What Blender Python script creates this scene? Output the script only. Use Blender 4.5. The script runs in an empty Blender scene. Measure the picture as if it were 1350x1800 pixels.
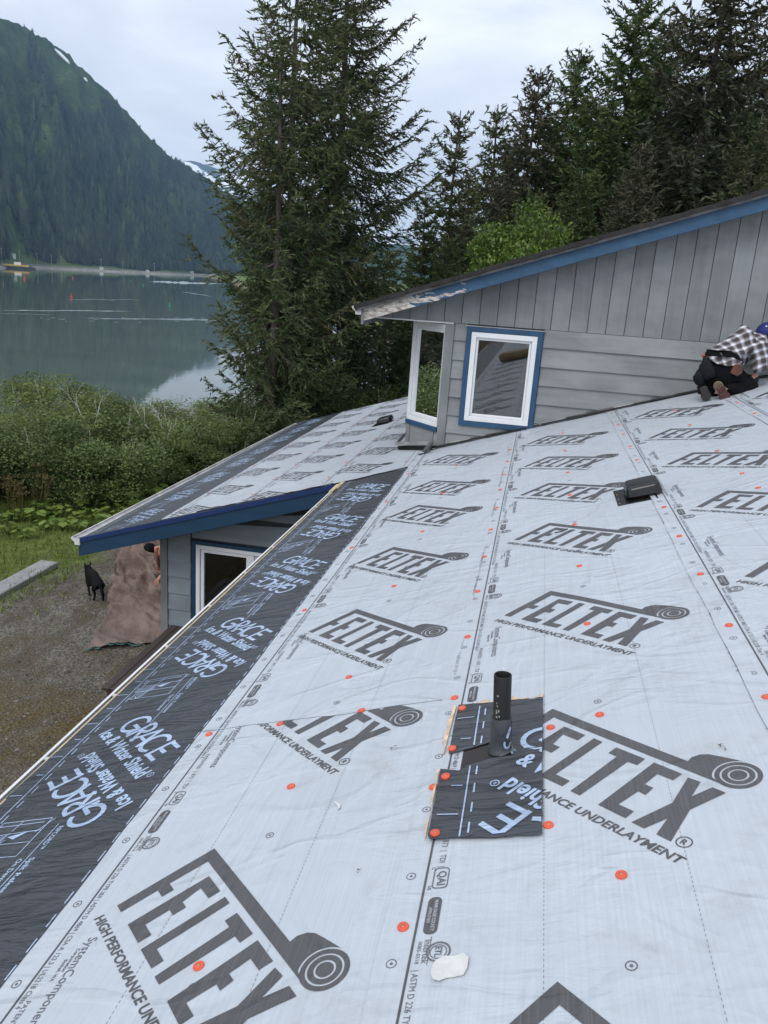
import bpy, bmesh, math, random
import numpy as np
from mathutils import Vector, Matrix, geometry, noise as mnoise
R = math.radians
random.seed(7)
rng = np.random.default_rng(11)
scene = bpy.context.scene
COL = scene.collection

# ------------------------------------------------------------------ camera
CAMZ = 5.7
cam_d = bpy.data.cameras.new('camera')
cam = bpy.data.objects.new('camera', cam_d)
COL.objects.link(cam)
cam_d.sensor_fit = 'AUTO'; cam_d.sensor_width = 36.0
cam_d.lens = 1405 / 1800 * 36.0
cam_d.clip_start = 0.05; cam_d.clip_end = 20000
# rows: world axes seen in the camera frame (right, down, forward)
MR = ((0.97930502, 0.11563997, -0.16609961),
      (0.19127941, -0.26065187, 0.94629424),
      (0.06613527, -0.95848213, -0.27737723))
cm = Matrix.Identity(4)
for i in range(3):
    cm[i][0] = MR[i][0]; cm[i][1] = -MR[i][1]; cm[i][2] = -MR[i][2]
cm[2][3] = CAMZ
cam.matrix_world = cm
scene.camera = cam

# ------------------------------------------------------------------ sky and sun
SUN_EL, SUN_AZ = R(52), R(205)          # azimuth clockwise from +Y
w = bpy.data.worlds.new('World'); scene.world = w; w.use_nodes = True
nt = w.node_tree; nt.nodes.clear()
def nd(tree, t, **kw):
    n = tree.nodes.new(t)
    for k, v in kw.items():
        if k in n.inputs.keys(): n.inputs[k].default_value = v
        else: setattr(n, k, v)
    return n
out = nd(nt, 'ShaderNodeOutputWorld'); bg = nd(nt, 'ShaderNodeBackground', Strength=0.1)
sky = nd(nt, 'ShaderNodeTexSky', sky_type='NISHITA', sun_disc=False)
sky.sun_elevation = SUN_EL; sky.sun_rotation = SUN_AZ
tc = nd(nt, 'ShaderNodeTexCoord')
mp = nd(nt, 'ShaderNodeMapping'); mp.inputs['Scale'].default_value = (1.0, 1.0, 2.6)
mp.inputs['Rotation'].default_value = (0.0, R(14), 0)
n1 = nd(nt, 'ShaderNodeTexNoise', Scale=2.6, Detail=7.0, Roughness=0.55, Distortion=0.35)
cr = nd(nt, 'ShaderNodeValToRGB')
cr.color_ramp.elements[0].position = 0.33; cr.color_ramp.elements[0].color = (5.5, 5.95, 6.9, 1)
cr.color_ramp.elements[1].position = 0.68; cr.color_ramp.elements[1].color = (8.9, 9.3, 10.0, 1)
e = cr.color_ramp.elements.new(0.5); e.color = (6.8, 7.25, 8.2, 1)
mx = nd(nt, 'ShaderNodeMix', data_type='RGBA'); mx.inputs[0].default_value = 0.93
nt.links.new(tc.outputs['Generated'], mp.inputs['Vector']); nt.links.new(mp.outputs['Vector'], n1.inputs['Vector'])
nt.links.new(n1.outputs['Fac'], cr.inputs['Fac'])
nt.links.new(sky.outputs['Color'], mx.inputs[6]); nt.links.new(cr.outputs['Color'], mx.inputs[7])
nt.links.new(mx.outputs[2], bg.inputs['Color']); nt.links.new(bg.outputs['Background'], out.inputs['Surface'])
sd = bpy.data.lights.new('sun', 'SUN'); sd.energy = 1.3; sd.angle = R(35); sd.color = (1.0, 0.97, 0.93)
so = bpy.data.objects.new('sun', sd); COL.objects.link(so)
sdir = Vector((math.sin(SUN_AZ) * math.cos(SUN_EL), math.cos(SUN_AZ) * math.cos(SUN_EL), math.sin(SUN_EL)))
so.rotation_euler = sdir.to_track_quat('Z', 'Y').to_euler(); so.location = (0, -10, 40)
scene.view_settings.view_transform = 'Standard'; scene.view_settings.look = 'None'
scene.view_settings.exposure = 0.48; scene.view_settings.gamma = 1.0
scene.view_settings.use_curve_mapping = False
scene.render.engine = 'CYCLES'
scene.cycles.max_bounces = 6; scene.cycles.diffuse_bounces = 3; scene.cycles.glossy_bounces = 3
scene.cycles.transparent_max_bounces = 12; scene.cycles.volume_bounces = 0
scene.cycles.transmission_bounces = 4

# ------------------------------------------------------------------ helpers
def tag(o, label=None, cat=None, group=None, kind=None):
    if label: o['label'] = label
    if cat: o['category'] = cat
    if group: o['group'] = group
    if kind: o['kind'] = kind
    return o
def mesh_data(name, V, F, mat=None, smooth=False, attr=None):
    me = bpy.data.meshes.new(name)
    V = np.asarray(V, dtype=np.float32).reshape(-1, 3)
    if isinstance(F, np.ndarray):
        n, k = F.shape
        me.vertices.add(len(V)); me.vertices.foreach_set('co', V.ravel())
        me.loops.add(n * k); me.loops.foreach_set('vertex_index', F.astype(np.int32).ravel())
        me.polygons.add(n); me.polygons.foreach_set('loop_start', np.arange(0, n * k, k, dtype=np.int32))
        me.polygons.foreach_set('loop_total', np.full(n, k, dtype=np.int32))
        me.update(calc_edges=True)
    else:
        me.from_pydata(V.tolist(), [], F); me.update()
    if attr is not None:
        a = me.attributes.new('tint', 'FLOAT', 'POINT'); a.data.foreach_set('value', np.asarray(attr, dtype=np.float32))
    if mat: me.materials.append(mat)
    if smooth: me.polygons.foreach_set('use_smooth', np.ones(len(me.polygons), dtype=bool))
    return me
def world_origin(p):
    v = Vector((0, 0, 0))
    while p: v += p.location; p = p.parent
    return v
def link(name, me, parent=None, loc=(0, 0, 0)):
    o = bpy.data.objects.new(name, me); COL.objects.link(o)
    if parent: o.parent = parent
    o.location = loc
    return o
def obj(name, V, F, mat, parent=None, smooth=False, attr=None, base=None):
    """V in world coordinates; the object's origin is its parent's origin (or `base`)."""
    V = np.asarray(V, dtype=np.float32).reshape(-1, 3)
    if parent: off = world_origin(parent); loc = (0, 0, 0)
    else:
        b = base if base is not None else (V[:, 0].mean(), V[:, 1].mean(), V[:, 2].min())
        off = Vector(b); loc = off
    me = mesh_data(name, V - np.array(off, dtype=np.float32), F, mat, smooth, attr)
    return link(name, me, parent, loc)
def empty(name, loc, label, cat, group=None):
    o = bpy.data.objects.new(name, None); COL.objects.link(o); o.location = loc
    o.empty_display_size = 0.2
    return tag(o, label, cat, group)
class MB:
    def __init__(s): s.V = []; s.F = []; s.n = 0
    def add(s, V, F):
        s.V.append(np.asarray(V, dtype=np.float64).reshape(-1, 3)); s.F += [[i + s.n for i in f] for f in F]
        s.n += len(s.V[-1]); return s
    def box(s, lo, hi):
        x0, y0, z0 = lo; x1, y1, z1 = hi
        return s.add([(x0,y0,z0),(x1,y0,z0),(x1,y1,z0),(x0,y1,z0),(x0,y0,z1),(x1,y0,z1),(x1,y1,z1),(x0,y1,z1)],
                     [(0,3,2,1),(4,5,6,7),(0,1,5,4),(1,2,6,5),(2,3,7,6),(3,0,4,7)])
    def hexa(s, P):   # 8 points, bottom ring then top ring
        return s.add(P, [(0,3,2,1),(4,5,6,7),(0,1,5,4),(1,2,6,5),(2,3,7,6),(3,0,4,7)])
    def prism(s, poly, d):   # polygon of 3D points extruded by the vector d
        n = len(poly); d = np.asarray(d, float); P = np.asarray(poly, float)
        return s.add(np.vstack([P, P + d]), [list(range(n))[::-1], [i + n for i in range(n)]] +
                     [(i, (i + 1) % n, (i + 1) % n + n, i + n) for i in range(n)])
    def tube(s, pts, rad, k=6, cap=True):
        pts = [Vector(p) for p in pts]; rad = rad if hasattr(rad, '__len__') else [rad] * len(pts)
        V = []; F = []
        up = Vector((0, 0, 1)); t0 = (pts[1] - pts[0]).normalized()
        if abs(t0.dot(up)) > .9: up = Vector((1, 0, 0))
        for i, p in enumerate(pts):
            t = (pts[min(i + 1, len(pts) - 1)] - pts[max(i - 1, 0)]).normalized()
            a = t.cross(up).normalized(); b = a.cross(t).normalized()
            for j in range(k):
                th = 2 * math.pi * j / k
                V.append(p + (a * math.cos(th) + b * math.sin(th)) * rad[i])
        for i in range(len(pts) - 1):
            for j in range(k):
                F.append((i * k + j, i * k + (j + 1) % k, (i + 1) * k + (j + 1) % k, (i + 1) * k + j))
        if cap: F.append(list(range(k))[::-1]); F.append([(len(pts) - 1) * k + j for j in range(k)])
        return s.add(V, F)
    def lathe(s, c, prof, k=24, axis=None):
        """profile of (radius, height) about an axis through c"""
        ax = Vector(axis).normalized() if axis else Vector((0, 0, 1))
        a = ax.orthogonal().normalized(); b = ax.cross(a)
        V = []; F = []; n = len(prof)
        for r, h in prof:
            for j in range(k):
                th = 2 * math.pi * j / k
                V.append(Vector(c) + ax * h + (a * math.cos(th) + b * math.sin(th)) * r)
        for i in range(n - 1):
            for j in range(k):
                F.append((i * k + j, i * k + (j + 1) % k, (i + 1) * k + (j + 1) % k, (i + 1) * k + j))
        return s.add(V, F)
    def build(s, name, mat, parent=None, smooth=False, base=None, bevel=0):
        o = obj(name, np.vstack(s.V), s.F, mat, parent, smooth, None, base)
        if bevel:
            bm = bmesh.new(); bm.from_mesh(o.data)
            bmesh.ops.bevel(bm, geom=[e for e in bm.edges if e.calc_face_angle(0) > .6], offset=bevel, segments=1, affect='EDGES')
            bm.to_mesh(o.data); bm.free()
        return o
# vectorised value noise
def _hash(ix, iy, seed):
    h = (ix.astype(np.int64) * 374761393 + iy.astype(np.int64) * 668265263 + seed * 974634721) & 0xffffffff
    h = ((h ^ (h >> 13)) * 1274126177) & 0xffffffff
    return ((h ^ (h >> 16)) & 0xffff) / 65535.0
def vnoise(x, y, seed=0):
    x = np.asarray(x, float); y = np.asarray(y, float)
    ix = np.floor(x); iy = np.floor(y); fx = x - ix; fy = y - iy
    fx = fx * fx * (3 - 2 * fx); fy = fy * fy * (3 - 2 * fy)
    a = _hash(ix, iy, seed); b = _hash(ix + 1, iy, seed); c = _hash(ix, iy + 1, seed); d = _hash(ix + 1, iy + 1, seed)
    return (a * (1 - fx) + b * fx) * (1 - fy) + (c * (1 - fx) + d * fx) * fy - 0.5
def fbm(x, y, seed=0, oct=4, gain=.5):
    t = 0; a = 1.0
    for i in range(oct):
        t = t + a * vnoise(x * 2 ** i, y * 2 ** i, seed + i * 17); a *= gain
    return t
def sstep(a, b, x):
    t = np.clip((np.asarray(x, float) - a) / (b - a), 0, 1); return t * t * (3 - 2 * t)

# ------------------------------------------------------------------ materials
def new_mat(name):
    m = bpy.data.materials.new(name); m.use_nodes = True
    t = m.node_tree; t.nodes.clear()
    o = t.nodes.new('ShaderNodeOutputMaterial'); b = t.nodes.new('ShaderNodeBsdfPrincipled')
    t.links.new(b.outputs[0], o.inputs[0])
    return m, t, b
def vec_nodes(t, scale=(1, 1, 1), rot=(0, 0, 0), kind='Object', rnd=False):
    c = t.nodes.new('ShaderNodeTexCoord'); mpn = t.nodes.new('ShaderNodeMapping')
    mpn.inputs['Scale'].default_value = scale; mpn.inputs['Rotation'].default_value = rot
    t.links.new(c.outputs[kind], mpn.inputs['Vector'])
    if rnd:
        oi = t.nodes.new('ShaderNodeObjectInfo'); mu = t.nodes.new('ShaderNodeVectorMath'); mu.operation = 'SCALE'
        mu.inputs[0].default_value = (37, 51, 23); t.links.new(oi.outputs['Random'], mu.inputs['Scale'])
        t.links.new(mu.outputs[0], mpn.inputs['Location'])
    return mpn.outputs[0]
def noise_node(t, vec, scale=5, detail=5, rough=.55, dist=0):
    n = nd(t, 'ShaderNodeTexNoise', Scale=scale, Detail=detail, Roughness=rough, Distortion=dist)
    t.links.new(vec, n.inputs['Vector']); return n.outputs['Fac']
def ramp(t, fac, stops):
    r = t.nodes.new('ShaderNodeValToRGB'); el = r.color_ramp.elements
    while len(el) < len(stops): el.new(.5)
    for q, (p, c) in zip(el, stops):
        q.position = p; q.color = (*c, 1) if len(c) == 3 else c
    t.links.new(fac, r.inputs['Fac']); return r.outputs['Color']
def mixc(t, fac, a, b, mode='MIX'):
    m = t.nodes.new('ShaderNodeMix'); m.data_type = 'RGBA'; m.blend_type = mode
    for i, x in ((0, fac), (6, a), (7, b)):
        if isinstance(x, (int, float)): m.inputs[i].default_value = x
        elif isinstance(x, tuple): m.inputs[i].default_value = (*x, 1) if len(x) == 3 else x
        else: t.links.new(x, m.inputs[i])
    return m.outputs[2]
def math_n(t, op, a, b=None):
    m = t.nodes.new('ShaderNodeMath'); m.operation = op
    for i, x in ((0, a), (1, b)):
        if x is None: continue
        if isinstance(x, (int, float)): m.inputs[i].default_value = x
        else: t.links.new(x, m.inputs[i])
    return m.outputs[0]
def bump(t, b, h, strength=.3, dist=.01, normal=None):
    n = t.nodes.new('ShaderNodeBump'); n.inputs['Strength'].default_value = strength; n.inputs['Distance'].default_value = dist
    t.links.new(h, n.inputs['Height'])
    if normal is not None: t.links.new(normal, n.inputs['Normal'])
    t.links.new(n.outputs[0], b.inputs['Normal']); return n.outputs[0]
def ramp_fac(t, f, a, b):
    mr = nd(t, 'ShaderNodeMapRange'); mr.inputs[1].default_value = a; mr.inputs[2].default_value = b; t.links.new(f, mr.inputs[0]); return mr.outputs[0]
def obj_bright(t, col, amt):
    oi = t.nodes.new('ShaderNodeObjectInfo'); mr = nd(t, 'ShaderNodeMapRange'); mr.inputs[3].default_value = 1 - amt; mr.inputs[4].default_value = 1 + amt
    t.links.new(oi.outputs['Random'], mr.inputs[0]); vm = t.nodes.new('ShaderNodeVectorMath'); vm.operation = 'SCALE'; t.links.new(col, vm.inputs[0]); t.links.new(mr.outputs[0], vm.inputs['Scale']); return vm.outputs[0]
def mul(c, k): return tuple(min(1, x * k) for x in c)
def simple(name, c, rough=.6, var=.15, scale=(6, 6, 6), detail=5, metallic=0, bstr=0, bscale=60, spec=.5, rnd=True, bdist=.003):
    m, t, b = new_mat(name)
    v = vec_nodes(t, scale, rnd=rnd)
    f = noise_node(t, v, 1.0, detail)
    t.links.new(ramp(t, f, [(.3, mul(c, 1 - var)), (.7, mul(c, 1 + var))]), b.inputs['Base Color'])
    b.inputs['Roughness'].default_value = rough; b.inputs['Metallic'].default_value = metallic
    b.inputs['Specular IOR Level'].default_value = spec
    if bstr:
        v2 = vec_nodes(t); bump(t, b, noise_node(t, v2, bscale, 4), bstr, bdist)
    return m
def siding_mat(name, c, stretch, var=.22, rough=.75):
    m, t, b = new_mat(name)
    v = vec_nodes(t, stretch, rnd=True)
    f1 = noise_node(t, v, 1.0, 8, .62, .3)
    v2 = vec_nodes(t, (1.1, 1.1, 2.2), rnd=True)
    f2 = noise_node(t, v2, 1.0, 5, .6)
    c1 = ramp(t, f1, [(.28, mul(c, 1 - var)), (.5, c), (.74, mul(c, 1 + var * .9))])
    c2 = mixc(t, ramp(t, f2, [(.42, (0, 0, 0)), (.70, (.75, .75, .75))]), c1, mul(c, 1.5))
    f3 = noise_node(t, vec_nodes(t, (9, 9, 14), rnd=True), 1.0, 6, .7)
    c3 = mixc(t, ramp(t, f3, [(.66, (0, 0, 0)), (.74, (.5, .5, .5))]), c2, mul(c, .5))
    t.links.new(obj_bright(t, c3, .055), b.inputs['Base Color'])
    b.inputs['Roughness'].default_value = rough; b.inputs['Specular IOR Level'].default_value = .3
    bump(t, b, f1, .35, .004)
    return m
# underlayment: shared relief so sheet and print buckle alike
def felt_relief(t, b, strength=1.0):
    va = vec_nodes(t, (3.2, 1.3, 3.2), (0, 0, R(14)))
    a = noise_node(t, va, 1.0, 3, .5, .8)
    vb = vec_nodes(t, (5.0, 15.0, 5.0), (0, 0, R(-16)))
    bb = noise_node(t, vb, 1.0, 3, .55, .6)
    vm = vec_nodes(t, (1.1, .7, 1.1)); mask = noise_node(t, vm, 1.0, 2)
    mk = ramp(t, mask, [(.42, (0, 0, 0)), (.62, (1, 1, 1))])
    rip = math_n(t, 'MULTIPLY', bb, mk)
    vc = vec_nodes(t, (230, 9, 230)); cc = noise_node(t, vc, 1.0, 2)
    h = math_n(t, 'ADD', math_n(t, 'MULTIPLY', a, 1.5), math_n(t, 'MULTIPLY', rip, .5))
    h = math_n(t, 'ADD', h, math_n(t, 'MULTIPLY', cc, .012))
    vd = vec_nodes(t, (1.5, 2.6, 1.5), (0, 0, R(-32))); dd = noise_node(t, vd, 1.0, 3, .45, 1.0)
    crease = math_n(t, 'SUBTRACT', 1.0, math_n(t, 'MINIMUM', math_n(t, 'MULTIPLY', math_n(t, 'ABSOLUTE', math_n(t, 'SUBTRACT', dd, .5)), 16.0), 1.0))
    ve = vec_nodes(t, (2.4, 1.2, 2.4), (0, 0, R(35))); ee = noise_node(t, ve, 1.0, 2, .45, .8)
    crease2 = math_n(t, 'SUBTRACT', 1.0, math_n(t, 'MINIMUM', math_n(t, 'MULTIPLY', math_n(t, 'ABSOLUTE', math_n(t, 'SUBTRACT', ee, .52)), 22.0), 1.0))
    h = math_n(t, 'ADD', h, math_n(t, 'MULTIPLY', crease, .16)); h = math_n(t, 'ADD', h, math_n(t, 'MULTIPLY', math_n(t, 'MULTIPLY', crease2, mk), .14))
    bump(t, b, h, .66 * strength, .03)
def felt_mat():
    m, t, b = new_mat('underlayment_fabric')
    v = vec_nodes(t, (150, 2.2, 150)); f = noise_node(t, v, 1.0, 4, .6)
    v2 = vec_nodes(t, (1.3, .8, 1.3)); f2 = noise_node(t, v2, 1.0, 6, .6)
    c = (.478, .515, .556)
    c1 = ramp(t, f, [(.25, mul(c, .91)), (.55, c), (.8, mul(c, 1.08))])
    c2 = mixc(t, ramp(t, f2, [(.35, (0, 0, 0)), (.75, (.5, .5, .5))]), c1, mul(c, .84))
    f4 = noise_node(t, vec_nodes(t, (26, 26, 26)), 1.0, 3)
    c2 = mixc(t, ramp(t, f4, [(.74, (0, 0, 0)), (.80, (.6, .6, .6))]), c2, (.22, .20, .17))
    f5 = noise_node(t, vec_nodes(t, (3.5, 3.5, 3.5)), 1.0, 8, .7, .5); f6 = noise_node(t, vec_nodes(t, (13, 13, 13)), 1.0, 5, .7)
    sm = math_n(t, 'MULTIPLY', ramp_fac(t, f5, .54, .70), ramp_fac(t, f6, .40, .62))
    c2 = mixc(t, math_n(t, 'MULTIPLY', sm, .38), c2, (.26, .245, .22))
    t.links.new(c2, b.inputs['Base Color'])
    b.inputs['Roughness'].default_value = .42; b.inputs['Specular IOR Level'].default_value = .45
    felt_relief(t, b)
    return m
def ink_mat(name, c, worn=.5):
    m, t, b = new_mat(name)
    f = noise_node(t, vec_nodes(t, (210, 3.0, 210)), 1.0, 4, .65)
    f2 = noise_node(t, vec_nodes(t, (60, 60, 60), (0, 0, R(40))), 1.0, 5, .7)
    c1 = ramp(t, f, [(.3, mul(c, .72)), (.55, c), (.78, mul(c, 1 + worn))])
    c2 = mixc(t, ramp(t, f2, [(.60, (0, 0, 0)), (.74, (.4, .4, .4))]), c1, mul(c, 1.9))
    t.links.new(c2, b.inputs['Base Color'])
    b.inputs['Roughness'].default_value = .45; b.inputs['Specular IOR Level'].default_value = .45
    felt_relief(t, b)
    return m
def membrane_relief(t, b):
    va = vec_nodes(t, (2.2, 9.0, 2.2), (0, 0, R(-24)))
    a = noise_node(t, va, 1.0, 4, .55, 1.2)
    vb = vec_nodes(t, (7, 26, 7), (0, 0, R(-34))); bb = noise_node(t, vb, 1.0, 4, .6, .8)
    h = math_n(t, 'ADD', math_n(t, 'MULTIPLY', a, 1.4), math_n(t, 'MULTIPLY', bb, .22))
    bump(t, b, h, .8, .03)
def membrane_mat(name, c, rough):
    m, t, b = new_mat(name)
    f = noise_node(t, vec_nodes(t, (3, 3, 3)), 1.0, 6, .6)
    t.links.new(ramp(t, f, [(.3, mul(c, .8)), (.7, mul(c, 1.25))]), b.inputs['Base Color'])
    b.inputs['Roughness'].default_value = rough; b.inputs['Specular IOR Level'].default_value = .55
    membrane_relief(t, b)
    return m
def peel_mat():
    m, t, b = new_mat('peeling_blue_paint')
    tcn = t.nodes.new('ShaderNodeTexCoord'); sx = t.nodes.new('ShaderNodeSeparateXYZ'); t.links.new(tcn.outputs['Object'], sx.inputs[0])
    # worn most at the weathered lower end of the board
    mr = nd(t, 'ShaderNodeMapRange'); mr.inputs[1].default_value = -2.0; mr.inputs[2].default_value = -.45
    mr.inputs[3].default_value = .36; mr.inputs[4].default_value = -.06
    t.links.new(sx.outputs[0], mr.inputs[0])
    f = noise_node(t, vec_nodes(t, (3.0, 3, 9), (0, R(-18), 0)), 1.0, 7, .62, .6)
    s = math_n(t, 'ADD', f, mr.outputs[0])
    mask = ramp(t, s, [(.655, (0, 0, 0)), (.675, (1, 1, 1))])
    f2 = noise_node(t, vec_nodes(t, (14, 14, 40)), 1.0, 6, .7)
    bare = ramp(t, f2, [(.35, (.17, .14, .12)), (.5, (.46, .42, .38)), (.68, (.72, .70, .67))])
    f3 = noise_node(t, vec_nodes(t, (4, 4, 12)), 1.0, 6, .65)
    blue = ramp(t, f3, [(.3, (.020, .060, .120)), (.6, (.032, .094, .175)), (.8, (.055, .13, .22))])
    t.links.new(mixc(t, mask, blue, bare), b.inputs['Base Color'])
    b.inputs['Roughness'].default_value = .6
    bump(t, b, math_n(t, 'SUBTRACT', f2, mask), .4, .004)
    return m
def glass_mat(name, tint, refl):
    m = bpy.data.materials.new(name); m.use_nodes = True; t = m.node_tree; t.nodes.clear()
    o = t.nodes.new('ShaderNodeOutputMaterial'); mxs = t.nodes.new('ShaderNodeMixShader')
    tr = nd(t, 'ShaderNodeBsdfTransparent'); tr.inputs[0].default_value = (*tint, 1)
    gl = nd(t, 'ShaderNodeBsdfGlossy', Roughness=.012); gl.inputs[0].default_value = (.95, .97, 1, 1)
    fr = nd(t, 'ShaderNodeFresnel', IOR=1.52); ad = math_n(t, 'ADD', math_n(t, 'MULTIPLY', fr.outputs[0], 1.6), refl)
    f = noise_node(t, vec_nodes(t, (1.6, 1.6, 1.6)), 1.0, 2); bn = nd(t, 'ShaderNodeBump', Strength=.05, Distance=.004)
    t.links.new(f, bn.inputs['Height']); t.links.new(bn.outputs[0], gl.inputs['Normal'])
    t.links.new(ad, mxs.inputs[0]); t.links.new(tr.outputs[0], mxs.inputs[1]); t.links.new(gl.outputs[0], mxs.inputs[2])
    t.links.new(mxs.outputs[0], o.inputs[0])
    return m
def leaf_mat(name, lo, mid, hi, rough=.55, nscale=.8, trans=.25):
    m = bpy.data.materials.new(name); m.use_nodes = True; t = m.node_tree; t.nodes.clear()
    o = t.nodes.new('ShaderNodeOutputMaterial'); b = t.nodes.new('ShaderNodeBsdfPrincipled')
    at = nd(t, 'ShaderNodeAttribute', attribute_name='tint')
    f = noise_node(t, vec_nodes(t, (nscale,) * 3, rnd=True), 1.0, 3)
    s = math_n(t, 'ADD', math_n(t, 'MULTIPLY', at.outputs['Fac'], .62), math_n(t, 'MULTIPLY', f, .5))
    s = math_n(t, 'SUBTRACT', s, .06)
    c = obj_bright(t, ramp(t, s, [(.15, lo), (.5, mid), (.85, hi)]), .16)
    t.links.new(c, b.inputs['Base Color']); b.inputs['Roughness'].default_value = rough
    b.inputs['Specular IOR Level'].default_value = .3
    tl = nd(t, 'ShaderNodeBsdfTranslucent'); t.links.new(c, tl.inputs[0])
    mxs = nd(t, 'ShaderNodeMixShader'); mxs.inputs[0].default_value = trans
    t.links.new(b.outputs[0], mxs.inputs[1]); t.links.new(tl.outputs[0], mxs.inputs[2]); t.links.new(mxs.outputs[0], o.inputs[0])
    return m

M = {}
M['felt'] = felt_mat()
M['ink'] = ink_mat('dark_grey_print', (.085, .085, .09))
M['ink_fine'] = ink_mat('small_grey_print', (.13, .135, .15), .3)
M['ink_pale'] = ink_mat('felt_coloured_print', (.42, .45, .49), .1)
M['grace'] = membrane_mat('black_membrane', (.043, .048, .056), .38)
M['grace_ink'] = membrane_mat('pale_blue_print', (.36, .45, .60), .5)
M['deck'] = simple('roof_plywood', (.36, .26, .16), .8, .2, (3, 12, 3))
M['siding'] = siding_mat('weathered_grey_siding', (.212, .220, .224), (.9, .9, 11))
M['panel'] = siding_mat('grey_grooved_panel', (.190, .200, .207), (9, 9, .7), .16)
M['trimgrey'] = siding_mat('grey_corner_trim', (.175, .18, .185), (9, 9, .8), .25)
M['wing_siding'] = siding_mat('wing_grey_siding', (.18, .205, .225), (.9, .9, 10), .12)
M['groove'] = simple('groove_backing', (.05, .054, .06), .9, .1)
M['blue'] = simple('blue_trim_paint', (.018, .066, .14), .5, .22, (5, 5, 5), 6, bstr=.15, bscale=40)
M['wingblue'] = simple('dark_blue_paint', (.010, .042, .088), .42, .14, (2, 2, 9), 6)
M['drip'] = simple('royal_blue_drip_edge', (.009, .028, .115), .45, .12)
M['peel'] = peel_mat()
M['vinyl'] = simple('white_vinyl', (.74, .75, .76), .35, .05, (4, 4, 4))
M['white'] = simple('white_painted_metal', (.74, .74, .73), .4, .08, (5, 5, 5))
M['dirtywhite'] = simple('soiled_white_paint', (.60, .59, .57), .55, .22, (7, 7, 7), 6)
M['debris'] = simple('gutter_debris', (.075, .06, .045), .95, .6, (40, 40, 40), 6, bstr=.8, bscale=50, bdist=.01)
M['tan'] = simple('raw_wood_edge', (.58, .45, .27), .8, .2, (9, 9, 9))
M['shingle'] = simple('dark_roof_edge', (.020, .018, .017), .8, .4, (14, 14, 14), 6, bstr=.5, bscale=60)
M['shingletop'] = simple('brown_grey_shingles', (.06, .052, .05), .9, .35, (9, 9, 9), 6, bstr=.6, bscale=120)
M['flash'] = simple('dull_flashing_metal', (.075, .075, .077), .5, .55, (5, 5, 5), 6, metallic=.4)
M['flashlight'] = simple('weathered_light_flashing', (.34, .34, .34), .5, .35, (9, 9, 9), 6, metallic=.3)
M['flashblack'] = simple('black_flashing', (.006, .006, .007), .5, .3, (9, 9, 9), 5)
M['glass'] = glass_mat('window_glass', (.55, .56, .55), .11)
M['glassdark'] = glass_mat('dark_window_glass', (.40, .42, .43), .0)
M['glass_green_reflect'] = glass_mat('green_reflection_glass', (.35, .47, .44), .05)  # green tint imitates trees mirrored in the canted pane
M['room'] = simple('dim_interior', (.16, .14, .12), .9, .2)
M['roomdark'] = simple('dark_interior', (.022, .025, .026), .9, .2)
M['cap'] = simple('orange_plastic_cap', (.70, .10, .045), .42, .1, (20, 20, 20))
M['capnail'] = simple('nail_head', (.45, .3, .25), .4, .1, metallic=.5)
M['abs'] = simple('black_plastic_pipe', (.011, .0105, .0105), .5, .35, (14, 14, 5), 6, bstr=.15, bscale=70)
M['abswear'] = simple('scuffed_print', (.30, .30, .29), .6, .5, (60, 60, 60))
M['flange'] = simple('dark_brown_flange', (.020, .015, .013), .33, .35, (8, 8, 8), 5)
M['backing'] = simple('torn_tan_backing', (.60, .47, .33), .8, .35, (30, 30, 30), 6, bstr=.3, bscale=50)
M['vent'] = simple('black_vent_plastic', (.006, .006, .007), .25, .3, (8, 8, 8), 5)
M['railbrown'] = simple('dark_brown_rail_paint', (.050, .036, .030), .55, .25, (3, 30, 3), 6)
M['railred'] = simple('red_brown_post_paint', (.12, .045, .03), .6, .2, (5, 5, 5))
M['bark'] = simple('spruce_bark', (.105, .085, .07), .9, .4, (6, 6, 1.5), 6, bstr=.7, bscale=14, bdist=.02)
M['twig'] = simple('grey_dead_twig', (.34, .30, .26), .85, .3, (9, 9, 9))
M['room_tan'] = simple('tan_wrap', (.42, .30, .155), .55, .15, (6, 6, 6))

# ------------------------------------------------------------------ roof plane frame
PIT = R(18.1); RD = 1.487
UX, UZ = math.cos(PIT), math.sin(PIT)
def roofh(u, v):
    """slow buckling of the sheets, metres"""
    return .0050 * fbm(np.asarray(u) * 1.5 + 3, np.asarray(v) * .9, 5, 3) + .0026 * fbm(np.asarray(u) * 5.5 + .7 * np.asarray(v), np.asarray(v) * 1.6, 9, 2)
def RP(u, v, h=0.0, buckle=True):
    u = np.asarray(u, float); v = np.asarray(v, float); hh = h + (roofh(u, v) if buckle else 0)
    return np.stack([u * UX - UZ * (hh - RD), v + 0 * u, CAMZ + u * UZ + UX * (hh - RD)], -1)
def roof_z(x): return CAMZ - RD / UX + math.tan(PIT) * x
NRM = Vector((-UZ, 0, UX)); UVEC = Vector((UX, 0, UZ)); VVEC = Vector((0, 1, 0))
# ------------------------------------------------------------------ HOUSE: structure
house = empty('house', (0, 9, 0), 'grey lap-sided house with blue trim, its low roof covered in pale printed underlayment', 'house')
Y0 = -15.0                      # near end of the roof, behind the camera
YW = 9.517                     # gable wall plane
YR, YF = 8.53, 17.8            # near and far rakes of the wing
def slab(u0, u1, v0, v1, h0, h1):
    P = [RP(u, v, h, False) for h in (h0, h1) for u, v in ((u0, v0), (u1, v0), (u1, v1), (u0, v1))]
    return P
deck = MB().hexa(slab(-2.56, 6.2, Y0, YW - .005, -.03, -.012)).hexa(slab(-6.0, -2.565, YR + .03, YF, -.03, -.012)) \
    .hexa(slab(-2.56, -1.62, YW + .005, YF, -.03, -.012)).build('roof_deck', M['deck'], house)

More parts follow.
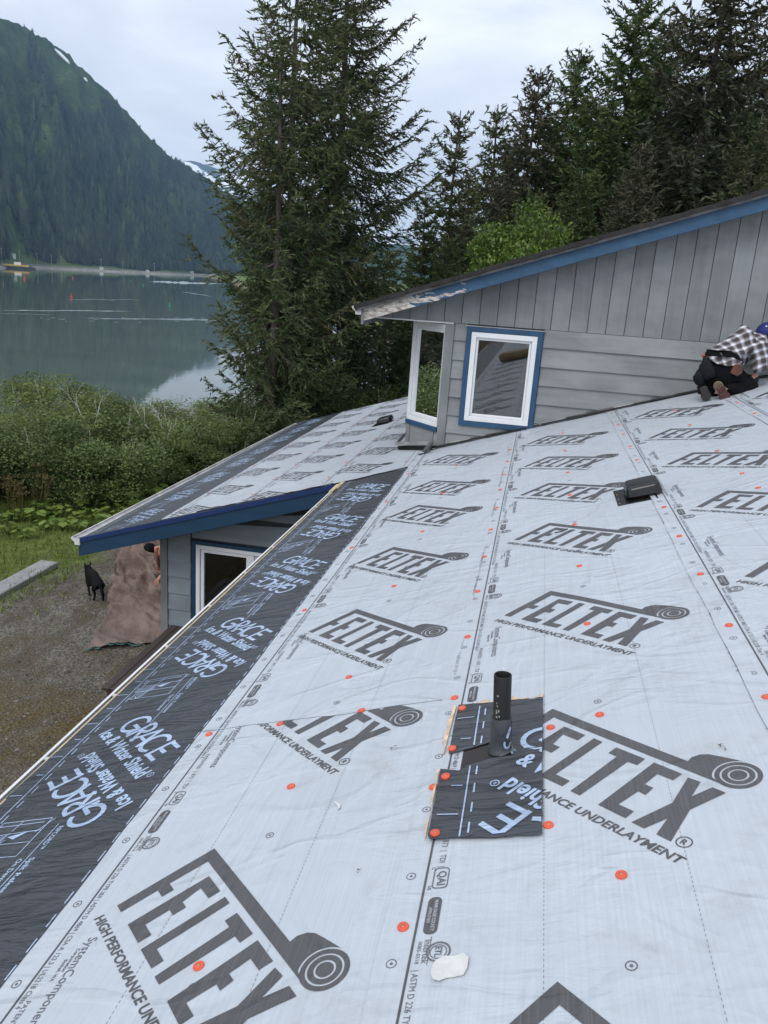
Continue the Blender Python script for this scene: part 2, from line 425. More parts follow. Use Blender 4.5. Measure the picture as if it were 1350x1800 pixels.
# main lower walls (under the eaves)
wl = MB().box((-1.62, Y0 + .4, 0), (-1.5, 8.9, 3.45)).box((-1.62, Y0 + .4, 0), (6.0, Y0 + .5, 3.5)).box((5.9, Y0 + .4, 0), (6.0, 9.4, 5.9))
wall_low = wl.build('lower_wall', M['wing_siding'], house)

# ---- wing wall under the near rake
YV = 8.9
wing_wall = MB().box((-2.2, YV + .02, 0), (-1.62, YV + .12, 3.15)).hexa([(-4.38, YV + .02, 0), (-3.95, YV + .02, 0), (-3.95, YV + .12, 0), (-4.38, YV + .12, 0),
    (-4.38, YV + .02, 2.60), (-3.95, YV + .02, 2.72), (-3.95, YV + .12, 2.72), (-4.38, YV + .12, 2.60)]) \
    .hexa([(-3.95, YV + .02, 2.40), (-2.2, YV + .02, 2.40), (-2.2, YV + .12, 2.40), (-3.95, YV + .12, 2.40), (-3.95, YV + .02, 2.74), (-2.2, YV + .02, 3.2), (-2.2, YV + .12, 3.2), (-3.95, YV + .12, 2.74)]) \
    .box((-3.95, YV + .02, 0), (-2.2, YV + .12, .85)).box((-4.38, YV + .12, 0), (-4.28, YF - .4, 2.6)).box((-4.38, YF - .5, 0), (-1.62, YF - .4, 2.6)) \
    .build('wing_wall', M['groove'], house)
def lap(mbx, x0, x1, z0, z1, y, tb=.020, tt=.007, zt0=None, zt1=None):
    zt0 = z1 if zt0 is None else zt0; zt1 = z1 if zt1 is None else zt1
    mbx.hexa([(x0, y - tb, z0), (x1, y - tb, z0), (x1, y, z0), (x0, y, z0), (x0, y - tt, zt0), (x1, y - tt, zt1), (x1, y, zt1), (x0, y, zt0)])
    return mbx
zb = .12; k = 0
while zb < 3.1:
    zt = zb + .2235
    top = lambda x: roof_z(x) - .17
    if zt < top(-4.3):
        lap(MB(), -4.296, -3.99, zb, zt + .012, YV + .02).build('siding_board', M['wing_siding'], wing_wall)
    elif zb < 2.40:
        lap(MB(), -4.296, -3.99, zb, zt, YV + .02, .02, .007, top(-4.296), top(-3.99)).build('siding_board', M['wing_siding'], wing_wall)
    if zt > 2.45:
        x0 = max(-3.97, (zb + .17 - (CAMZ - RD / UX)) / math.tan(PIT) + .02)
        zz0 = min(zt + .012, top(x0)) if zb < top(x0) else zb + .002
        lap(MB(), x0, -1.65, max(zb, 2.47), zt + .012, YV + .02, .02, .007, max(zz0, max(zb, 2.47) + .003), None).build('siding_board', M['wing_siding'], wing_wall)
    zb += .2235
MB().box((-4.392, YV - .012, 0), (-4.300, YV + .012, 2.56)).build('corner_board', M['trimgrey'], wing_wall)

def frame_bars(mbx, fn, a0, a1, z0, z1, wd, d0, d1, wl=None):
    wl = wd if wl is None else wl
    """a mitred rectangular frame; fn maps (along, z, out) to the world"""
    O = [(a0, z0), (a1, z0), (a1, z1), (a0, z1)]; I = [(a0 + wl, z0 + wd), (a1 - wd, z0 + wd), (a1 - wd, z1 - wd), (a0 + wl, z1 - wd)]
    for i in range(4):
        j = (i + 1) % 4
        q = [O[i], O[j], I[j], I[i]]
        mbx.hexa([fn(a, z, d0) for a, z in q] + [fn(a, z, d1) for a, z in q])
    return mbx
def rect(fn, a0, a1, z0, z1, d):
    return [fn(a0, z0, d), fn(a1, z0, d), fn(a1, z1, d), fn(a0, z1, d)]
fw = lambda a, z, d: (a, YV - d, z)
win_w = frame_bars(MB(), fw, -3.965, -2.03, .81, 2.442, .050, -.02, .030).build('wing_window', M['wingblue'], house, bevel=.003)
frame_bars(MB(), fw, -3.910, -2.085, .865, 2.395, .055, -.05, .022).build('frame', M['vinyl'], win_w, bevel=.004)
frame_bars(MB(), fw, -3.850, -3.205, .925, 2.338, .045, -.05, .006).build('sash', M['vinyl'], win_w, bevel=.003)
MB().box((-3.205, YV - .010, .92), (-3.150, YV + .05, 2.338)).build('mullion', M['vinyl'], win_w)
frame_bars(MB(), fw, -3.150, -2.142, .925, 2.338, .04, -.06, -.012).build('sash', M['vinyl'], win_w, bevel=.003)
obj('pane', rect(fw, -3.812, -3.245, .962, 2.300, -.02), [(0, 1, 2, 3)], M['glassdark'], win_w)
obj('pane', rect(fw, -3.115, -2.18, .962, 2.300, -.03), [(0, 1, 2, 3)], M['glassdark'], win_w)
rm = MB()
rm.add([(-4.2, 12.4, .1), (-1.7, 12.4, .1), (-1.7, 12.4, 2.7), (-4.2, 12.4, 2.7)], [(0, 1, 2, 3)]).add([(-4.2, YV + .14, .1), (-1.7, YV + .14, .1), (-1.7, 12.4, .1), (-4.2, 12.4, .1)], [(0, 1, 2, 3)])
rm.add([(-4.2, YV + .14, .1), (-4.2, 12.4, .1), (-4.2, 12.4, 2.7), (-4.2, YV + .14, 2.7)], [(0, 1, 2, 3)]).add([(-1.7, YV + .14, .1), (-1.7, 12.4, .1), (-1.7, 12.4, 2.7), (-1.7, YV + .14, 2.7)], [(0, 1, 2, 3)])
rm.add([(-4.2, YV + .14, 2.55), (-4.2, 12.4, 2.55), (-1.7, 12.4, 2.7), (-1.7, YV + .14, 2.7)], [(0, 1, 2, 3)])
rm.box((-3.9, 9.6, .1), (-3.0, 10.6, .95)).box((-2.9, 10.9, .1), (-2.1, 11.6, 1.3))
rm.build('wing_room', M['roomdark'], house)

# ---- wing rake: fascia board, drip edge, soffit, eave gutter
def rakeP(x, dz, y): return (x, y, roof_z(x) + dz)
MB().hexa([rakeP(-5.30, -.235, YR), rakeP(-1.98, -.235, YR), rakeP(-1.98, -.235, YR + .035), rakeP(-5.30, -.235, YR + .035),
           rakeP(-5.30, -.052, YR), rakeP(-1.98, -.052, YR), rakeP(-1.98, -.052, YR + .035), rakeP(-5.30, -.052, YR + .035)]) \
    .build('rake_board', M['wingblue'], house, bevel=.004)
MB().hexa([rakeP(-5.31, -.056, YR - .014), rakeP(-1.98, -.056, YR - .014), rakeP(-1.98, -.056, YR - .002), rakeP(-5.31, -.056, YR - .002),
           rakeP(-5.31, -.001, YR - .014), rakeP(-1.98, -.001, YR - .014), rakeP(-1.98, -.001, YR + .06), rakeP(-5.31, -.001, YR + .06)]) \
    .build('drip_edge', M['drip'], house)
MB().hexa([rakeP(-5.22, -.135, YR + .037), rakeP(-2.1, -.135, YR + .037), rakeP(-2.1, -.135, YF), rakeP(-5.22, -.135, YF),
           rakeP(-5.22, -.12, YR + .037), rakeP(-2.1, -.12, YR + .037), rakeP(-2.1, -.12, YF), rakeP(-5.22, -.12, YF)]).build('soffit', M['wing_siding'], house)
def gutter(name, xe, ze, y0, y1, drop, mats, parent, wid=.115, caps=True):
    """K-style gutter along Y: xe = house side, lips outward to -x"""
    prof = [(0, 0), (0, -.085), (-.066, -.085), (-.070, -.050), (-.098, -.030), (-wid, -.010), (-wid, .006), (-wid + .014, .006), (-wid + .014, -.001)]
    V = []; F = []; n = len(prof)
    for y, dz in ((y0, 0), (y1, drop)):
        V += [(xe + a, y, ze + b + dz) for a, b in prof]
    F = [(i, i + 1, i + 1 + n, i + n) for i in range(n - 1)]
    b = MB().add(V, F)
    inner = [(-.002, -.003), (-.002, -.082), (-.064, -.082), (-.068, -.048), (-.096, -.028), (-wid + .003, -.008), (-wid + .003, .003)]
    m = len(inner); V = []
    for y, dz in ((y0, 0), (y1, drop)): V += [(xe + a, y, ze + bb + dz) for a, bb in inner]
    b.add(V, [(i + m, i + 1 + m, i + 1, i) for i in range(m - 1)])
    if caps:
        for y, dz in ((y0, 0), (y1, drop)):
            b.prism([(xe + a, y, ze + bb + dz) for a, bb in prof[:7]], (0, -.004 if y == y0 else .004, 0))
    return b.build(name, mats, parent)
wg = gutter('wing_gutter', -5.268, roof_z(-5.25) - .012, YR - .02, YF, -.04, M['dirtywhite'], house)
MB().hexa([rakeP(-5.265, -.20, YR + .037), rakeP(-5.235, -.20, YR + .037), rakeP(-5.235, -.20, YF), rakeP(-5.265, -.20, YF),
           rakeP(-5.265, -.03, YR + .037), rakeP(-5.235, -.03, YR + .037), rakeP(-5.235, -.03, YF), rakeP(-5.265, -.03, YF)]).build('eave_board', M['wingblue'], house)

# ---- main eave: fascia, gutter with hangers, tan deck edge
xe, ze = -2.000, 3.402
MB().box((xe + .004, Y0, ze - .17), (xe + .034, YR - .02, ze - .005)).build('eave_board', M['wingblue'], house)
mg = gutter('main_gutter', xe, ze, Y0, YR - .02, -.02, M['white'], house)
gy = np.arange(-1.5, YR - .2, .03)
V = []; F = []
for i, y in enumerate(gy):
    for j, a in enumerate(np.linspace(-.006, -.094, 5)):
        V.append((xe + a, y, ze - .020 - .014 * (j in (0, 4)) + .034 * float(fbm(y * 9, j * 1.7, 3, 3)) - .02 * (i / len(gy))))
for i in range(len(gy) - 1):
    for j in range(4): F.append((i * 5 + j, i * 5 + j + 1, i * 5 + j + 6, i * 5 + j + 5))
tag(obj('leaf_debris', V, F, M['debris'], mg), kind='stuff')
for y in (1.1, 1.87, 2.42, 3.02, 3.66, 4.31, 5.0, 5.72, 6.4, 7.1, 7.8):
    MB().box((xe - .104, y - .011, ze - .003 - .02 * (y - Y0) / 24), (xe - .002, y + .011, ze + .004 - .02 * (y - Y0) / 24)).build('gutter_hanger', M['dirtywhite'], mg)
MB().hexa(slab(-2.588, -2.578, Y0, YR - .03, -.012, .003)).build('deck_edge_strip', M['tan'], house)
# small stack of offcut shims where the eave meets the rake
for i, (u, v, dd) in enumerate(((-2.60, 8.20, .0), (-2.615, 8.05, .008))):
    MB().hexa(slab(u, u + .05, v, v + .34, .004 + dd, .014 + dd)).build('wood_shim', M['tan'], house)

# ---- upper storey: gable wall A
SL = .341
def gz(x): return 5.38 + SL * (x + 2.022)
upper = MB().hexa([(-1.93, YW + .006, 5.283), (5.2, YW + .006, 5.283), (5.2, YW + .1, 5.283), (-1.93, YW + .1, 5.283),
                   (-1.93, YW + .006, gz(-1.93)), (5.2, YW + .006, gz(5.2)), (5.2, YW + .1, gz(5.2)), (-1.93, YW + .1, gz(-1.93))]) \
    .box((-1.0, YW + .006, 3.4), (-.80, YW + .1, 5.283)).box((0.0, YW + .006, 3.4), (5.2, YW + .1, 5.283)).box((-.80, YW + .006, 3.4), (0.0, YW + .1, 4.14)) \
    .box((-.80, YW + .006, 5.255), (0.0, YW + .1, 5.283)).box((5.1, YW + .1, 3.0), (5.2, 16, 7.7)).box((-1.53, 16, 2.6), (5.2, 16.1, 5.28)) \
    .build('gable_wall', M['groove'], house)
x = -1.93
while x < 5.15:
    x1 = min(x + .2032, 5.2)
    a, b = x + .004, x1 - .004
    MB().hexa([(a, YW - .007, 5.287), (b, YW - .007, 5.287), (b, YW + .005, 5.287), (a, YW + .005, 5.287),
               (a, YW - .007, gz(a) - .02), (b, YW - .007, gz(b) - .02), (b, YW + .005, gz(b) - .02), (a, YW + .005, gz(a) - .02)]).build('panel_board', M['panel'], upper)
    x = x1
MB().box((-1.94, YW - .012, 5.272), (-1.0, YW + .02, 5.2855)).build('bottom_trim', M['white'], upper)
zs = [5.284, 5.090, 4.870, 4.652, 4.434, 4.216, 3.998, 3.780, 3.562, 3.344]
for i in range(len(zs) - 1):
    z1, z0 = zs[i], zs[i + 1]
    full = z1 < 4.25
    segs = [(-.984, 1.62), (1.624, 5.2)] if full else [(-.984, -.842), (.040, 5.2)]
    for a, b in segs:
        if roof_z(a) > z1 + .02: continue
        lap(MB(), a + random.uniform(0, .004) * (a > -.9), b - random.uniform(0, .003), z0 + random.uniform(-.004, .003), z1 + (.010 if i else -.001), YW + .004, .029 + random.uniform(-.003, .003)).build('siding_board', M['siding'], upper)
MB().box((-1.087, YW - .034, 3.60), (-.987, YW + .01, 5.270)).box((-1.087, YW + .01, 3.60), (-1.06, YW + .06, 5.270)).build('corner_board', M['trimgrey'], upper, bevel=.003)
# window A
fa = lambda a, z, d: (a, YW - d, z)
winA = frame_bars(MB(), fa, -.840, .036, 4.108, 5.262, .060, -.01, .042).build('window', M['blue'], house, bevel=.003)
MB().box((-.852, YW - .045, 5.2625), (.048, YW - .008, 5.272)).build('drip_cap', M['flashlight'], winA)
frame_bars(MB(), fa, -.778, -.026, 4.170, 5.200, .058, -.04, .048).build('frame', M['vinyl'], winA, bevel=.004)
frame_bars(MB(), fa, -.718, -.086, 4.230, 5.140, .026, -.05, .024).build('sash', M['vinyl'], winA, bevel=.003)
obj('pane', rect(fa, -.694, -.110, 4.254, 5.116, -.004), [(0, 1, 2, 3)], M['glass'], winA)
# canted corner face B with the second window
C2 = math.sqrt(.5)
fb = lambda a, z, d: (-1.087 - a * C2 - d * C2, YW + .03 + a * C2 - d * C2, z)
LB = .625
canted = MB()
for a0, a1, z0, z1 in ((0, LB, 3.2, 4.02), (0, LB, 5.25, 5.283)):
    canted.hexa([fb(a0, z0, -.06), fb(a1, z0, -.06), fb(a1, z0, 0), fb(a0, z0, 0), fb(a0, z1, -.06), fb(a1, z1, -.06), fb(a1, z1, 0), fb(a0, z1, 0)])
canted.box((-1.535, YW + .03 + LB * C2, 2.9), (-1.45, 16, 5.283))
canted = canted.build('canted_wall', M['siding'], house)
MB().hexa([fb(.07, 3.2, .0), fb(.545, 3.2, .0), fb(.545, 3.2, .012), fb(.07, 3.2, .012), fb(.07, 3.985, .0), fb(.545, 3.985, .0), fb(.545, 3.985, .012), fb(.07, 3.985, .012)]).build('siding_board', M['siding'], canted)
MB().hexa([fb(.55, 3.2, -.05), fb(LB, 3.2, -.05), fb(LB, 3.2, .02), fb(.55, 3.2, .02), fb(.55, 3.985, -.05), fb(LB, 3.985, -.05), fb(LB, 3.985, .02), fb(.55, 3.985, .02)]).build('corner_board', M['trimgrey'], canted)
winB = MB().hexa([fb(.0, 3.988, -.02), fb(LB + .01, 3.988, -.02), fb(LB + .01, 3.988, .035), fb(.0, 3.988, .035), fb(.0, 4.040, -.02), fb(LB + .01, 4.040, -.02), fb(LB + .01, 4.040, .035), fb(.0, 4.040, .035)]).build('canted_window', M['blue'], house, bevel=.003)
frame_bars(MB(), fb, .0, LB, 4.042, 5.262, .055, -.05, .025, .006).build('frame', M['vinyl'], winB, bevel=.004)
frame_bars(MB(), fb, .007, LB - .057, 4.100, 5.205, .045, -.05, .010, .006).build('sash', M['vinyl'], winB, bevel=.003)
obj('pane', rect(fb, .013, LB - .100, 4.145, 5.160, -.012), [(0, 1, 2, 3)], M['glass_green_reflect'], winB)
# room behind both windows
rm = MB()
def quad(*P): rm.add(P, [(0, 1, 2, 3)])
quad((-1.4, 12.6, 3.3), (2.2, 12.6, 3.3), (2.2, 12.6, 5.28), (-1.4, 12.6, 5.28))
quad((-1.44, YW + .12, 3.3), (2.2, YW + .12, 3.3), (2.2, 12.6, 3.3), (-1.44, 12.6, 3.3))
quad((-1.44, YW + .12, 5.278), (-1.44, 12.6, 5.278), (2.2, 12.6, 5.278), (2.2, YW + .12, 5.278))
quad((2.2, YW + .12, 3.3), (2.2, 12.6, 3.3), (2.2, 12.6, 5.28), (2.2, YW + .12, 5.28))
quad((-1.44, 10.02, 3.3), (-1.44, 12.6, 3.3), (-1.44, 12.6, 5.28), (-1.44, 10.02, 5.28))
quad((-1.5, 9.9, 5.279), (-1.2, 9.6, 5.279), (-1.0, 10.2, 5.279), (-1.45, 10.2, 5.279))
rm.box((-1.2, 11.0, 3.3), (-.2, 11.5, 4.35)).box((.3, 10.6, 3.3), (1.3, 11.6, 4.2))
rm.build('upper_room', M['room'], house)
# soffit, roof slab, fascia, gutter of the upper roof
YG = 9.267
MB().box((-1.98, YW + .1, 5.2855), (-1.46, 16.2, 5.297)).build('upper_soffit', M['panel'], house)
MB().hexa([(-2.035, YG, gz(-2.022) - .145), (5.6, YG, gz(5.6) - .145), (5.6, YG + .036, gz(5.6) - .145), (-2.035, YG + .036, gz(-2.022) - .145),
           (-2.035, YG, gz(-2.035)), (5.6, YG, gz(5.6)), (5.6, YG + .036, gz(5.6)), (-2.035, YG + .036, gz(-2.035))]).build('rake_board', M['peel'], house, bevel=.003)
MB().hexa([(-2.03, YG + .037, gz(-2.03) - .02), (5.6, YG + .037, gz(5.6) - .02), (5.6, YW - .008, gz(5.6) - .02), (-2.03, YW - .008, gz(-2.03) - .02),
           (-2.03, YG + .037, gz(-2.03)), (5.6, YG + .037, gz(5.6)), (5.6, YW - .008, gz(5.6)), (-2.03, YW - .008, gz(-2.03))]).build('rake_soffit', M['panel'], house)
ur = MB().hexa([(-2.12, YG - .035, gz(-2.12) + .003), (5.7, YG - .035, gz(5.7) + .003), (5.7, 16.5, gz(5.7) + .003), (-2.12, 16.5, gz(-2.12) + .003),
                (-2.12, YG - .035, gz(-2.12) + .062), (5.7, YG - .035, gz(5.7) + .062), (5.7, 16.5, gz(5.7) + .062), (-2.12, 16.5, gz(-2.12) + .062)]) \
    .build('upper_roof', M['shingletop'], house)
for i in range(27):              # shingle edges stepping up the rake
    a = -2.135 + i * .29; b = a + .30; j = random.uniform(-.006, .006)
    MB().hexa([(a, YG - .052 + j, gz(a) + .030), (b, YG - .052 + j, gz(b) + .022), (b, YG + .2, gz(b) + .022), (a, YG + .2, gz(a) + .030),
               (a, YG - .052 + j, gz(a) + .078), (b, YG - .052 + j, gz(b) + .068), (b, YG + .2, gz(b) + .068), (a, YG + .2, gz(a) + .078)]).build('shingle', M['shingle'], ur)
MB().hexa([(-2.10, YG - .042, gz(-2.10) - .006), (5.7, YG - .042, gz(5.7) - .006), (5.7, YG - .034, gz(5.7) - .006), (-2.10, YG - .034, gz(-2.10) - .006),
           (-2.10, YG - .042, gz(-2.10) + .024), (5.7, YG - .042, gz(5.7) + .024), (5.7, YG - .034, gz(5.7) + .024), (-2.10, YG - .034, gz(-2.10) + .024)]).build('drip_edge', M['flash'], house)
MB().box((-2.05, YG + .037, 5.20), (-2.02, 16.4, 5.36)).build('eave_board', M['trimgrey'], house)
gutter('upper_gutter', -2.052, 5.392, YG - .01, 16.4, -.03, M['dirtywhite'], house, wid=.112)
MB().box((-2.05, YG - .004, 5.20), (-2.02, YG + .03, 5.40)).build('gutter_strap', M['trimgrey'], house)

# ---- step flashing along the wall foot
x = -1.13; i = 0
while x < 2.9:
    L = random.uniform(.20, .30); z0 = roof_z(x); z1 = roof_z(x + L); h = random.uniform(.016, .034); off = random.uniform(0, .014)
    mt = M[random.choice(['flash', 'flashlight', 'flashblack', 'flash'])]; yy = YW - .030 - off
    MB().hexa([(x, yy, z0 + .026), (x + L, yy - .004, z1 + .026), (x + L, YW - .02, z1 + .026), (x, YW - .02, z0 + .026),
               (x, yy + .006, z0 + .026 + h), (x + L, yy + .002, z1 + .020 + h), (x + L, YW - .014, z1 + .020 + h), (x, YW - .014, z0 + .026 + h)]).build('step_flashing', mt, house)
    d = random.uniform(.012, .034)
    MB().hexa([(x - .01, yy - d, z0 + .026), (x + L, yy - d + .012, z1 + .026), (x + L, yy, z1 + .026), (x - .01, yy, z0 + .026),
               (x - .01, yy - d, z0 + .032), (x + L, yy - d + .012, z1 + .031), (x + L, yy, z1 + .038), (x - .01, yy, z0 + .038)]).build('step_flashing', M['flashblack'], house)
    x += L * .93; i += 1
# bent flashing tray round the canted corner
def tray(p, q, h, wd, mt):
    p = Vector(p); q = Vector(q); d = (q - p).normalized(); s = d.cross(NRM).normalized() * wd; n = NRM * h
    MB().hexa([p, q, q + s, p + s, p + n, q + n, q + s + n, p + s + n]).build('corner_flashing_and_shade', mt, house)
#tray(RP(-1.63, 9.52, .012), RP(-1.15, 9.43, .012), .035, .05, M['flash'])
#tray(, .03), RP(-1.02, 9.70, .05), .02, .06, M['flash'])
#tray(, .02), RP(-1.56, 10.25, .03), .03, .04, M['flashblack'])
#tray(, .012), RP(-.98, 9.38, .012), .012, .09, M['flashblack'])

# ---- deck railing below the main eave
rail = empty('deck_railing', (-4.15, 7.9, 0), 'dark brown painted deck railing with a wide cap running below the eave gutter', 'railing')
MB().box((-4.245, 7.16, 1.21), (-4.150, 8.88, 1.25)).build('cap_board', M['railbrown'], rail, bevel=.004)
MB().box((-4.144, 7.16, 1.21), (-4.045, 8.88, 1.249)).build('cap_board', M['railbrown'], rail, bevel=.004)
MB().box((-4.20, 7.19, 0), (-4.09, 7.29, 1.209)).build('post', M['railred'], rail)
MB().box((-4.20, 8.70, 0), (-4.09, 8.80, 1.209)).build('post', M['railred'], rail)
for zz in (.25, .5, .75, 1.0): MB().box((-4.17, 7.30, zz), (-4.13, 8.69, zz + .10)).build('rail', M['railbrown'], rail)
dk = MB()
for i in range(12): pass
deckb = empty('wooden_deck', (-2.8, 7.6, 0), 'low brown timber deck floor tucked under the main eave beside the railing', 'deck')
for i in range(17):
    MB().box((-4.08 + i * .145, 7.0, .28), (-4.08 + i * .145 + .138, 8.86, .32)).build('deck_board', M['railbrown'], deckb)
# ------------------------------------------------------------------ ROOF COVERING
def tess(poly, step=.045):
    """triangulate a 2D outline with inner points so that it can follow the buckled sheet"""
    pts = [Vector(p) for p in poly]; n = len(pts); P = []
    for i in range(n):
        a, b = pts[i], pts[(i + 1) % n]; m = max(1, int((b - a).length / (step * 1.6)))
        for j in range(m): P.append(a.lerp(b, j / m))
    nb = len(P); xs = [p.x for p in P]; ys = [p.y for p in P]
    arr = np.array([[p.x, p.y] for p in P])
    gx = np.arange(min(xs) + step / 2, max(xs), step); gy_ = np.arange(min(ys) + step / 2, max(ys), step)
    for x in gx:
        for y in gy_:
            ins = False; j = nb - 1
            for i in range(nb):
                if (arr[i, 1] > y) != (arr[j, 1] > y) and x < (arr[j, 0] - arr[i, 0]) * (y - arr[i, 1]) / (arr[j, 1] - arr[i, 1]) + arr[i, 0]: ins = not ins
                j = i
            if ins and np.min(np.hypot(arr[:, 0] - x, arr[:, 1] - y)) > step * .35: P.append(Vector((x, y)))
    r = geometry.delaunay_2d_cdt(P, [], [list(range(nb))], 1, 1e-6)
    return np.array([[v.x, v.y] for v in r[0]]), [list(f) for f in r[2]]
class P2:
    """flat print collected in its own (s, t) frame"""
    def __init__(s): s.V = []; s.F = []; s.n = 0
    def add(s, V, F):
        V = np.asarray(V, float).reshape(-1, 2); s.V.append(V); s.F += [[i + s.n for i in f] for f in F]; s.n += len(V); return s
    def poly(s, p, step=.045): return s.add(*tess(p, step))
    def ring(s, c, r0, r1, k=28, rx=1, a0=0, a1=2 * math.pi):
        V = []; F = []; full = abs(a1 - a0) > 6.28; m = k if full else k + 1
        for i in range(m):
            th = a0 + (a1 - a0) * i / k
            V += [(c[0] + r0 * rx * math.cos(th), c[1] + r0 * math.sin(th)), (c[0] + r1 * rx * math.cos(th), c[1] + r1 * math.sin(th))]
        for i in range(k):
            j = (i + 1) % m; F.append((2 * i, 2 * i + 1, 2 * j + 1, 2 * j))
        return s.add(V, F)
    def disc(s, c, r, k=24): return s.add([(c[0] + r * math.cos(2 * math.pi * i / k), c[1] + r * math.sin(2 * math.pi * i / k)) for i in range(k)], [list(range(k))])
    def line(s, a, b, wd, step=.06):
        a = np.array(a, float); b = np.array(b, float); d = b - a; L = np.hypot(*d); nrm = np.array([-d[1], d[0]]) / L * wd / 2
        m = max(1, int(L / step)); V = []; F = []
        for i in range(m + 1):
            p = a + d * i / m; V += [p + nrm, p - nrm]
        for i in range(m): F.append((2 * i, 2 * i + 1, 2 * i + 3, 2 * i + 2))
        return s.add(V, F)
    def path(s, pts, wd):
        for a, b in zip(pts[:-1], pts[1:]):
            d = np.array(b, float) - np.array(a, float); L = np.hypot(*d) or 1; e = d / L * wd * .3
            s.line(np.array(a) - e, np.array(b) + e, wd)
        return s
    def rrect(s, x0, y0, x1, y1, r, wd=None, k=5):
        pts = []
        for cx, cy, a in ((x1 - r, y1 - r, 0), (x0 + r, y1 - r, 1), (x0 + r, y0 + r, 2), (x1 - r, y0 + r, 3)):
            for i in range(k + 1):
                th = (a + i / k) * math.pi / 2; pts.append((cx + r * math.cos(th), cy + r * math.sin(th)))
        if wd is None: return s.add(pts, [list(range(len(pts)))])
        return s.path(pts + [pts[0]], wd)
    def text(s, body, x, y, cap, width=None, bold=0, shear=0, align=0):
        V, F, W, H = glyphs(body, bold); k = cap / H; kx = (width / W) if width else k
        V = V * np.array([kx, k]); V[:, 0] += V[:, 1] * shear
        if align: V[:, 0] -= W * kx * align
        return s.add(V + np.array([x, y]), F)
    def xf(s, o, th, k=1.0):
        V = np.vstack(s.V); c, sn = math.cos(th), math.sin(th)
        return np.stack([o[0] + k * (V[:, 0] * c - V[:, 1] * sn), o[1] + k * (V[:, 0] * sn + V[:, 1] * c)], -1)
    def merged(s, other, o=(0, 0), th=0, k=1.0): return s.add(other.xf(o, th, k), other.F)
_gl = {}
def glyphs(body, bold=0):
    key = (body, bold)
    if key in _gl: return _gl[key]
    def raw(b):
        cu = bpy.data.curves.new('text', 'FONT'); cu.body = b; cu.size = 1; cu.resolution_u = 3; cu.offset = bold; cu.fill_mode = 'FRONT'
        o = bpy.data.objects.new('text', cu); COL.objects.link(o)
        dg = bpy.context.evaluated_depsgraph_get(); me = o.evaluated_get(dg).to_mesh()
        V = np.array([v.co[:2] for v in me.vertices]); F = [list(p.vertices) for p in me.polygons]
        o.evaluated_get(dg).to_mesh_clear(); bpy.data.objects.remove(o); bpy.data.curves.remove(cu)
        return V, F
    V, F = raw(body); HV, _ = raw('H')
    H = HV[:, 1].max() - HV[:, 1].min(); V[:, 0] -= V[:, 0].min(); V[:, 1] -= HV[:, 1].min()
    _gl[key] = (V, F, V[:, 0].max(), H); return _gl[key]
def clip2(V, F, u0, u1, v0, v1):
    bm = bmesh.new(); vs = [bm.verts.new((a, b, 0)) for a, b in V]
    for f in F:
        try: bm.faces.new([vs[i] for i in f])
        except ValueError: pass
    for co, no in (((u0, 0, 0), (-1, 0, 0)), ((u1, 0, 0), (1, 0, 0)), ((0, v0, 0), (0, -1, 0)), ((0, v1, 0), (0, 1, 0))):
        bmesh.ops.bisect_plane(bm, geom=bm.verts[:] + bm.edges[:] + bm.faces[:], plane_co=co, plane_no=no, clear_outer=True)
    bm.verts.ensure_lookup_table(); bm.verts.index_update()
    V = np.array([v.co[:2] for v in bm.verts]).reshape(-1, 2); F = [[v.index for v in f.verts] for f in bm.faces]; bm.free()
    return V, F
def put(name, pr, o, th, k, lift, mat, parent, clip=None, label=None):
    V = pr.xf(o, th, k); F = pr.F
    if clip: V, F = clip2(V, F, *clip)
    if not len(F): return None
    # keep every face turned up
    FF = []
    for f in F:
        a = 0
        for i in range(len(f)):
            p, q = V[f[i]], V[f[(i + 1) % len(f)]]; a += p[0] * q[1] - p[1] * q[0]
        FF.append(f if a > 0 else f[::-1])
    ob = obj(name, RP(V[:, 0], V[:, 1], lift), FF, mat, parent, smooth=True)
    if label: ob['label'] = label
    return ob

# ---- printed marks
LG = P2()
for p in ([(-752,-338),(-709,-338),(-709,-219),(-666,-219),(-666,-180),(-709,-180),(-709,-48),(-12,-63),(-160,-20),(-756,-6)],
          [(-631,-74),(-530,-76),(-530,-115),(-598,-115),(-584,-180),(-550,-180),(-550,-222),(-583,-222),(-583,-298),(-522,-298),(-522,-338),(-630,-338)],
          [(-491,-76),(-452,-77),(-450,-304),(-387,-304),(-387,-339),(-487,-340)],
          [(-392,-78),(-274,-80),(-272,-121),(-308,-121),(-311,-342),(-349,-342),(-356,-118),(-392,-117)],
          [(-238,-81),(-133,-84),(-135,-125),(-192,-124),(-190,-187),(-158,-188),(-154,-228),(-183,-226),(-189,-308),(-132,-308),(-131,-346),(-235,-344)],
          [(-108,-90),(-66,-88),(-45,-160),(-24,-91),(20,-92),(-13,-211),(28,-352),(-20,-351),(-38,-279),(-62,-351),(-106,-350),(-70,-214)]):
    LG.poly([(a / 1000, b / 1000) for a, b in p])
arc = [(-.001 - .072 * math.cos(t), .072 * math.sin(t)) for t in np.linspace(-1.02, 1.25, 14)]
LG.poly([(-.158, -.022), (-.162, .004), (-.150, .030), (-.131, .044), (-.095, .053), (-.046, .063), (-.022, .068)] + arc[::-1] + [(-.060, -.052)], .04)
LG.disc((0, 0), .024); LG.ring((0, 0), .030, .046); LG.ring((0, 0), .052, .0665)
LG.ring((.056, -.333), .019, .0225); LG.text('R', .0565, -.3435, .021, bold=.02, align=.5)
LG.text('HIGH PERFORMANCE UNDERLAYMENT', -.750, -.412, .031, .846, bold=.022, shear=.14)
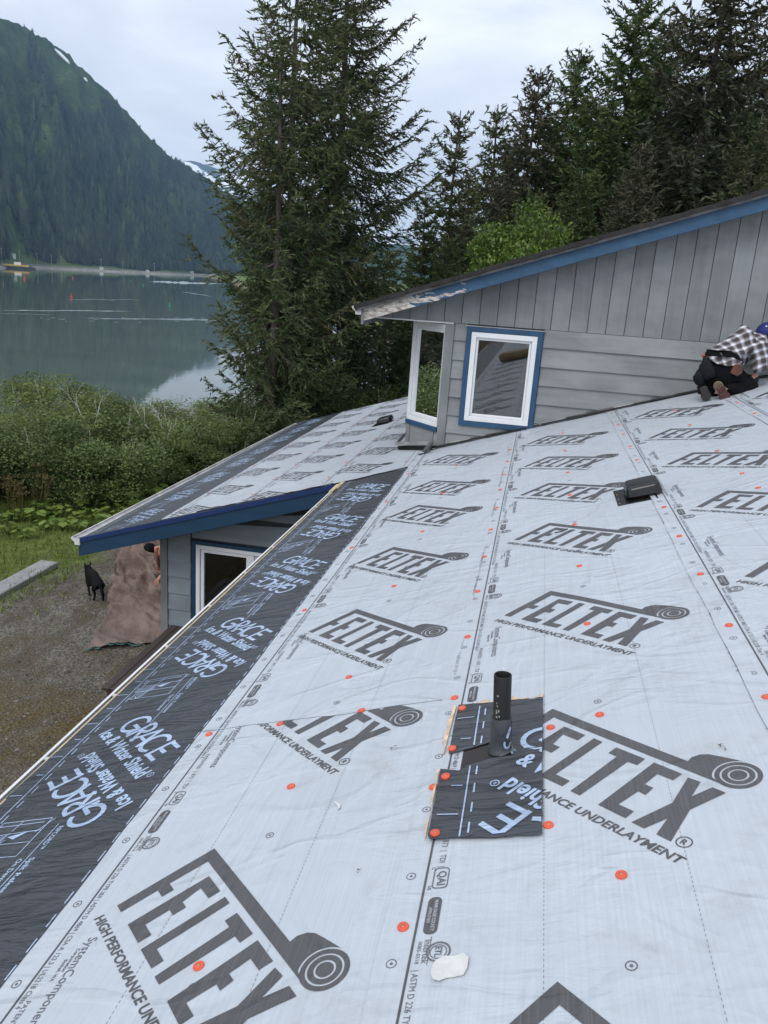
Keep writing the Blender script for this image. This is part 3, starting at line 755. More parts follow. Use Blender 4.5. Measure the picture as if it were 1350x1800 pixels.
def letters_grace(pr, o=(0, 0)):
    def st(pts, wd=.020): pr.path([(o[0] + a, o[1] + b) for a, b in pts], wd)
    def ell(cx, cy, rx, ry, a0, a1, wd=.020, n=16): st([(cx + rx * math.cos(R(a0 + (a1 - a0) * i / n)), cy + ry * math.sin(R(a0 + (a1 - a0) * i / n))) for i in range(n + 1)], wd)
    ell(-.325, .192, .062, .066, 48, 335); st([(-.318, .186), (-.262, .186), (-.262, .132)], .020)          # G
    st([(-.236, .124), (-.236, .256)]); ell(-.222, .222, .046, .034, 90, -90); st([(-.236, .256), (-.220, .256)]); st([(-.236, .188), (-.220, .188)]); st([(-.218, .188), (-.160, .124)])   # R
    st([(-.176, .124), (-.120, .258)]); st([(-.120, .258), (-.072, .124)]); st([(-.156, .166), (-.088, .166)], .016)        # A
    ell(-.018, .192, .060, .066, 52, 308)                                                                                   # C
    st([(.056, .126), (.056, .258)]); st([(.056, .250), (.134, .250)]); st([(.056, .192), (.116, .192)]); st([(.056, .134), (.138, .134)])   # E
HALF = P2(); letters_grace(HALF)
HALF.text('Ice & Water Shield', -.408, .030, .072, .640, bold=.028, shear=-.02)
HALF.ring((.258, .086), .013, .0165, 18); HALF.text('R', .2585, .079, .014, align=.5)
GR = P2().merged(HALF).merged(HALF, th=math.pi)
# ripcord panel, drawn in (u, v) relative to the unit's centre
RC = P2(); lw = .0042
for a, b in (((-.293,-.359),(-.067,-.356)), ((-.067,-.356),(-.069,-.582)), ((-.069,-.582),(-.296,-.578)), ((-.296,-.578),(-.293,-.359)), ((-.293,-.385),(-.09,-.378)), ((-.28,-.44),(-.07,-.43)),
             ((-.20,-.36),(-.21,-.42)), ((-.30,-.50),(-.07,-.50)), ((-.21,-.43),(-.26,-.57)), ((-.09,-.44),(-.05,-.36)), ((-.008,-.40),(-.008,-.95))): RC.line(a, b, lw)
RC.poly([(-.125, -.432), (-.205, -.455), (-.165, -.475)], .03)
for i in range(6): RC.path([(-.21, -.44 - .010 * i), (-.25, -.455 - .012 * i), (-.29, -.462 - .013 * i)], .003)
RC.path([(-.20, -.475), (-.23, -.51), (-.24, -.56), (-.265, -.575), (-.28, -.55), (-.255, -.525)], .004)
def vtext(pr, body, u, v, cap, width=None, bold=.02): pr.merged(P2().text(body, 0, 0, cap, width, bold), (u, v), -math.pi / 2)
vtext(RC, 'RIPCORD™', .006, -.42, .022, .135); vtext(RC, 'Split Release', .006, -.60, .022, .20); vtext(RC, 'On Demand', -.046, -.60, .022, .16)
def edge_marks(v0, v1, lo, hi):
    p = P2(); p.line((lo + .093, v0), (lo + .093, v1), .005, .1)
    for i, v in enumerate(np.arange(v0, v1, .1)): p.line((lo + .118, v), (lo + .118, min(v + .05, v1)), .0055); p.line((hi, v), (hi, min(v + .055, v1)), .0055)
    for i, v in enumerate(np.arange(v0 + .05, v1, .15)): p.line((lo + (.01 if i % 2 else .038), v), (lo + .078, v - .006), .005)
    return p
# small print beside each lap line; u measured from the line, v from the unit's start
FP = P2()
def fine_unit():
    p = P2()
    vtext(p, 'SystemComponents', .092, .30, .030, .33, .0); vtext(p, 'Corporation', .076, .26, .012, None); vtext(p, 'Bothell, WA', .060, .22, .011, None)
    vtext(p, 'PATENTED  |  873  |  TDI  |', .030, .08, .017, .26, .0)
    p.rrect(.022, -.265, .064, -.185, .012, .0035); vtext(p, 'QAI', .034, -.198, .024, .056, .02); vtext(p, 'C', .012, -.18, .010); vtext(p, 'US', .010, -.255, .010)
    p.ring((.070, -.49), .027, .032); p.ring((.070, -.49), .020, .0225); vtext(p, 'ETL', .061, -.474, .018, .032, .02)
    vtext(p, 'Intertek', .030, -.45, .018, .075, .0); vtext(p, '0085-0318', .014, -.455, .010, .07, .0); p.line((.046, -.44), (.046, -.53), .002)
    vtext(p, '| ASTM D 226 TYPE I&II | ASTM D 4869 | CSA A 123.3 | UL2218 Class 4', .012, -.545, .0165, .62, .0)
    return p
FU = fine_unit()
PILL = P2().rrect(.020, -.432, .058, -.300, .017)
PILLT = P2(); vtext(PILLT, 'MIAMI-DADE COUNTY', .039, -.312, .010, .110, .02); vtext(PILLT, 'APPROVED', .026, -.338, .008, .056, .02)
FAST = P2(); vtext(FAST, 'Fasten at every other location for standard application. For high wind or extended exposure, fasten at every location.', 0, 0, .018, 1.06, .0)
TARGET = P2().ring((0, 0), .0115, .0145, 20).disc((0, 0), .0045, 10)

# ---- eave membrane
def grid_sheet(name, u0, u1, v0, v1, lift, mat, seed, nu=None, nv=None, step=.06, ragged=.004, v0f=None, v1f=None, lip=.0):
    nu = nu or max(2, int((u1 - u0) / step)); nv = nv or max(2, int((v1 - v0) / (step * 1.25)))
    a = np.linspace(0, 1, nu + 1); b = np.linspace(0, 1, nv + 1); A, B = np.meshgrid(a, b, indexing='ij')
    U = u0 + (u1 - u0) * A; vlo = v0 + (v0f(U) if v0f else 0); vhi = v1 + (v1f(U) if v1f else 0); Vv = vlo + (vhi - vlo) * B
    U = U + (A < 1e-6) * fbm(Vv * 3.1, Vv * 0 + seed, seed, 3) * ragged * 2.2
    Vv = Vv + (B < 1e-6) * fbm(U * 6, U * 0 + seed, seed + 3, 3) * ragged * 3
    h = lift + lip * np.exp(-((U - u0) / .035) ** 2) * (.4 + fbm(Vv * 4, Vv * 0, seed + 8, 2))
    P = RP(U, Vv, h).reshape(-1, 3); idx = np.arange((nu + 1) * (nv + 1)).reshape(nu + 1, nv + 1)
    F = np.stack([idx[:-1, :-1], idx[1:, :-1], idx[1:, 1:], idx[:-1, 1:]], -1).reshape(-1, 4)
    return obj(name, P, F, mat, house, smooth=True)
gm = grid_sheet('eave_membrane', -2.585, -1.70, Y0, 8.72, .0015, M['grace'], 2, lip=.0)
gm['label'] = 'black glossy membrane strip along the near eave with pale blue print'
put('edge_print', edge_marks(-1.5, 8.55, -2.583, -1.834), (0, 0), 0, 1, .0028, M['grace_ink'], gm)
for k in range(-2, 5):
    c = (-2.155, 2.757 + 1.243 * k)
    put('brand_print', GR, c, -math.pi / 4, 1, .0028, M['grace_ink'], gm, clip=(-2.57, -1.72, Y0, 8.68))
    put('release_print', RC, c, 0, 1, .0029, M['grace_ink'], gm, clip=(-2.57, -1.72, Y0, 8.68))
gw = grid_sheet('eave_membrane', -6.0, -4.86, YR + .004, YF, .0015, M['grace'], 4)
gw['label'] = 'black membrane strip along the far wing eave'
put('edge_print', edge_marks(YR + .02, YF, -5.995, -4.96), (0, 0), 0, 1, .004, M['grace_ink'], gw)
for k in range(0, 8):
    put('brand_print', GR, (-5.46, 9.15 + 1.13 * k), -math.pi / 4, .91, .004, M['grace_ink'], gw, clip=(-5.98, -4.88, YR + .02, YF - .02))
    put('release_print', RC, (-5.46, 9.15 + 1.13 * k), 0, .91, .004, M['grace_ink'], gw, clip=(-5.98, -4.88, YR + .02, YF - .02))
grid_sheet('rake_membrane', -5.0, -2.52, YR + .004, YR + .09, .0022, M['flashblack'], 14)

# ---- underlayment sheets with their prints and cap nails
cap_me = None
def cap_mesh():
    global cap_me
    if cap_me: return cap_me
    b = MB().lathe((0, 0, 0), [(.0150, -.002), (.0158, .0022), (.0148, .0046), (.0128, .0050), (.0105, .0036), (.0070, .0036), (.0058, .0050), (.0001, .0052)], 18, NRM)
    me = mesh_data('cap_nail', np.vstack(b.V), b.F, M['cap'], True)
    me.materials.append(M['capnail'])
    b2 = MB().lathe((0, 0, 0), [(.0042, .0052), (.0038, .0066), (.0001, .0069)], 8, NRM)
    bm = bmesh.new(); bm.from_mesh(me); vs = [bm.verts.new(v) for v in np.vstack(b2.V)]
    for f in b2.F:
        ff = bm.faces.new([vs[i] for i in f]); ff.material_index = 1; ff.smooth = True
    bm.to_mesh(me); bm.free(); cap_me = me
    return me
def cap_nail(u, v, lift, parent):
    p = RP(u, v, lift) - np.array(world_origin(parent)); o = link('cap_nail', cap_mesh(), parent, p)
    q = Matrix.Rotation(random.uniform(-.07, .07), 4, 'X') @ Matrix.Rotation(random.uniform(-.07, .07), 4, 'Y'); o.rotation_euler = q.to_euler()
    return o
LINES = [-1.732, -.628, .496, 1.620, 2.744, 3.868, 4.99]
WALLV = YW - .035
NEAR = [1.576, .33, -.9, -2.15, -3.4, -4.65, -5.9, -7.15, -8.4, -9.65]
CENT = {0: ([2.833] + NEAR, [3.689, 4.883, 6.075, 7.036, 8.33]),
        1: ([], [8.194, 7.043, 5.941, 4.751, 3.463, 2.217, .975, -.27, -1.5, -2.75, -4.0, -5.25, -6.5, -7.75, -9]),
        2: ([], [8.40, 7.15, 6.01, 4.73, 3.467, 2.22, .97, -.3, -1.5, -2.75, -4.0]),
        3: ([], [8.1, 6.9, 5.7, 4.5, 3.3, 2.1, .9, -.3, -1.5]), 4: ([], [8.0, 6.8, 5.6, 4.4, 3.2]), 5: ([], [8.0, 6.8, 5.6])}
UC = [-.850, .272, 1.402, 2.52, 3.64, 4.76]
PH = [2.66, 2.10, 2.9, 2.4, 2.6, 2.5]
def dress(sh, k, v0, v1, lift, cents, sc=1.0, line=None, uc=None, ph=0, caps=True, nxt=None, prints=True):
    """everything printed or nailed on one sheet"""
    clip = (line - .08, line + 1.2, v0 + .003, v1 - .004)
    for c in cents: put('logo_print', LG, (uc, c), -math.pi / 4, sc, lift + .0016, M['ink'], sh, clip)
    put('lap_line', P2().line((line, v0), (line, v1), .0065 * sc, .08), (0, 0), 0, 1, lift + .0014, M['ink'], sh, clip)
    if prints:
        p = P2(); q = P2(); r = P2(); n0 = int((max(v0, -1) - ph) / (1.22 * sc)) - 1; n1 = int((v1 - ph) / (1.22 * sc)) + 2
        for j in range(n0, n1):
            v = ph + j * 1.22 * sc
            if v > v1 + .8 or v < v0 - .8: continue
            p.merged(FU, (line, v), 0, sc); put('approval_badge', PILL, (line, v), 0, sc, lift + .0015, M['ink'], sh, clip); put('badge_lettering', PILLT, (line, v), 0, sc, lift + .0022, M['ink_pale'], sh, clip)
            p.merged(FAST, (line + 1.036 * sc, v + .1), 0, sc)
        for v in np.arange(max(v0, -1) + .1, v1, .31): p.merged(TARGET, (line - .046, v), 0, sc)
        for v in np.arange(max(v0, -1) + .1, v1, .61):
            for du in (.527,): p.merged(TARGET, (line + du, v), 0, sc)
        for du in (.33, .70):
            for v in np.arange(max(v0, .3), min(v1, 5), .016): p.line((line + du, v), (line + du, v + .009), .0013, 1)
        put('small_print', p, (0, 0), 0, 1, lift + .0013, M['ink_fine'], sh, clip)
CAPS = [(-1.22, 2.428), (-1.211, 3.299), (-1.219, 1.608), (-0.664, 1.698), (-0.097, 1.833), (-0.285, 2.064), (-0.1, 2.663), (-0.275, 2.615), (-1.768, 2.915), (-1.756, 4.347), (-0.669, 3.555), (-0.669, 4.169), (-0.664, 2.942), (-0.668, 2.32), (-0.103, 3.488), (-0.107, 4.309), (-0.106, 5.138), (0.457, 3.88), (0.459, 3.253), (0.455, 4.513), (0.458, 5.141), (-1.432, 2.922), (-1.068, 2.946), (-1.216, 5.69), (-1.212, 6.878), (-1.22, 4.519), (-0.113, 5.94), (-0.109, 6.726), (1.025, 6.426), (1.027, 5.607), (1.032, 5.196), (0.45, 6.659), (0.454, 7.257), (0.452, 7.881), (0.455, 8.496), (-0.676, 4.782), (-0.675, 5.378), (-0.67, 5.974), (-0.673, 6.572), (-0.666, 7.158), (-0.662, 7.731), (-0.665, 8.353), (0.453, 2.64),
        (-1.76, 5.6), (-1.76, 7.0), (-1.76, 8.2), (1.57, 7.6), (1.57, 6.9), (1.57, 8.3), (1.03, 7.7), (1.03, 8.6), (-1.21, 8.1), (-.11, 7.7), (-.11, 8.7)]
for k in range(6):
    line = LINES[k]; e = line - .088; lift = .004 + .003 * k
    if k == 0:
        near = grid_sheet('underlayment_sheet', e, e + 1.22, Y0, 3.2, lift, M['felt'], 20, lip=.002)
        near['label'] = 'nearest pale sheet with a logo cut off by the lap'
        dress(near, 0, Y0, 3.2, lift, CENT[0][0], line=line, uc=UC[0], ph=PH[0])
        far = grid_sheet('underlayment_sheet', e + .004, e + 1.22, 2.945, WALLV, lift + .0022, M['felt'], 21, lip=.002, ragged=.006)
        dress(far, 0, 2.95, WALLV, lift + .0022, CENT[0][1], line=line, uc=UC[0], ph=PH[0] + 1.0)
        sheets = [(near, lift, -9, 2.945), (far, lift + .0022, 2.945, 99)]
    else:
        v0 = Y0; sh = grid_sheet('underlayment_sheet', e, e + 1.22, v0, WALLV, lift, M['felt'], 22 + k, lip=.003)
        dress(sh, k, v0, WALLV, lift, CENT[k][1], line=line, uc=UC[k], ph=PH[k], prints=k < 4)
        sheets = [(sh, lift, -9, 99)]
    for u, v in CAPS:
        if e <= u < e + 1.124:
            for s_, l_, a, b in sheets:
                if a <= v < b: cap_nail(u, v, l_ + .001, s_)
    if k < 3:                       # nails nearer than the frame, on the same spacing
        for v in np.arange(1.0, -3, -.6): cap_nail(e + .05, v, sheets[0][1] + .001, sheets[0][0])
WE = [-4.93, -3.93, -2.93, -1.97]
WV0 = [YR + .07, YR + .045, YR + .03, YR - .02]
for j in range(4):
    u0 = WE[j]; u1 = min(u0 + 1.09, -1.56) if j == 3 else u0 + 1.09; lift = .0032 + .0016 * j - (.0066 if j == 3 else 0)
    v0f = (lambda U: np.clip((U + 2.55) / .75, 0, 1) * .10) if j >= 2 else None
    sh = grid_sheet('underlayment_sheet', u0, u1, WV0[j], YF - .01, max(lift, .0028) if j < 3 else .0030, M['felt'], 40 + j, lip=.003, v0f=v0f, ragged=.006)
    sh['label'] = 'pale sheet on the lower wing roof'
    lf = max(lift, .0028) if j < 3 else .0030
    dress(sh, 10 + j, WV0[j] + (.12 if j >= 2 else .02), YF - .02, lf, [9.72 - .30 * j + 1.105 * i + .20 * (j == 1) for i in range(-1, 8)], .91, u0 + .08, -4.19 + 1.02 * j, 9.0 + .3 * j, prints=j < 3)
    for v in np.arange(9.0, 17, .9): cap_nail(u0 + .05, v, lf + .001, sh)
# rolled edge of the wing underlayment above the rake
for a, b, v, r in ((-2.60, -1.83, 8.50, .007), (-3.30, -2.70, 8.565, .006), (-4.45, -3.55, 8.59, .005)):
    n = 12; pts = [RP(a + (b - a) * i / n, v + .012 * math.sin(i * 1.3) + (.11 * i / n if a > -2.65 else 0), .008) for i in range(n + 1)]
    MB().tube(pts, r, 5).build('rolled_edge', M['flashblack'], house, smooth=True)

# ---- vent pipe with its cut membrane patches
pipe = None
def lathe_part(name, c, prof, mat, parent, axis, k=28): return MB().lathe(c, prof, k, axis).build(name, mat, parent, smooth=True)
pb = Vector(RP(-.4485, 2.505, .012)); ptop = Vector((.0085, pb.y, 4.4415)); ax = (ptop - pb); PL = ax.length; ax.normalize()
pipe = lathe_part('vent_pipe', pb, [(.0305, -.02), (.0305, PL), (.0300, PL + .001), (.0262, PL + .001), (.0258, PL), (.0258, .02), (.0001, .02)], M['abs'], house, ax)
for i in range(16):                  # scuffed remains of printing down the pipe's near side
    h = random.uniform(.10, .22); th = R(250 + random.uniform(-22, 12)); sz = random.uniform(.0012, .0035)
    a = Vector((1, 0, 0)); a = (a - ax * a.dot(ax)).normalized(); b_ = ax.cross(a)
    nrm = a * math.cos(th) + b_ * math.sin(th); tg = ax.cross(nrm); c = pb + ax * h + nrm * .0307
    obj('pipe_scuff', [c - tg * sz - ax * sz, c + tg * sz * .4 - ax * sz * 1.6, c + tg * sz + ax * sz, c - tg * sz * .6 + ax * sz * 1.8], [(0, 1, 2, 3)], M['abswear'], pipe)
V, F = tess([(-.585, 2.39), (-.33, 2.39), (-.33, 2.58), (-.585, 2.58)], .03)
obj('flange', RP(V[:, 0], V[:, 1], .0098), F, M['flange'], pipe)
fl = MB(); k = 32; prof = [(.049, .0), (.043, .010), (.0375, .020), (.0365, .045), (.0375, .095), (.0345, .120), (.0312, .128)]
V = []; F = []
a = Vector((1, 0, 0)); a = (a - ax * a.dot(ax)).normalized(); b_ = ax.cross(a)
for i, (r, h) in enumerate(prof):
    for j in range(k):
        th = 2 * math.pi * j / k; rr = r * (1 + .05 * fbm(th * 2, i * .8, 6, 3)); hh = h + (.014 * float(fbm(th * 1.6, 3.3, 4, 3)) if i > 3 else 0)
        dirv = a * math.cos(th) + b_ * math.sin(th); p = pb + ax * hh + dirv * rr
        if i == 0: p = pb + (dirv - NRM * dirv.dot(NRM)) * r + NRM * .002
        V.append(p)
for i in range(len(prof) - 1):
    for j in range(k): F.append((i * k + j, i * k + (j + 1) % k, (i + 1) * k + (j + 1) % k, (i + 1) * k + j))
obj('membrane_collar', V, F, M['grace'], pipe, smooth=True)
def on_collar(th, h, r=.0385):
    d = a * math.cos(th) + b_ * math.sin(th); return pb + ax * h + d * r
def collar_patch(name, pts, mat, r=.0392): obj(name, [on_collar(R(t), h, r) for t, h in pts], [list(range(len(pts)))], mat, pipe)
collar_patch('print_scrap', [(296, .066), (310, .058), (330, .098), (318, .104)], M['grace_ink'], .0388)
for q in range(9):
    t0, t1 = 150 + q * 24, 150 + (q + 1) * 24
    pts = []
    for t in (t0, t1): pts.append((306 + 22 * math.cos(R(t)), .042 + .022 * math.sin(R(t))))
    for t in (t1, t0): pts.append((306 + 12 * math.cos(R(t)), .042 + .012 * math.sin(R(t))))
    collar_patch('print_scrap', pts, M['grace_ink'], .0398)
# torn flap hanging off the collar's right side
tf = []
for i in range(7):
    t = i / 6; c = on_collar(R(318 + 18 * t), .072 - .078 * t, .040 + .016 * t * t)
    d = Vector((.7, -.7, .1)).normalized(); w_ = .012 + .006 * math.sin(i * 2.1)
    tf += [c + ax * w_ * .5, c - ax * w_ * .5 + d * .004]
obj('torn_backing', tf, [(2 * i, 2 * i + 1, 2 * i + 3, 2 * i + 2) for i in range(6)], M['backing'], pipe, smooth=True)
tf = []
for i in range(6):
    t = i / 5; c = on_collar(R(336 - 22 * t), .004 + .006 * math.sin(i * 2.6), .055 + .010 * math.sin(i * 1.9)); tf += [c + NRM * .004, c + NRM * (.018 + .008 * math.sin(i * 3.3))]
obj('torn_edge', tf, [(2 * i, 2 * i + 1, 2 * i + 3, 2 * i + 2) for i in range(5)], M['grace_ink'], pipe, smooth=True)
def rag(pts, seed, amt=.004):
    out = []
    for i in range(len(pts)):
        p, q = Vector(pts[i]), Vector(pts[(i + 1) % len(pts)]); m = max(1, int((q - p).length / .022))
        for j in range(m):
            c = p.lerp(q, j / m); out.append((c.x + amt * float(vnoise(i * 7 + j * 1.1, seed, 3)), c.y + amt * float(vnoise(i * 5 + j * 1.3, seed + 9, 4))))
    return out
def patch(name, poly, lift, seed, bulge=None):
    V, F = tess(rag(poly, seed), .022)
    h = lift + .004 * fbm(V[:, 0] * 9 + seed, V[:, 1] * 14, seed, 3) + (bulge(V) if bulge else 0)
    top = RP(V[:, 0], V[:, 1], h)
    o = obj(name, top, F, M['grace'], pipe, smooth=True); return o, (lambda U_, V_: .004 * fbm(U_ * 9 + seed, V_ * 14, seed, 3))
up_poly = [(-.636, 2.866), (-.555, 2.853), (-.43, 2.834), (-.301, 2.829), (-.301, 2.46), (-.405, 2.45), (-.430, 2.51), (-.45, 2.553), (-.493, 2.552), (-.553, 2.533), (-.637, 2.508), (-.640, 2.70)]
lo_poly = [(-.652, 2.409), (-.584, 2.389), (-.555, 2.413), (-.471, 2.440), (-.41, 2.445), (-.38, 2.47), (-.301, 2.52), (-.300, 2.014), (-.446, 2.022), (-.573, 2.034), (-.637, 2.033), (-.646, 2.054), (-.649, 2.265)]
for poly, lift, sd, lab in ((up_poly, .0150, 1, 'upper flap of black membrane on the far side of the pipe'), (lo_poly, .0185, 2, 'larger flap of black membrane on the near side of the pipe')):
    o, hf = patch('membrane_patch', poly, lift, sd); o['label'] = lab
    base = P2(); V = GR.xf((-.212, 2.168), -math.pi / 4, 1); base.add(V, GR.F)
    em = edge_marks(1.95, 2.95, -.640, 9.0); base.add(np.vstack(em.V), em.F)
    us = [p[0] for p in poly]; vs = [p[1] for p in poly]
    lo_v, hi_v = (2.525, 2.825) if sd == 1 else (2.035, 2.405)
    for cl in ([(-.633, -.303, lo_v + (.02 if sd == 1 else 0), hi_v)] + ([(-.38, -.303, 2.40, 2.47)] if sd == 2 else [(-.395, -.303, 2.475, lo_v + .02)])):
        VV, FF = clip2(np.vstack(base.V), base.F, *cl)
        if not len(FF): continue
        G2 = []
        for f in FF:
            s_ = sum(VV[f[i]][0] * VV[f[(i + 1) % len(f)]][1] - VV[f[i]][1] * VV[f[(i + 1) % len(f)]][0] for i in range(len(f)))
            G2.append(f if s_ > 0 else f[::-1])
        obj('brand_print', RP(VV[:, 0], VV[:, 1], lift + .0022 + hf(VV[:, 0], VV[:, 1])), G2, M['grace_ink'], pipe, smooth=True)
def strip(name, L, R_, lift, mat, parent, seed=0):
    n = len(L); V = []
    for i in range(n): V += [RP(L[i][0], L[i][1], lift - .004), RP(R_[i][0], R_[i][1], lift)]
    return obj(name, V, [(2 * i, 2 * i + 1, 2 * i + 3, 2 * i + 2) for i in range(n - 1)], mat, parent)
def edge_strip(a, b, wd, lift, seed, n=16):
    L = []; Rr = []
    for i in range(n + 1):
        t = i / n; p = Vector(a).lerp(Vector(b), t); d = (Vector(b) - Vector(a)).normalized(); nn = Vector((-d.y, d.x))
        k_ = wd * (.62 + 1.1 * float(fbm(t * 6, seed, 5, 3) + .25))
        L.append(p + nn * k_); Rr.append(p - nn * .006)
    return strip('torn_backing', L, Rr, lift, M['backing'], pipe)
edge_strip((-.301, 2.832), (-.575, 2.846), -.030, .0155, 3)
edge_strip((-.640, 2.866), (-.648, 2.515), -.022, .0155, 5)
edge_strip((-.650, 2.412), (-.646, 2.035), -.014, .019, 8)
for (u, v, l) in ((-.619, 2.828, .0165), (-.626, 2.538, .0165), (-.627, 2.356, .0205), (-.623, 2.056, .0205)): cap_nail(u, v, l, pipe)

# ---- roof vents
def roof_vent(u0, v0, s, lift, skirt, lab):
    f = MB().hexa([RP(u, v, h, False) for h in (lift, lift + .004) for u, v in ((u0, v0), (u0 + .33 * s, v0), (u0 + .33 * s, v0 + .52 * s), (u0, v0 + .52 * s))])
    root = f.build('roof_vent', M['vent'], house, bevel=.001); root['label'] = lab
    bm = bmesh.new(); bmesh.ops.create_cube(bm, size=1)
    for v in bm.verts:
        top = v.co.z > 0; v.co.x *= .30 * s * (1.0 if not top else .90); v.co.y *= .355 * s * (1 if not top else .90); v.co.z = .112 * s if top else .028 * s
        if top and v.co.x < 0: v.co.z -= .008 * s
    vert_e = [e for e in bm.edges if abs(e.verts[0].co.z - e.verts[1].co.z) > .02]
    bmesh.ops.bevel(bm, geom=vert_e, offset=.045 * s, segments=5, affect='EDGES', profile=.5)
    te = [e for e in bm.edges if min(e.verts[0].co.z, e.verts[1].co.z) > .09 * s and len([f_ for f_ in e.link_faces if abs(f_.normal.z) > .8]) == 1]
    bmesh.ops.bevel(bm, geom=te, offset=.026 * s, segments=4, affect='EDGES', profile=.5)
    bot = [f_ for f_ in bm.faces if f_.normal.z < -.8]; bmesh.ops.delete(bm, geom=bot, context='FACES')
    V = []; O = Vector(RP(u0 + .235 * s, v0 + .27 * s, lift, False))
    bm.verts.ensure_lookup_table(); bm.verts.index_update()
    V = [O + UVEC * v.co.x + VVEC * v.co.y + NRM * v.co.z for v in bm.verts]; F = [[v.index for v in f_.verts] for f_ in bm.faces]; bm.free()
    obj('hood', V, F, M['vent'], root, smooth=True)
    nb = MB().hexa([O + UVEC * a_ * s + VVEC * b2 * s + NRM * c_ * s for c_ in (.004, .06) for a_, b2 in ((-.09, -.11), (.09, -.11), (.09, .11), (-.09, .11))]).build('throat', M['vent'], root)
    rim = MB().hexa([O + UVEC * a_ * s + VVEC * b2 * s + NRM * c_ * s for c_ in (.024, .036) for a_, b2 in ((-.157, -.13), (-.15, -.13), (-.15, .13), (-.157, .13))]).build('hood_lip', M['vent'], root)
    for a_, b2 in ((.02, .05), (.02, .2), (.02, .35)):
        MB().lathe(RP(u0 + a_ * s, v0 + b2 * s, lift + .004, False), [(.006, 0), (.006, .002), (.0001, .003)], 8, NRM).build('vent_nail', M['capnail'], root)
    return root
roof_vent(.192, 5.38, .80, .0095, True, 'black plastic roof vent lapped by the pale sheet')
roof_vent(-3.28, 13.35, .88, .010, True, 'black plastic roof vent on the far wing roof')
# ------------------------------------------------------------------ LAND AND WATER
WATER = CAMZ - 14.0
MA = np.array(MR)
def pdir(px, py):
    d = MA @ np.array([px - 675.0, py - 900.0, 1405.0]); return d / np.linalg.norm(d)
def at_z(px, py, z):
    d = pdir(px, py); return Vector(np.array([0, 0, CAMZ]) + d * (z - CAMZ) / d[2])
def at_dist(px, d, py=600):
    r = pdir(px, py); h = math.hypot(r[0], r[1]); return r[0] / h * d, r[1] / h * d
def ground_z(x, y):
    x = np.asarray(x, float); y = np.asarray(y, float)
    a = -.40 * x + .917 * y; b = .917 * x + .40 * y
    k = np.maximum(a - 20, 0); z = -(k * k / (k + 9)) * .162; z = np.maximum(z, -16.0)
    land = sstep(24, 60, b); z = z * (1 - land) + np.maximum(z, -2.0) * land
    near = np.hypot(x, y)
    return z + .10 * fbm(x * .33, y * .33, 31, 4) * np.clip((near - 4) / 10, 0, 1) + .6 * fbm(x * .06, y * .06, 33, 3) * sstep(26, 50, near)
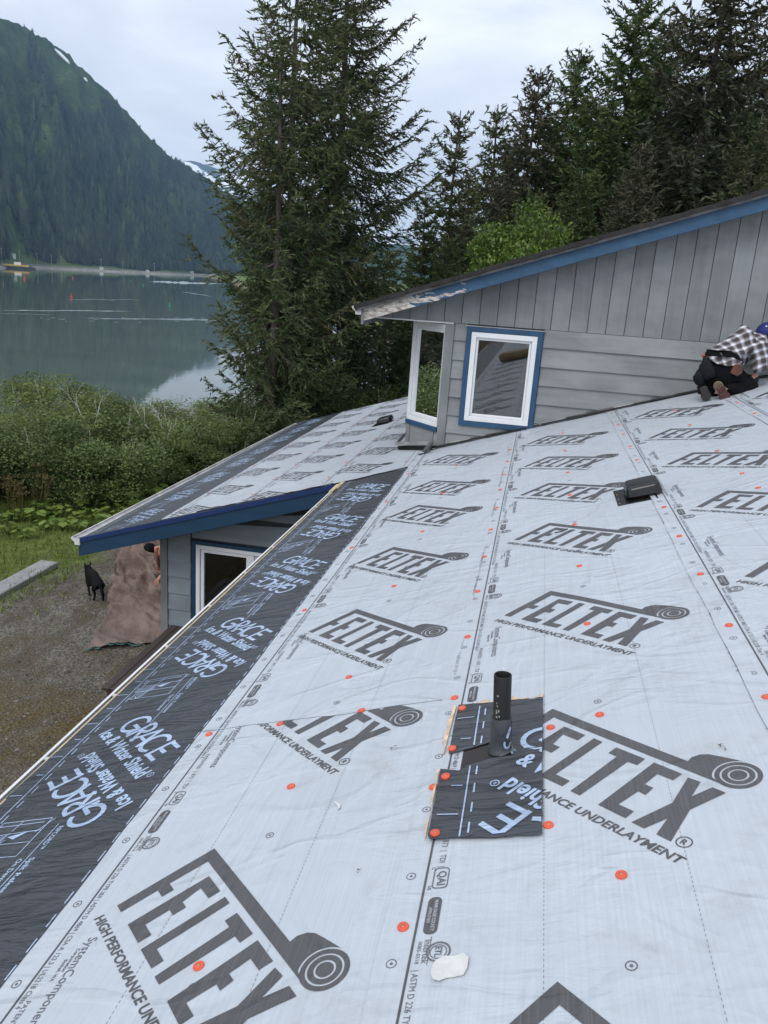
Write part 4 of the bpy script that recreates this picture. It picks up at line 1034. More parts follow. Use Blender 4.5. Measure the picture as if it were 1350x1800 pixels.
def ground_material():
    m, t, b = new_mat('ground_cover')
    tcn = t.nodes.new('ShaderNodeTexCoord'); sx = t.nodes.new('ShaderNodeSeparateXYZ'); t.links.new(tcn.outputs['Object'], sx.inputs[0])
    X, Y, Z = sx.outputs
    vo = tcn.outputs['Object']
    edge = noise_node(t, vo, .55, 6, .65)
    # gravel drive: right of a wavering line, near side of the hedge
    g1 = math_n(t, 'ADD', math_n(t, 'ADD', X, 9.0), math_n(t, 'MULTIPLY', math_n(t, 'SUBTRACT', edge, .5), 3.2))
    g1 = math_n(t, 'ADD', g1, math_n(t, 'MULTIPLY', math_n(t, 'SUBTRACT', Y, 12.0), -.22))
    f1 = math_n(t, 'MULTIPLY', g1, 1.6)
    f2 = math_n(t, 'MULTIPLY', math_n(t, 'SUBTRACT', 17.2, Y), .8)
    gravel = math_n(t, 'MINIMUM', f1, f2); gravel = nd_clamp(t, gravel)
    vor = nd(t, 'ShaderNodeTexVoronoi', Scale=24.0); t.links.new(vo, vor.inputs['Vector'])
    n1 = noise_node(t, vo, 2.2, 7, .68); n2 = noise_node(t, vo, 38, 3, .6); n3 = noise_node(t, vo, .8, 5, .6, .6)
    stone = ramp(t, n2, [(.28, (.075, .067, .056)), (.5, (.150, .138, .118)), (.72, (.27, .255, .23))])
    bw = t.nodes.new('ShaderNodeRGBToBW'); t.links.new(vor.outputs['Color'], bw.inputs[0])
    stone = mixc(t, .6, stone, bw.outputs[0], 'SOFT_LIGHT')
    dirt = ramp(t, n2, [(.3, (.055, .045, .033)), (.7, (.15, .125, .09))])
    trk = noise_node(t, vec_nodes(t, (1.6, .22, 1), (0, 0, R(33))), 1.0, 4, .6)
    gr = mixc(t, ramp(t, math_n(t, 'ADD', math_n(t, 'MULTIPLY', n1, .5), math_n(t, 'MULTIPLY', trk, .5)), [(.44, (0, 0, 0)), (.56, (1, 1, 1))]), stone, dirt)
    # dry brown growth nearer the eave
    drym = math_n(t, 'MULTIPLY', math_n(t, 'SUBTRACT', 10.3, Y), .45)
    dry = math_n(t, 'MULTIPLY', nd_clamp(t, math_n(t, 'ADD', drym, .15)), ramp_f(t, n3, .42, .60))
    n5 = noise_node(t, vec_nodes(t, (30, 30, 30)), 1.0, 4)
    gr = mixc(t, dry, gr, ramp(t, n5, [(.3, (.05, .037, .018)), (.55, (.13, .10, .045)), (.75, (.24, .19, .10))]))
    grass = ramp(t, noise_node(t, vo, 5, 6, .7), [(.3, (.06, .086, .02)), (.55, (.13, .175, .04)), (.75, (.22, .25, .08))])
    col = mixc(t, gravel, grass, gr)
    beach = nd_clamp(t, math_n(t, 'MULTIPLY', math_n(t, 'SUBTRACT', -6.6, Z), 1.2))
    kelp = ramp(t, noise_node(t, vo, .6, 6, .7), [(.35, (.05, .048, .03)), (.5, (.16, .13, .075)), (.7, (.25, .22, .17))])
    col = mixc(t, beach, col, kelp)
    t.links.new(col, b.inputs['Base Color']); b.inputs['Roughness'].default_value = .95; b.inputs['Specular IOR Level'].default_value = .2
    hh = math_n(t, 'ADD', n2, math_n(t, 'MULTIPLY', vor.outputs['Distance'], .9)); bump(t, b, hh, .8, .03)
    return m
def nd_clamp(t, x):
    c = t.nodes.new('ShaderNodeClamp'); t.links.new(x, c.inputs[0]); return c.outputs[0]
def ramp_f(t, f, a, b):
    mr = nd(t, 'ShaderNodeMapRange'); mr.inputs[1].default_value = a; mr.inputs[2].default_value = b; t.links.new(f, mr.inputs[0]); return mr.outputs[0]
def spaced(lo, hi, near, step, g=1.13):
    v = [0.0]; s = step
    while v[-1] < hi:
        if v[-1] > near: s *= g
        v.append(v[-1] + s)
    n = [0.0]; s = step
    while n[-1] > lo:
        if -n[-1] > near: s *= g
        n.append(n[-1] - s)
    return np.array(n[::-1][:-1] + v)
gx = spaced(-7000, 7000, 34, .45); gy_ = spaced(-400, 7000, 40, .45)
GX, GY = np.meshgrid(gx, gy_, indexing='ij'); GZ = ground_z(GX, GY)
idx = np.arange(GX.size).reshape(GX.shape)
gmat = ground_material()
o = obj('ground', np.stack([GX, GY, GZ], -1).reshape(-1, 3), np.stack([idx[:-1, :-1], idx[1:, :-1], idx[1:, 1:], idx[:-1, 1:]], -1).reshape(-1, 4), gmat, smooth=True, base=(0, 0, 0))
tag(o, 'gravel drive with dry growth, grass and a shore falling away to the water', kind='structure')
# water
def water_material():
    m, t, b = new_mat('still_water')
    v = vec_nodes(t, (.9, .9, .9), (0, 0, R(-23)))
    f = noise_node(t, v, 1.0, 4, .5)
    v2 = vec_nodes(t, (.02, .11, .05), (0, 0, R(-23))); f2 = noise_node(t, v2, 1.0, 5, .6, .4)
    t.links.new(ramp(t, f2, [(.35, (.070, .096, .076)), (.65, (.098, .126, .102))]), b.inputs['Base Color'])
    t.links.new(ramp(t, f2, [(.45, (.012,) * 3), (.75, (.05,) * 3)]), b.inputs['Roughness'])
    b.inputs['IOR'].default_value = 1.33
    bn = t.nodes.new('ShaderNodeBump'); bn.inputs['Strength'].default_value = .07; bn.inputs['Distance'].default_value = .05
    t.links.new(f, bn.inputs['Height']); t.links.new(bn.outputs[0], b.inputs['Normal'])
    return m
wm = water_material()
o = obj('water', [(-7400, 30, WATER), (7400, 30, WATER), (7400, 7400, WATER), (-7400, 7400, WATER)], [(0, 1, 2, 3)], wm, base=(0, 0, WATER)); tag(o, kind='structure')
def streak_material():
    m, t, b = new_mat('wind_ruffled_water')
    b.inputs['Base Color'].default_value = (.10, .14, .15, 1); b.inputs['Roughness'].default_value = .38; b.inputs['IOR'].default_value = 1.33
    f = noise_node(t, vec_nodes(t, (.5, .5, .5)), 1.0, 4); bump(t, b, f, .6, .3)
    return m
stm = streak_material()
pale_sheen = simple('pale_sheen_line', (.24, .29, .30), .6, .3, (.2, .2, .2))  # pale colour stands in for sky reflected along the current lines
def streak(p0, p1, wpx, mat, name='ripple_streak', n=40, lift=.03, seed=0):
    V = []; F = []
    for i in range(n + 1):
        t = i / n; px = p0[0] + (p1[0] - p0[0]) * t; py = p0[1] + (p1[1] - p0[1]) * t + 1.0 * float(fbm(t * 5, seed, 7, 3))
        hw = wpx * (.25 + 1.2 * abs(float(fbm(t * 11, seed + 4, 8, 3)))) * min(1, 6 * t, 6 * (1 - t)) * .5 + .04
        V += [at_z(px, py - hw, WATER + lift), at_z(px, py + hw, WATER + lift)]
    for i in range(n): F.append((2 * i, 2 * i + 1, 2 * i + 3, 2 * i + 2))
    tag(obj(name, V, F, mat), kind='stuff')
streak((0, 545.5), (232, 546.5), 1.6, pale_sheen, 'pale_sheen_line', 60)
streak((262, 495), (390, 499), 4.5, pale_sheen, 'pale_sheen_line', seed=3); streak((320, 513), (372, 521), 2.0, stm, seed=5)
streak((118, 526), (245, 527), 1.4, stm, seed=7); streak((150, 559), (420, 563), 4, stm, seed=9); streak((0, 551), (90, 553), 1.2, stm, seed=11)
for i in range(34):                # scattered flecks of the same pale colour along the tide line
    px = 60 + 360 * random.random(); py = 558 + 14 * random.random() * random.random(); wd = random.uniform(3, 13)
    streak((px, py), (px + wd, py + .2), .8, pale_sheen, 'pale_sheen_line', 5, .035, i)

# ------------------------------------------------------------------ MOUNTAINS
AZ_D = [(-85, 800), (-50, 830), (-36, 930), (-33.6, 1180), (-29, 1290), (-25.4, 1430), (-22.8, 1700), (-15, 2200), (0, 2800), (60, 3000)]
AZ_R = [(-85, 9), (-50, 12.2), (-40, 12.5), (-34.9, 12.79), (-34.3, 12.84), (-32.95, 12.40), (-32.03, 12.02), (-31.26, 11.63), (-30.33, 10.87), (-29.04, 9.97), (-27.9, 8.86), (-26.73, 7.71), (-25.34, 6.70), (-23.92, 5.99), (-22, 5.0), (-20, 4.2), (-17, 3.3), (-12, 2.5), (0, 1.9), (60, 1.8)]
def shore(az): return np.interp(az, *zip(*AZ_D))
def ridge(az): return np.interp(az, *zip(*AZ_R))
def mtn(az, t):
    ds = shore(az); d = ds + 1000 * t; dr = ds + 1000.0
    zr = CAMZ + dr * np.tan(np.radians(ridge(az)))
    tt = np.clip(t, 0, 1); prof = .25 * tt + .75 * (1 - np.cos(np.pi * np.clip(tt, 0, 1) * .5 * 1.0)) * .55 + .75 * tt * .45
    z = (WATER + 1) + (zr - WATER - 1) * (prof / (.25 + .75 * .55 + .75 * .45))
    flat = sstep(0, .10, tt); z = (WATER + 1.2 + 30 * tt) * (1 - flat) + z * flat
    gul = fbm(az * .9 + 2.0 * tt, tt * 2.2, 61, 4) * 90 * np.sin(np.pi * np.clip(tt, 0, 1)) ** 1.0 * flat
    rdg = fbm(az * 2.6, tt * 6, 63, 4) * 30 * np.sin(np.pi * np.clip(tt, 0.0, 1)) * flat
    z = z + gul + rdg + fbm(az * 5, tt * 1.0, 71, 4) * 9 * sstep(.85, 1, tt)
    z = np.where(t > 1, z - (t - 1) * 900, z); z = np.where(t < 0, WATER - 6, z)
    return d * np.sin(np.radians(az)), d * np.cos(np.radians(az)), z
def mountain_material():
    m, t, b = new_mat('forested_slope')
    vo = vec_nodes(t, (1, 1, 1)); tcn = t.nodes.new('ShaderNodeTexCoord'); sx = t.nodes.new('ShaderNodeSeparateXYZ'); t.links.new(tcn.outputs['Object'], sx.inputs[0])
    n = noise_node(t, vo, .012, 7, .65); n2 = noise_node(t, vo, .10, 6, .7)
    veg = ramp(t, n, [(.36, (.022, .042, .020)), (.5, (.052, .090, .032)), (.66, (.095, .145, .050))])
    veg = mixc(t, ramp(t, n2, [(.40, (.8, .8, .8)), (.66, (0, 0, 0))]), veg, (.014, .024, .012))
    beach = ramp_f(t, sx.outputs[2], 3.4, 2.2)
    bc = ramp(t, n2, [(.3, (.13, .12, .10)), (.5, (.24, .23, .20)), (.7, (.34, .34, .33))])
    low = ramp_f(t, sx.outputs[2], 26, 10)
    c = mixc(t, math_n(t, 'MULTIPLY', low, .8), veg, (.075, .11, .04)); c = mixc(t, beach, c, bc)
    t.links.new(c, b.inputs['Base Color']); b.inputs['Roughness'].default_value = 1.0; b.inputs['Specular IOR Level'].default_value = 0.05
    return m
az = np.concatenate([np.linspace(-85, -42, 40), np.linspace(-41.5, -12, 210), np.linspace(-11, 60, 60)]); tt = np.concatenate([[-.01, 0, .012, .025], np.linspace(.05, 1, 76), [1.1, 1.5]])
A, T = np.meshgrid(az, tt, indexing='ij'); X, Y, Z = mtn(A, T)
idx = np.arange(A.size).reshape(A.shape)
mt = obj('mountain', np.stack([X, Y, Z], -1).reshape(-1, 3), np.stack([idx[:-1, :-1], idx[1:, :-1], idx[1:, 1:], idx[:-1, 1:]], -1).reshape(-1, 4), mountain_material(), smooth=True, base=(0, 0, WATER))
tag(mt, 'steep green mountain rising across the channel', kind='structure')
# the forest on it: tens of thousands of conifers joined as one
def conifer_cloud(n, azlo, azhi, seed):
    r = np.random.default_rng(seed)
    a = r.uniform(azlo, azhi, n * 3); t = r.uniform(.03, 1.0, n * 3) ** .92
    dens = fbm(a * .9 + 2.0 * t + 40, t * 3.4, 77, 4) + fbm(a * 3.3, t * 8, 79, 3) * .7
    keep = dens > np.interp(t, [0, .06, .45, .8, 1], [.0, -.28, -.10, .08, .30])
    a = a[keep][:n]; t = t[keep][:n]; n = len(a)
    x, y, z = mtn(a, t); h = r.uniform(7, 22, n) * np.interp(t, [0, .5, .85, 1], [.9, 1, .7, .42]); rad = h * r.uniform(.15, .23, n)
    K = 5; th = np.arange(K) / K * 2 * np.pi
    ph = r.uniform(0, 6, n)
    V = np.zeros((n, K + 1, 3)); V[:, 0] = np.stack([x, y, z + h], -1)
    jit = r.uniform(.6, 1.35, (n, K))
    V[:, 1:, 0] = x[:, None] + rad[:, None] * jit * np.cos(th + ph[:, None]); V[:, 1:, 1] = y[:, None] + rad[:, None] * jit * np.sin(th + ph[:, None])
    V[:, 1:, 2] = z[:, None] + h[:, None] * r.uniform(-.05, .16, (n, K))
    F = np.stack([np.zeros(K, int), 1 + np.arange(K), 1 + (np.arange(K) + 1) % K], -1)
    F = (F[None] + (np.arange(n) * (K + 1))[:, None, None]).reshape(-1, 3)
    tint = np.repeat(np.clip(r.normal(.42, .2, n) + .5 * fbm(a * 2, t * 6, 90, 3), 0, 1), K + 1)
    return V.reshape(-1, 3), F, tint
M['far_tree'] = leaf_mat('far_conifer', (.006, .012, .011), (.019, .032, .021), (.066, .092, .034), .9, .02, .0)
V, F, ti = conifer_cloud(36000, -41, -13, 5)
tag(obj('hillside_forest', V, F, M['far_tree'], attr=ti, base=(0, 0, WATER)), 'dense conifer forest clothing the mountain across the water', kind='stuff')
snow = simple('old_snow', (.82, .84, .88), .7, .05, (.02, .02, .02))
def snow_patch(pts, seed):
    V = []
    for a, el in pts:
        # lies on the slope where this line of sight meets it
        ts = np.linspace(.5, 1, 200); X, Y, Z = mtn(np.full(200, a), ts); e = np.degrees(np.arctan2(Z - CAMZ, np.hypot(X, Y)))
        i = int(np.argmax(e >= el)) if (e >= el).any() else 199
        V.append(Vector((X[i], Y[i], Z[i])) * .988 + Vector((0, 0, 1.0)) + Vector((0, 0, CAMZ * .012)))
    c = sum(V, Vector()) / len(V)
    b = MB().prism(V, (0, 0, -4)); return b
for i, pts in enumerate(([(-32.0, 11.80), (-31.7, 11.64), (-31.3, 11.31), (-31.2, 11.18), (-31.33, 11.25), (-31.74, 11.56)], [(-30.43, 10.52), (-30.3, 10.47), (-30.22, 10.38), (-30.34, 10.42)])):
    tag(snow_patch(pts, i).build('snow_patch', snow), kind='structure')
# snowy range behind
def snowy_material():
    m, t, b = new_mat('snow_and_rock')
    n = noise_node(t, vec_nodes(t, (1, 1, 1.4)), .0042, 6, .62, .8)
    t.links.new(ramp(t, n, [(.47, (.030, .050, .048)), (.495, (.80, .83, .88)), (.70, (.82, .85, .90)), (.74, (.05, .07, .07))]), b.inputs['Base Color']); b.inputs['Roughness'].default_value = .9
    return m
az2 = np.linspace(-34, 20, 220); t2 = np.linspace(0, 1.3, 40); A, T = np.meshgrid(az2, t2, indexing='ij')
D = 4300 + 1500 * T; el = np.interp(A, [-34, -26, -24, -23.2, -22.5, -21.4, -20, -18, -14, -5, 20], [5.5, 6.4, 6.62, 6.5, 6.3, 6.2, 6.2, 5.0, 3.5, 2.4, 1.5])
ZR = CAMZ + 5800 * np.tan(np.radians(el)); Z = WATER - 5 + (ZR - WATER) * np.clip(T, 0, 1) ** .9 + fbm(A * 1.6, T * 3, 44, 4) * 90 * np.sin(np.pi * np.clip(T, 0, 1)) - np.maximum(T - 1, 0) * 900
idx = np.arange(A.size).reshape(A.shape)
tag(obj('snowy_mountain', np.stack([D * np.sin(np.radians(A)), D * np.cos(np.radians(A)), Z], -1).reshape(-1, 3), np.stack([idx[:-1, :-1], idx[1:, :-1], idx[1:, 1:], idx[:-1, 1:]], -1).reshape(-1, 4), snowy_material(), smooth=True, base=(0, 0, WATER)), kind='structure')

# ------------------------------------------------------------------ far shore and buoys
def buoy(px, py, s, col, lab):
    p = at_z(px, py, WATER); r = empty('buoy', p, lab, 'buoy', 'channel marker buoys')
    m = simple('buoy_paint', col, .5, .1, rnd=False)
    MB().lathe(p, [(.01, -.3), (.8 * s, -.3), (.85 * s, .45 * s), (.01, .5 * s)], 12).build('float', m, r)
    MB().lathe(p, [(.42 * s, .5 * s), (.30 * s, 1.7 * s), (.55 * s, 1.75 * s), (.01, 2.7 * s)], 10).build('marker_cage', m, r)
    return r
RED = (.62, .07, .04); GRN = (.03, .30, .17)
buoy(125.5, 523, .58, RED, 'red buoy with a conical top, nearest of the red ones')
buoy(128, 489.5, .7, RED, 'small red buoy off the far shore, straight beyond the nearest red buoy')
buoy(43, 491, .75, RED, 'small red buoy off the moored barge')
buoy(298, 538, .52, GRN, 'green buoy nearest the tall spruces')
buoy(252, 503, .55, GRN, 'faint green buoy in mid channel beyond the nearest green one')
buoy(229, 493.5, .45, GRN, 'tiny green marker farthest out in the channel')
# barge
bp = at_z(17, 471.5, WATER); bd = Vector((bp.x, bp.y, 0)).normalized(); bs = Vector((bd.y, -bd.x, 0))
barge = empty('barge', bp, 'moored work barge with a yellow deck at the far shore', 'barge')
def obox(c, L, W, z0, z1):   # box aligned to the shore
    c = Vector((c.x, c.y, 0)); P = [c + bs * a + bd * b for a, b in ((-L / 2, -W / 2), (L / 2, -W / 2), (L / 2, W / 2), (-L / 2, W / 2))]
    return [p + Vector((0, 0, z0)) for p in P] + [p + Vector((0, 0, z1)) for p in P]
MB().hexa(obox(bp, 40, 12, WATER - .5, WATER + 2.6)).build('hull', simple('barge_hull', (.03, .032, .035), .6), barge)
MB().hexa(obox(bp, 39, 11, WATER + 2.61, WATER + 4.2)).build('deck', simple('yellow_deck', (.62, .42, .08), .6), barge)
MB().hexa(obox(bp + bs * 8, 7, 6, WATER + 4.21, WATER + 7)).build('cabin', M['white'], barge)
MB().hexa(obox(bp + bs * 14.5, 5, 5, WATER + 4.21, WATER + 6)).build('cargo', simple('rust', (.16, .07, .04), .8), barge)
MB().tube([bp + bs * 12 + Vector((0, 0, 4.2)), bp + bs * 4 + Vector((0, 0, 9))], .35, 5).build('crane_boom', M['flash'], barge)
bp2 = at_z(54, 473, WATER); sk = empty('work_boat', bp2, 'small dark workboat moored at the right end of the barge', 'boat')
MB().hexa([Vector(p) for p in obox(bp2, 10, 4, WATER - .3, WATER + 1.8)]).build('hull', simple('boat_hull', (.035, .04, .05), .6), sk)
MB().hexa(obox(bp2 - bs * 1, 4, 3, WATER + 1.81, WATER + 4)).build('wheelhouse', simple('boat_house', (.10, .11, .12), .6), sk)
ORD = 'first second third fourth fifth sixth seventh eighth ninth tenth eleventh twelfth thirteenth fourteenth fifteenth sixteenth seventeenth eighteenth nineteenth twentieth twenty-first twenty-second twenty-third twenty-fourth twenty-fifth twenty-sixth'.split()
# road bank, poles, houses
V = []; F = []
n = 90
for i in range(n):
    a = -40 + 17 * i / (n - 1); x, y, z = mtn(np.array([a, a]), np.array([.018, .022])); V += [(x[0], y[0], z[0] + 1.4), (x[1], y[1], z[1] + 1.6)]
for i in range(n - 1): F.append((2 * i, 2 * i + 1, 2 * i + 3, 2 * i + 2))
tag(obj('road', V, F, simple('far_road', (.17, .17, .175), .9, .1, (.02, .02, .02))), kind='structure')
def shore_xyz(px, t):
    r = pdir(px, 470); a = math.degrees(math.atan2(r[0], r[1])); x, y, z = mtn(np.array([a]), np.array([t])); return Vector((float(x[0]), float(y[0]), float(z[0])))
for i, (px, h) in enumerate(((4, 17), (35, 16), (66, 15), (91, 15), (108, 14), (178, 14), (216, 13), (271, 15))):
    p = shore_xyz(px, .03); t_ = empty('utility_pole', p, f'thin pale utility pole on the far shore road, {ORD[i]} from the left', 'pole', 'utility poles along the far shore')
    MB().tube([p - Vector((0, 0, 1)), p + Vector((0, 0, h))], .30, 5).build('post', M['flashlight'], t_)
    MB().hexa([Vector(q) for q in obox(p, 3.0, .3, p.z + h - 1.4, p.z + h - 1.0)]).build('cross_arm', M['flashlight'], t_)
for i, (px, t, s, lab) in enumerate(((25, .05, .42, 'white house with a pale roof among trees above the barge'), (337, .03, .55, 'white house low on the shore near the spruces'), (259, .02, .45, 'low white building at the water line of the far shore'), (178, .018, .45, 'small white shed beside the far road'))):
    p = shore_xyz(px, t) + Vector((0, 0, 3 if i == 0 else 1)); hs = empty('far_house', p, lab, 'house', 'houses on the far shore')
    MB().hexa(obox(p, 11 * s, 8 * s, p.z - 4, p.z + 3.4 * s)).build('wall', M['white'], hs)
    P = obox(p, 12 * s, 9 * s, p.z + 3.41 * s, p.z + 6 * s); c1 = (P[4] + P[7]) / 2; c2 = (P[5] + P[6]) / 2
    MB().add([P[0], P[1], P[2], P[3], c1, c2], [(0, 1, 5, 4), (2, 3, 4, 5), (0, 4, 3), (1, 2, 5), (0, 3, 2, 1)]).build('roof', simple('pale_roof', (.30, .31, .33), .8), hs)
    for q in (-3, 1.5): MB().hexa(obox(p - bd * 4.05 * s + bs * q * s, 1.6 * s, .1, p.z + .8 * s, p.z + 2.4 * s)).build('window', M['flashblack'], hs)

# ------------------------------------------------------------------ haze
hz = MB().box((-7600, -450, -18.5), (7600, 7600, 760)).build('haze', None, base=(0, 0, -18.5))
tag(hz, kind='stuff')
hm = bpy.data.materials.new('thin_air'); hm.use_nodes = True; t = hm.node_tree; t.nodes.clear()
ho = t.nodes.new('ShaderNodeOutputMaterial'); pv = t.nodes.new('ShaderNodeVolumePrincipled')
pv.inputs['Color'].default_value = (.42, .68, 1.0, 1); pv.inputs['Density'].default_value = .00010; pv.inputs['Anisotropy'].default_value = .1
t.links.new(pv.outputs[0], ho.inputs['Volume']); hz.data.materials.append(hm)

# ------------------------------------------------------------------ TREES
def spruce_mesh(seed, h, Rm, zmin, nb, bl_step, tuft, tstep, wisp=.0, brown=.5, droop=.45, prof=.8, lmax=9.0, thin=.105):
    """trunk-and-limb arrays plus needle-tuft arrays for one spruce standing at the origin"""
    r = np.random.default_rng(seed); tr = MB()
    lean = r.uniform(-.012, .012, 2)
    def trunk(z): return np.array([lean[0] * z + .10 * math.sin(z * .35 + seed), lean[1] * z + .08 * math.sin(z * .31 + seed * 2), z])
    r0 = h * .0105 + .05
    tr.tube([trunk(z) for z in np.linspace(-.6, h, 16)], [r0 * (1 - .93 * (i / 15) ** .9) + .008 for i in range(16)], 8)
    C = []; Dn = []; TI = []; nw = max(12, int((h - zmin) / .52))
    for b in range(nb):
        f = (b + r.uniform(0, 1)) / nb; z0 = zmin + (h - zmin) * (np.floor(f * nw) + .5 * (f * nw % 1) ** 2 + .12) / nw * .985
        k = (z0 - 0) / h; L = Rm * (1 - k) ** prof + .22; L = min(L, lmax) * r.uniform(.60, 1.10)
        if r.uniform() < .07: L *= 1.25
        if k < .25: L *= np.interp(k, [0, .25], [.7, 1])
        a = b * 2.39996 + r.uniform(-.5, .5); e = np.interp(k, [0, .45, .8, 1], [-.38, -.16, .18, .75]) + r.uniform(-.16, .16)
        dr = droop * np.interp(k, [0, .6, 1], [1.1, .9, .25]); upc = np.interp(k, [0, .5, 1], [.42, .5, .35])
        ca, sa = math.cos(a), math.sin(a); base = trunk(z0)
        def bp_(s):
            s = np.maximum(np.asarray(s, float), 0); rad = L * s; z = L * (math.tan(e) * s - dr * s * (1 - s) * 1.2 + upc * s ** 2.6 * .5)
            swing = .10 * L * np.sin(s * 2.4 + b)
            return np.stack([base[0] + ca * rad - sa * swing, base[1] + sa * rad + ca * swing, base[2] + z], -1)
        pts = bp_(np.linspace(0, 1, 5)); tr.tube([Vector(p) for p in pts], [.022 * (L / 2 + .3), .017 * (L / 2 + .3), .012 * (L / 2 + .3), .008, .004], 3, cap=False)
        bt = r.normal(.0, .16)
        ns = max(3, int(L / bl_step)); S = (np.arange(ns) + r.uniform(0, 1, ns)) / ns; S = .10 + .90 * S if L > .8 else S
        if r.uniform() < wisp: S = S[S > .45]
        P = bp_(S); Tn = bp_(np.clip(S + .04, 0, 1.04)) - bp_(S - .04); Tn /= np.linalg.norm(Tn, axis=1)[:, None]
        for side in (-1, 1):
            l = (.40 * L * (1 - .72 * S) * np.clip(S * 3.0, .45, 1) + .12) * r.uniform(.6, 1.15, len(S))
            l = np.minimum(l, 1.1)
            ang = side * r.uniform(.7, 1.15, len(S)); cx = np.cos(ang); sx_ = np.sin(ang)
            Dv = np.stack([Tn[:, 0] * cx - Tn[:, 1] * sx_, Tn[:, 0] * sx_ + Tn[:, 1] * cx, Tn[:, 2] - r.uniform(.15, .85, len(S)) * droop * 1.7], -1)
            Dv /= np.linalg.norm(Dv, axis=1)[:, None]
            for i in range(len(S)):
                nt_ = max(2, int(l[i] / tstep)); q = (np.arange(nt_) + r.uniform(.1, .9, nt_)) / nt_
                cen = P[i] + Dv[i] * (q * l[i])[:, None] - np.array([0, 0, 1.0]) * (.32 * l[i] * q ** 2)[:, None] * droop
                dd = Dv[i] + r.normal(0, .42, (nt_, 3)); C.append(cen); Dn.append(dd); TI.append(np.full(nt_, bt) + r.normal(.46, .19, nt_))
        nt_ = max(3, int(L / tstep * 1.1)); q = r.uniform(.12, 1.02, nt_); C.append(bp_(q) + r.normal(0, .03, (nt_, 3))); Dn.append(np.repeat((bp_(1.0) - bp_(.7))[None], nt_, 0) / L + r.normal(0, .45, (nt_, 3))); TI.append(np.full(nt_, bt) + r.normal(.5, .19, nt_))
    C = np.vstack(C); Dn = np.vstack(Dn); TI = np.concatenate(TI); n = len(C)
    Dn /= np.linalg.norm(Dn, axis=1)[:, None]; W = np.cross(Dn, r.normal(0, 1, (n, 3))); W /= np.linalg.norm(W, axis=1)[:, None]
    ln = tuft * r.uniform(.65, 1.35, n)[:, None]; wd = tuft * thin * r.uniform(.7, 1.3, n)[:, None]
    V = np.stack([C - Dn * ln * .5, C + W * wd - Dn * ln * .05, C + Dn * ln * .5, C - W * wd - Dn * ln * .05], 1)
    F = np.arange(n * 4).reshape(n, 4)
    zf = np.clip(C[:, 2] / h, 0, 1); TI = TI + brown * (zf - .45)
    return tr, V.reshape(-1, 3), F, np.repeat(np.clip(TI, 0, 1), 4), h
# tint runs from deep green through olive to the brown of cone-laden tops
M['spruce'] = leaf_mat('spruce_needles', (.046, .078, .030), (.086, .114, .044), (.145, .132, .070), .6, .5, .2)
M['spruce_grey'] = leaf_mat('grey_spruce_needles', (.032, .050, .026), (.070, .080, .040), (.130, .116, .072), .6, .5, .18)
M['hemlock'] = leaf_mat('green_conifer_needles', (.026, .058, .018), (.062, .102, .030), (.125, .150, .052), .6, .5, .18)
PROTO = {}
def spruce(key, args, mat, px, d, lab, py=600, top=None, rot=0, name='spruce_tree', group=None, sc=None):
    x, y = at_dist(px, d, py); gz_ = float(ground_z(x, y))
    if key not in PROTO:
        tr, V, F, ti, h = spruce_mesh(*args)
        PROTO[key] = (mesh_data('trunk', np.vstack(tr.V), tr.F, M['bark'], True), mesh_data('crown', V, F, mat, False, ti), h)
    tm, cm_, h = PROTO[key]
    s = sc or 1.0
    if top is not None:
        r = pdir(px, top); zt = CAMZ + d * r[2] / math.hypot(r[0], r[1]); s = (zt - gz_) / h
    root = empty(name, (x, y, gz_ - .15), lab, 'spruce tree', group); root.rotation_euler = (0, 0, R(rot)); root.scale = (s, s, s)
    link('trunk', tm, root); link('crown', cm_, root)
    return root
G1 = 'spruces standing beyond the wing roof'
G2_ = 'conifers in the wood behind the upper roof'
spruce('A', (101, 15.2, 4.3, 1.0, 200, .12, .20, .052, .12, .36, .60, .80, 2.35), M['spruce'], 495, 24.0, 'tall brown-topped spruce with the trunk nearest the water, left one of the big pair', py=700, group=G1, rot=40)
spruce('B', (202, 17.6, 4.9, .8, 260, .12, .20, .052, .10, .38, .55, .76, 2.75), M['spruce'], 573, 26.5, 'tallest densest spruce, right one of the big pair, limbs sweeping over the wing roof', py=680, group=G1, rot=200)
spruce('C', (303, 11.5, 3.0, 1.4, 95, .12, .19, .052, .30, .25, .60, .75, 2.3), M['spruce'], 474, 23.0, 'thinner spruce with drooping lower limbs reaching out over the water view', py=700, group=G1, rot=115)
SM1 = (404, 13.5, 2.7, .4, 220, .13, .25, .066, .08, .55, .45, .8, 9, .12); SM2 = (505, 16.5, 4.0, .6, 310, .14, .26, .068, .08, .5, .55, .80, 2.8, .125); SM3 = (606, 17.0, 4.3, .5, 310, .14, .26, .068, .06, .35, .55, .70, 2.9, .125)
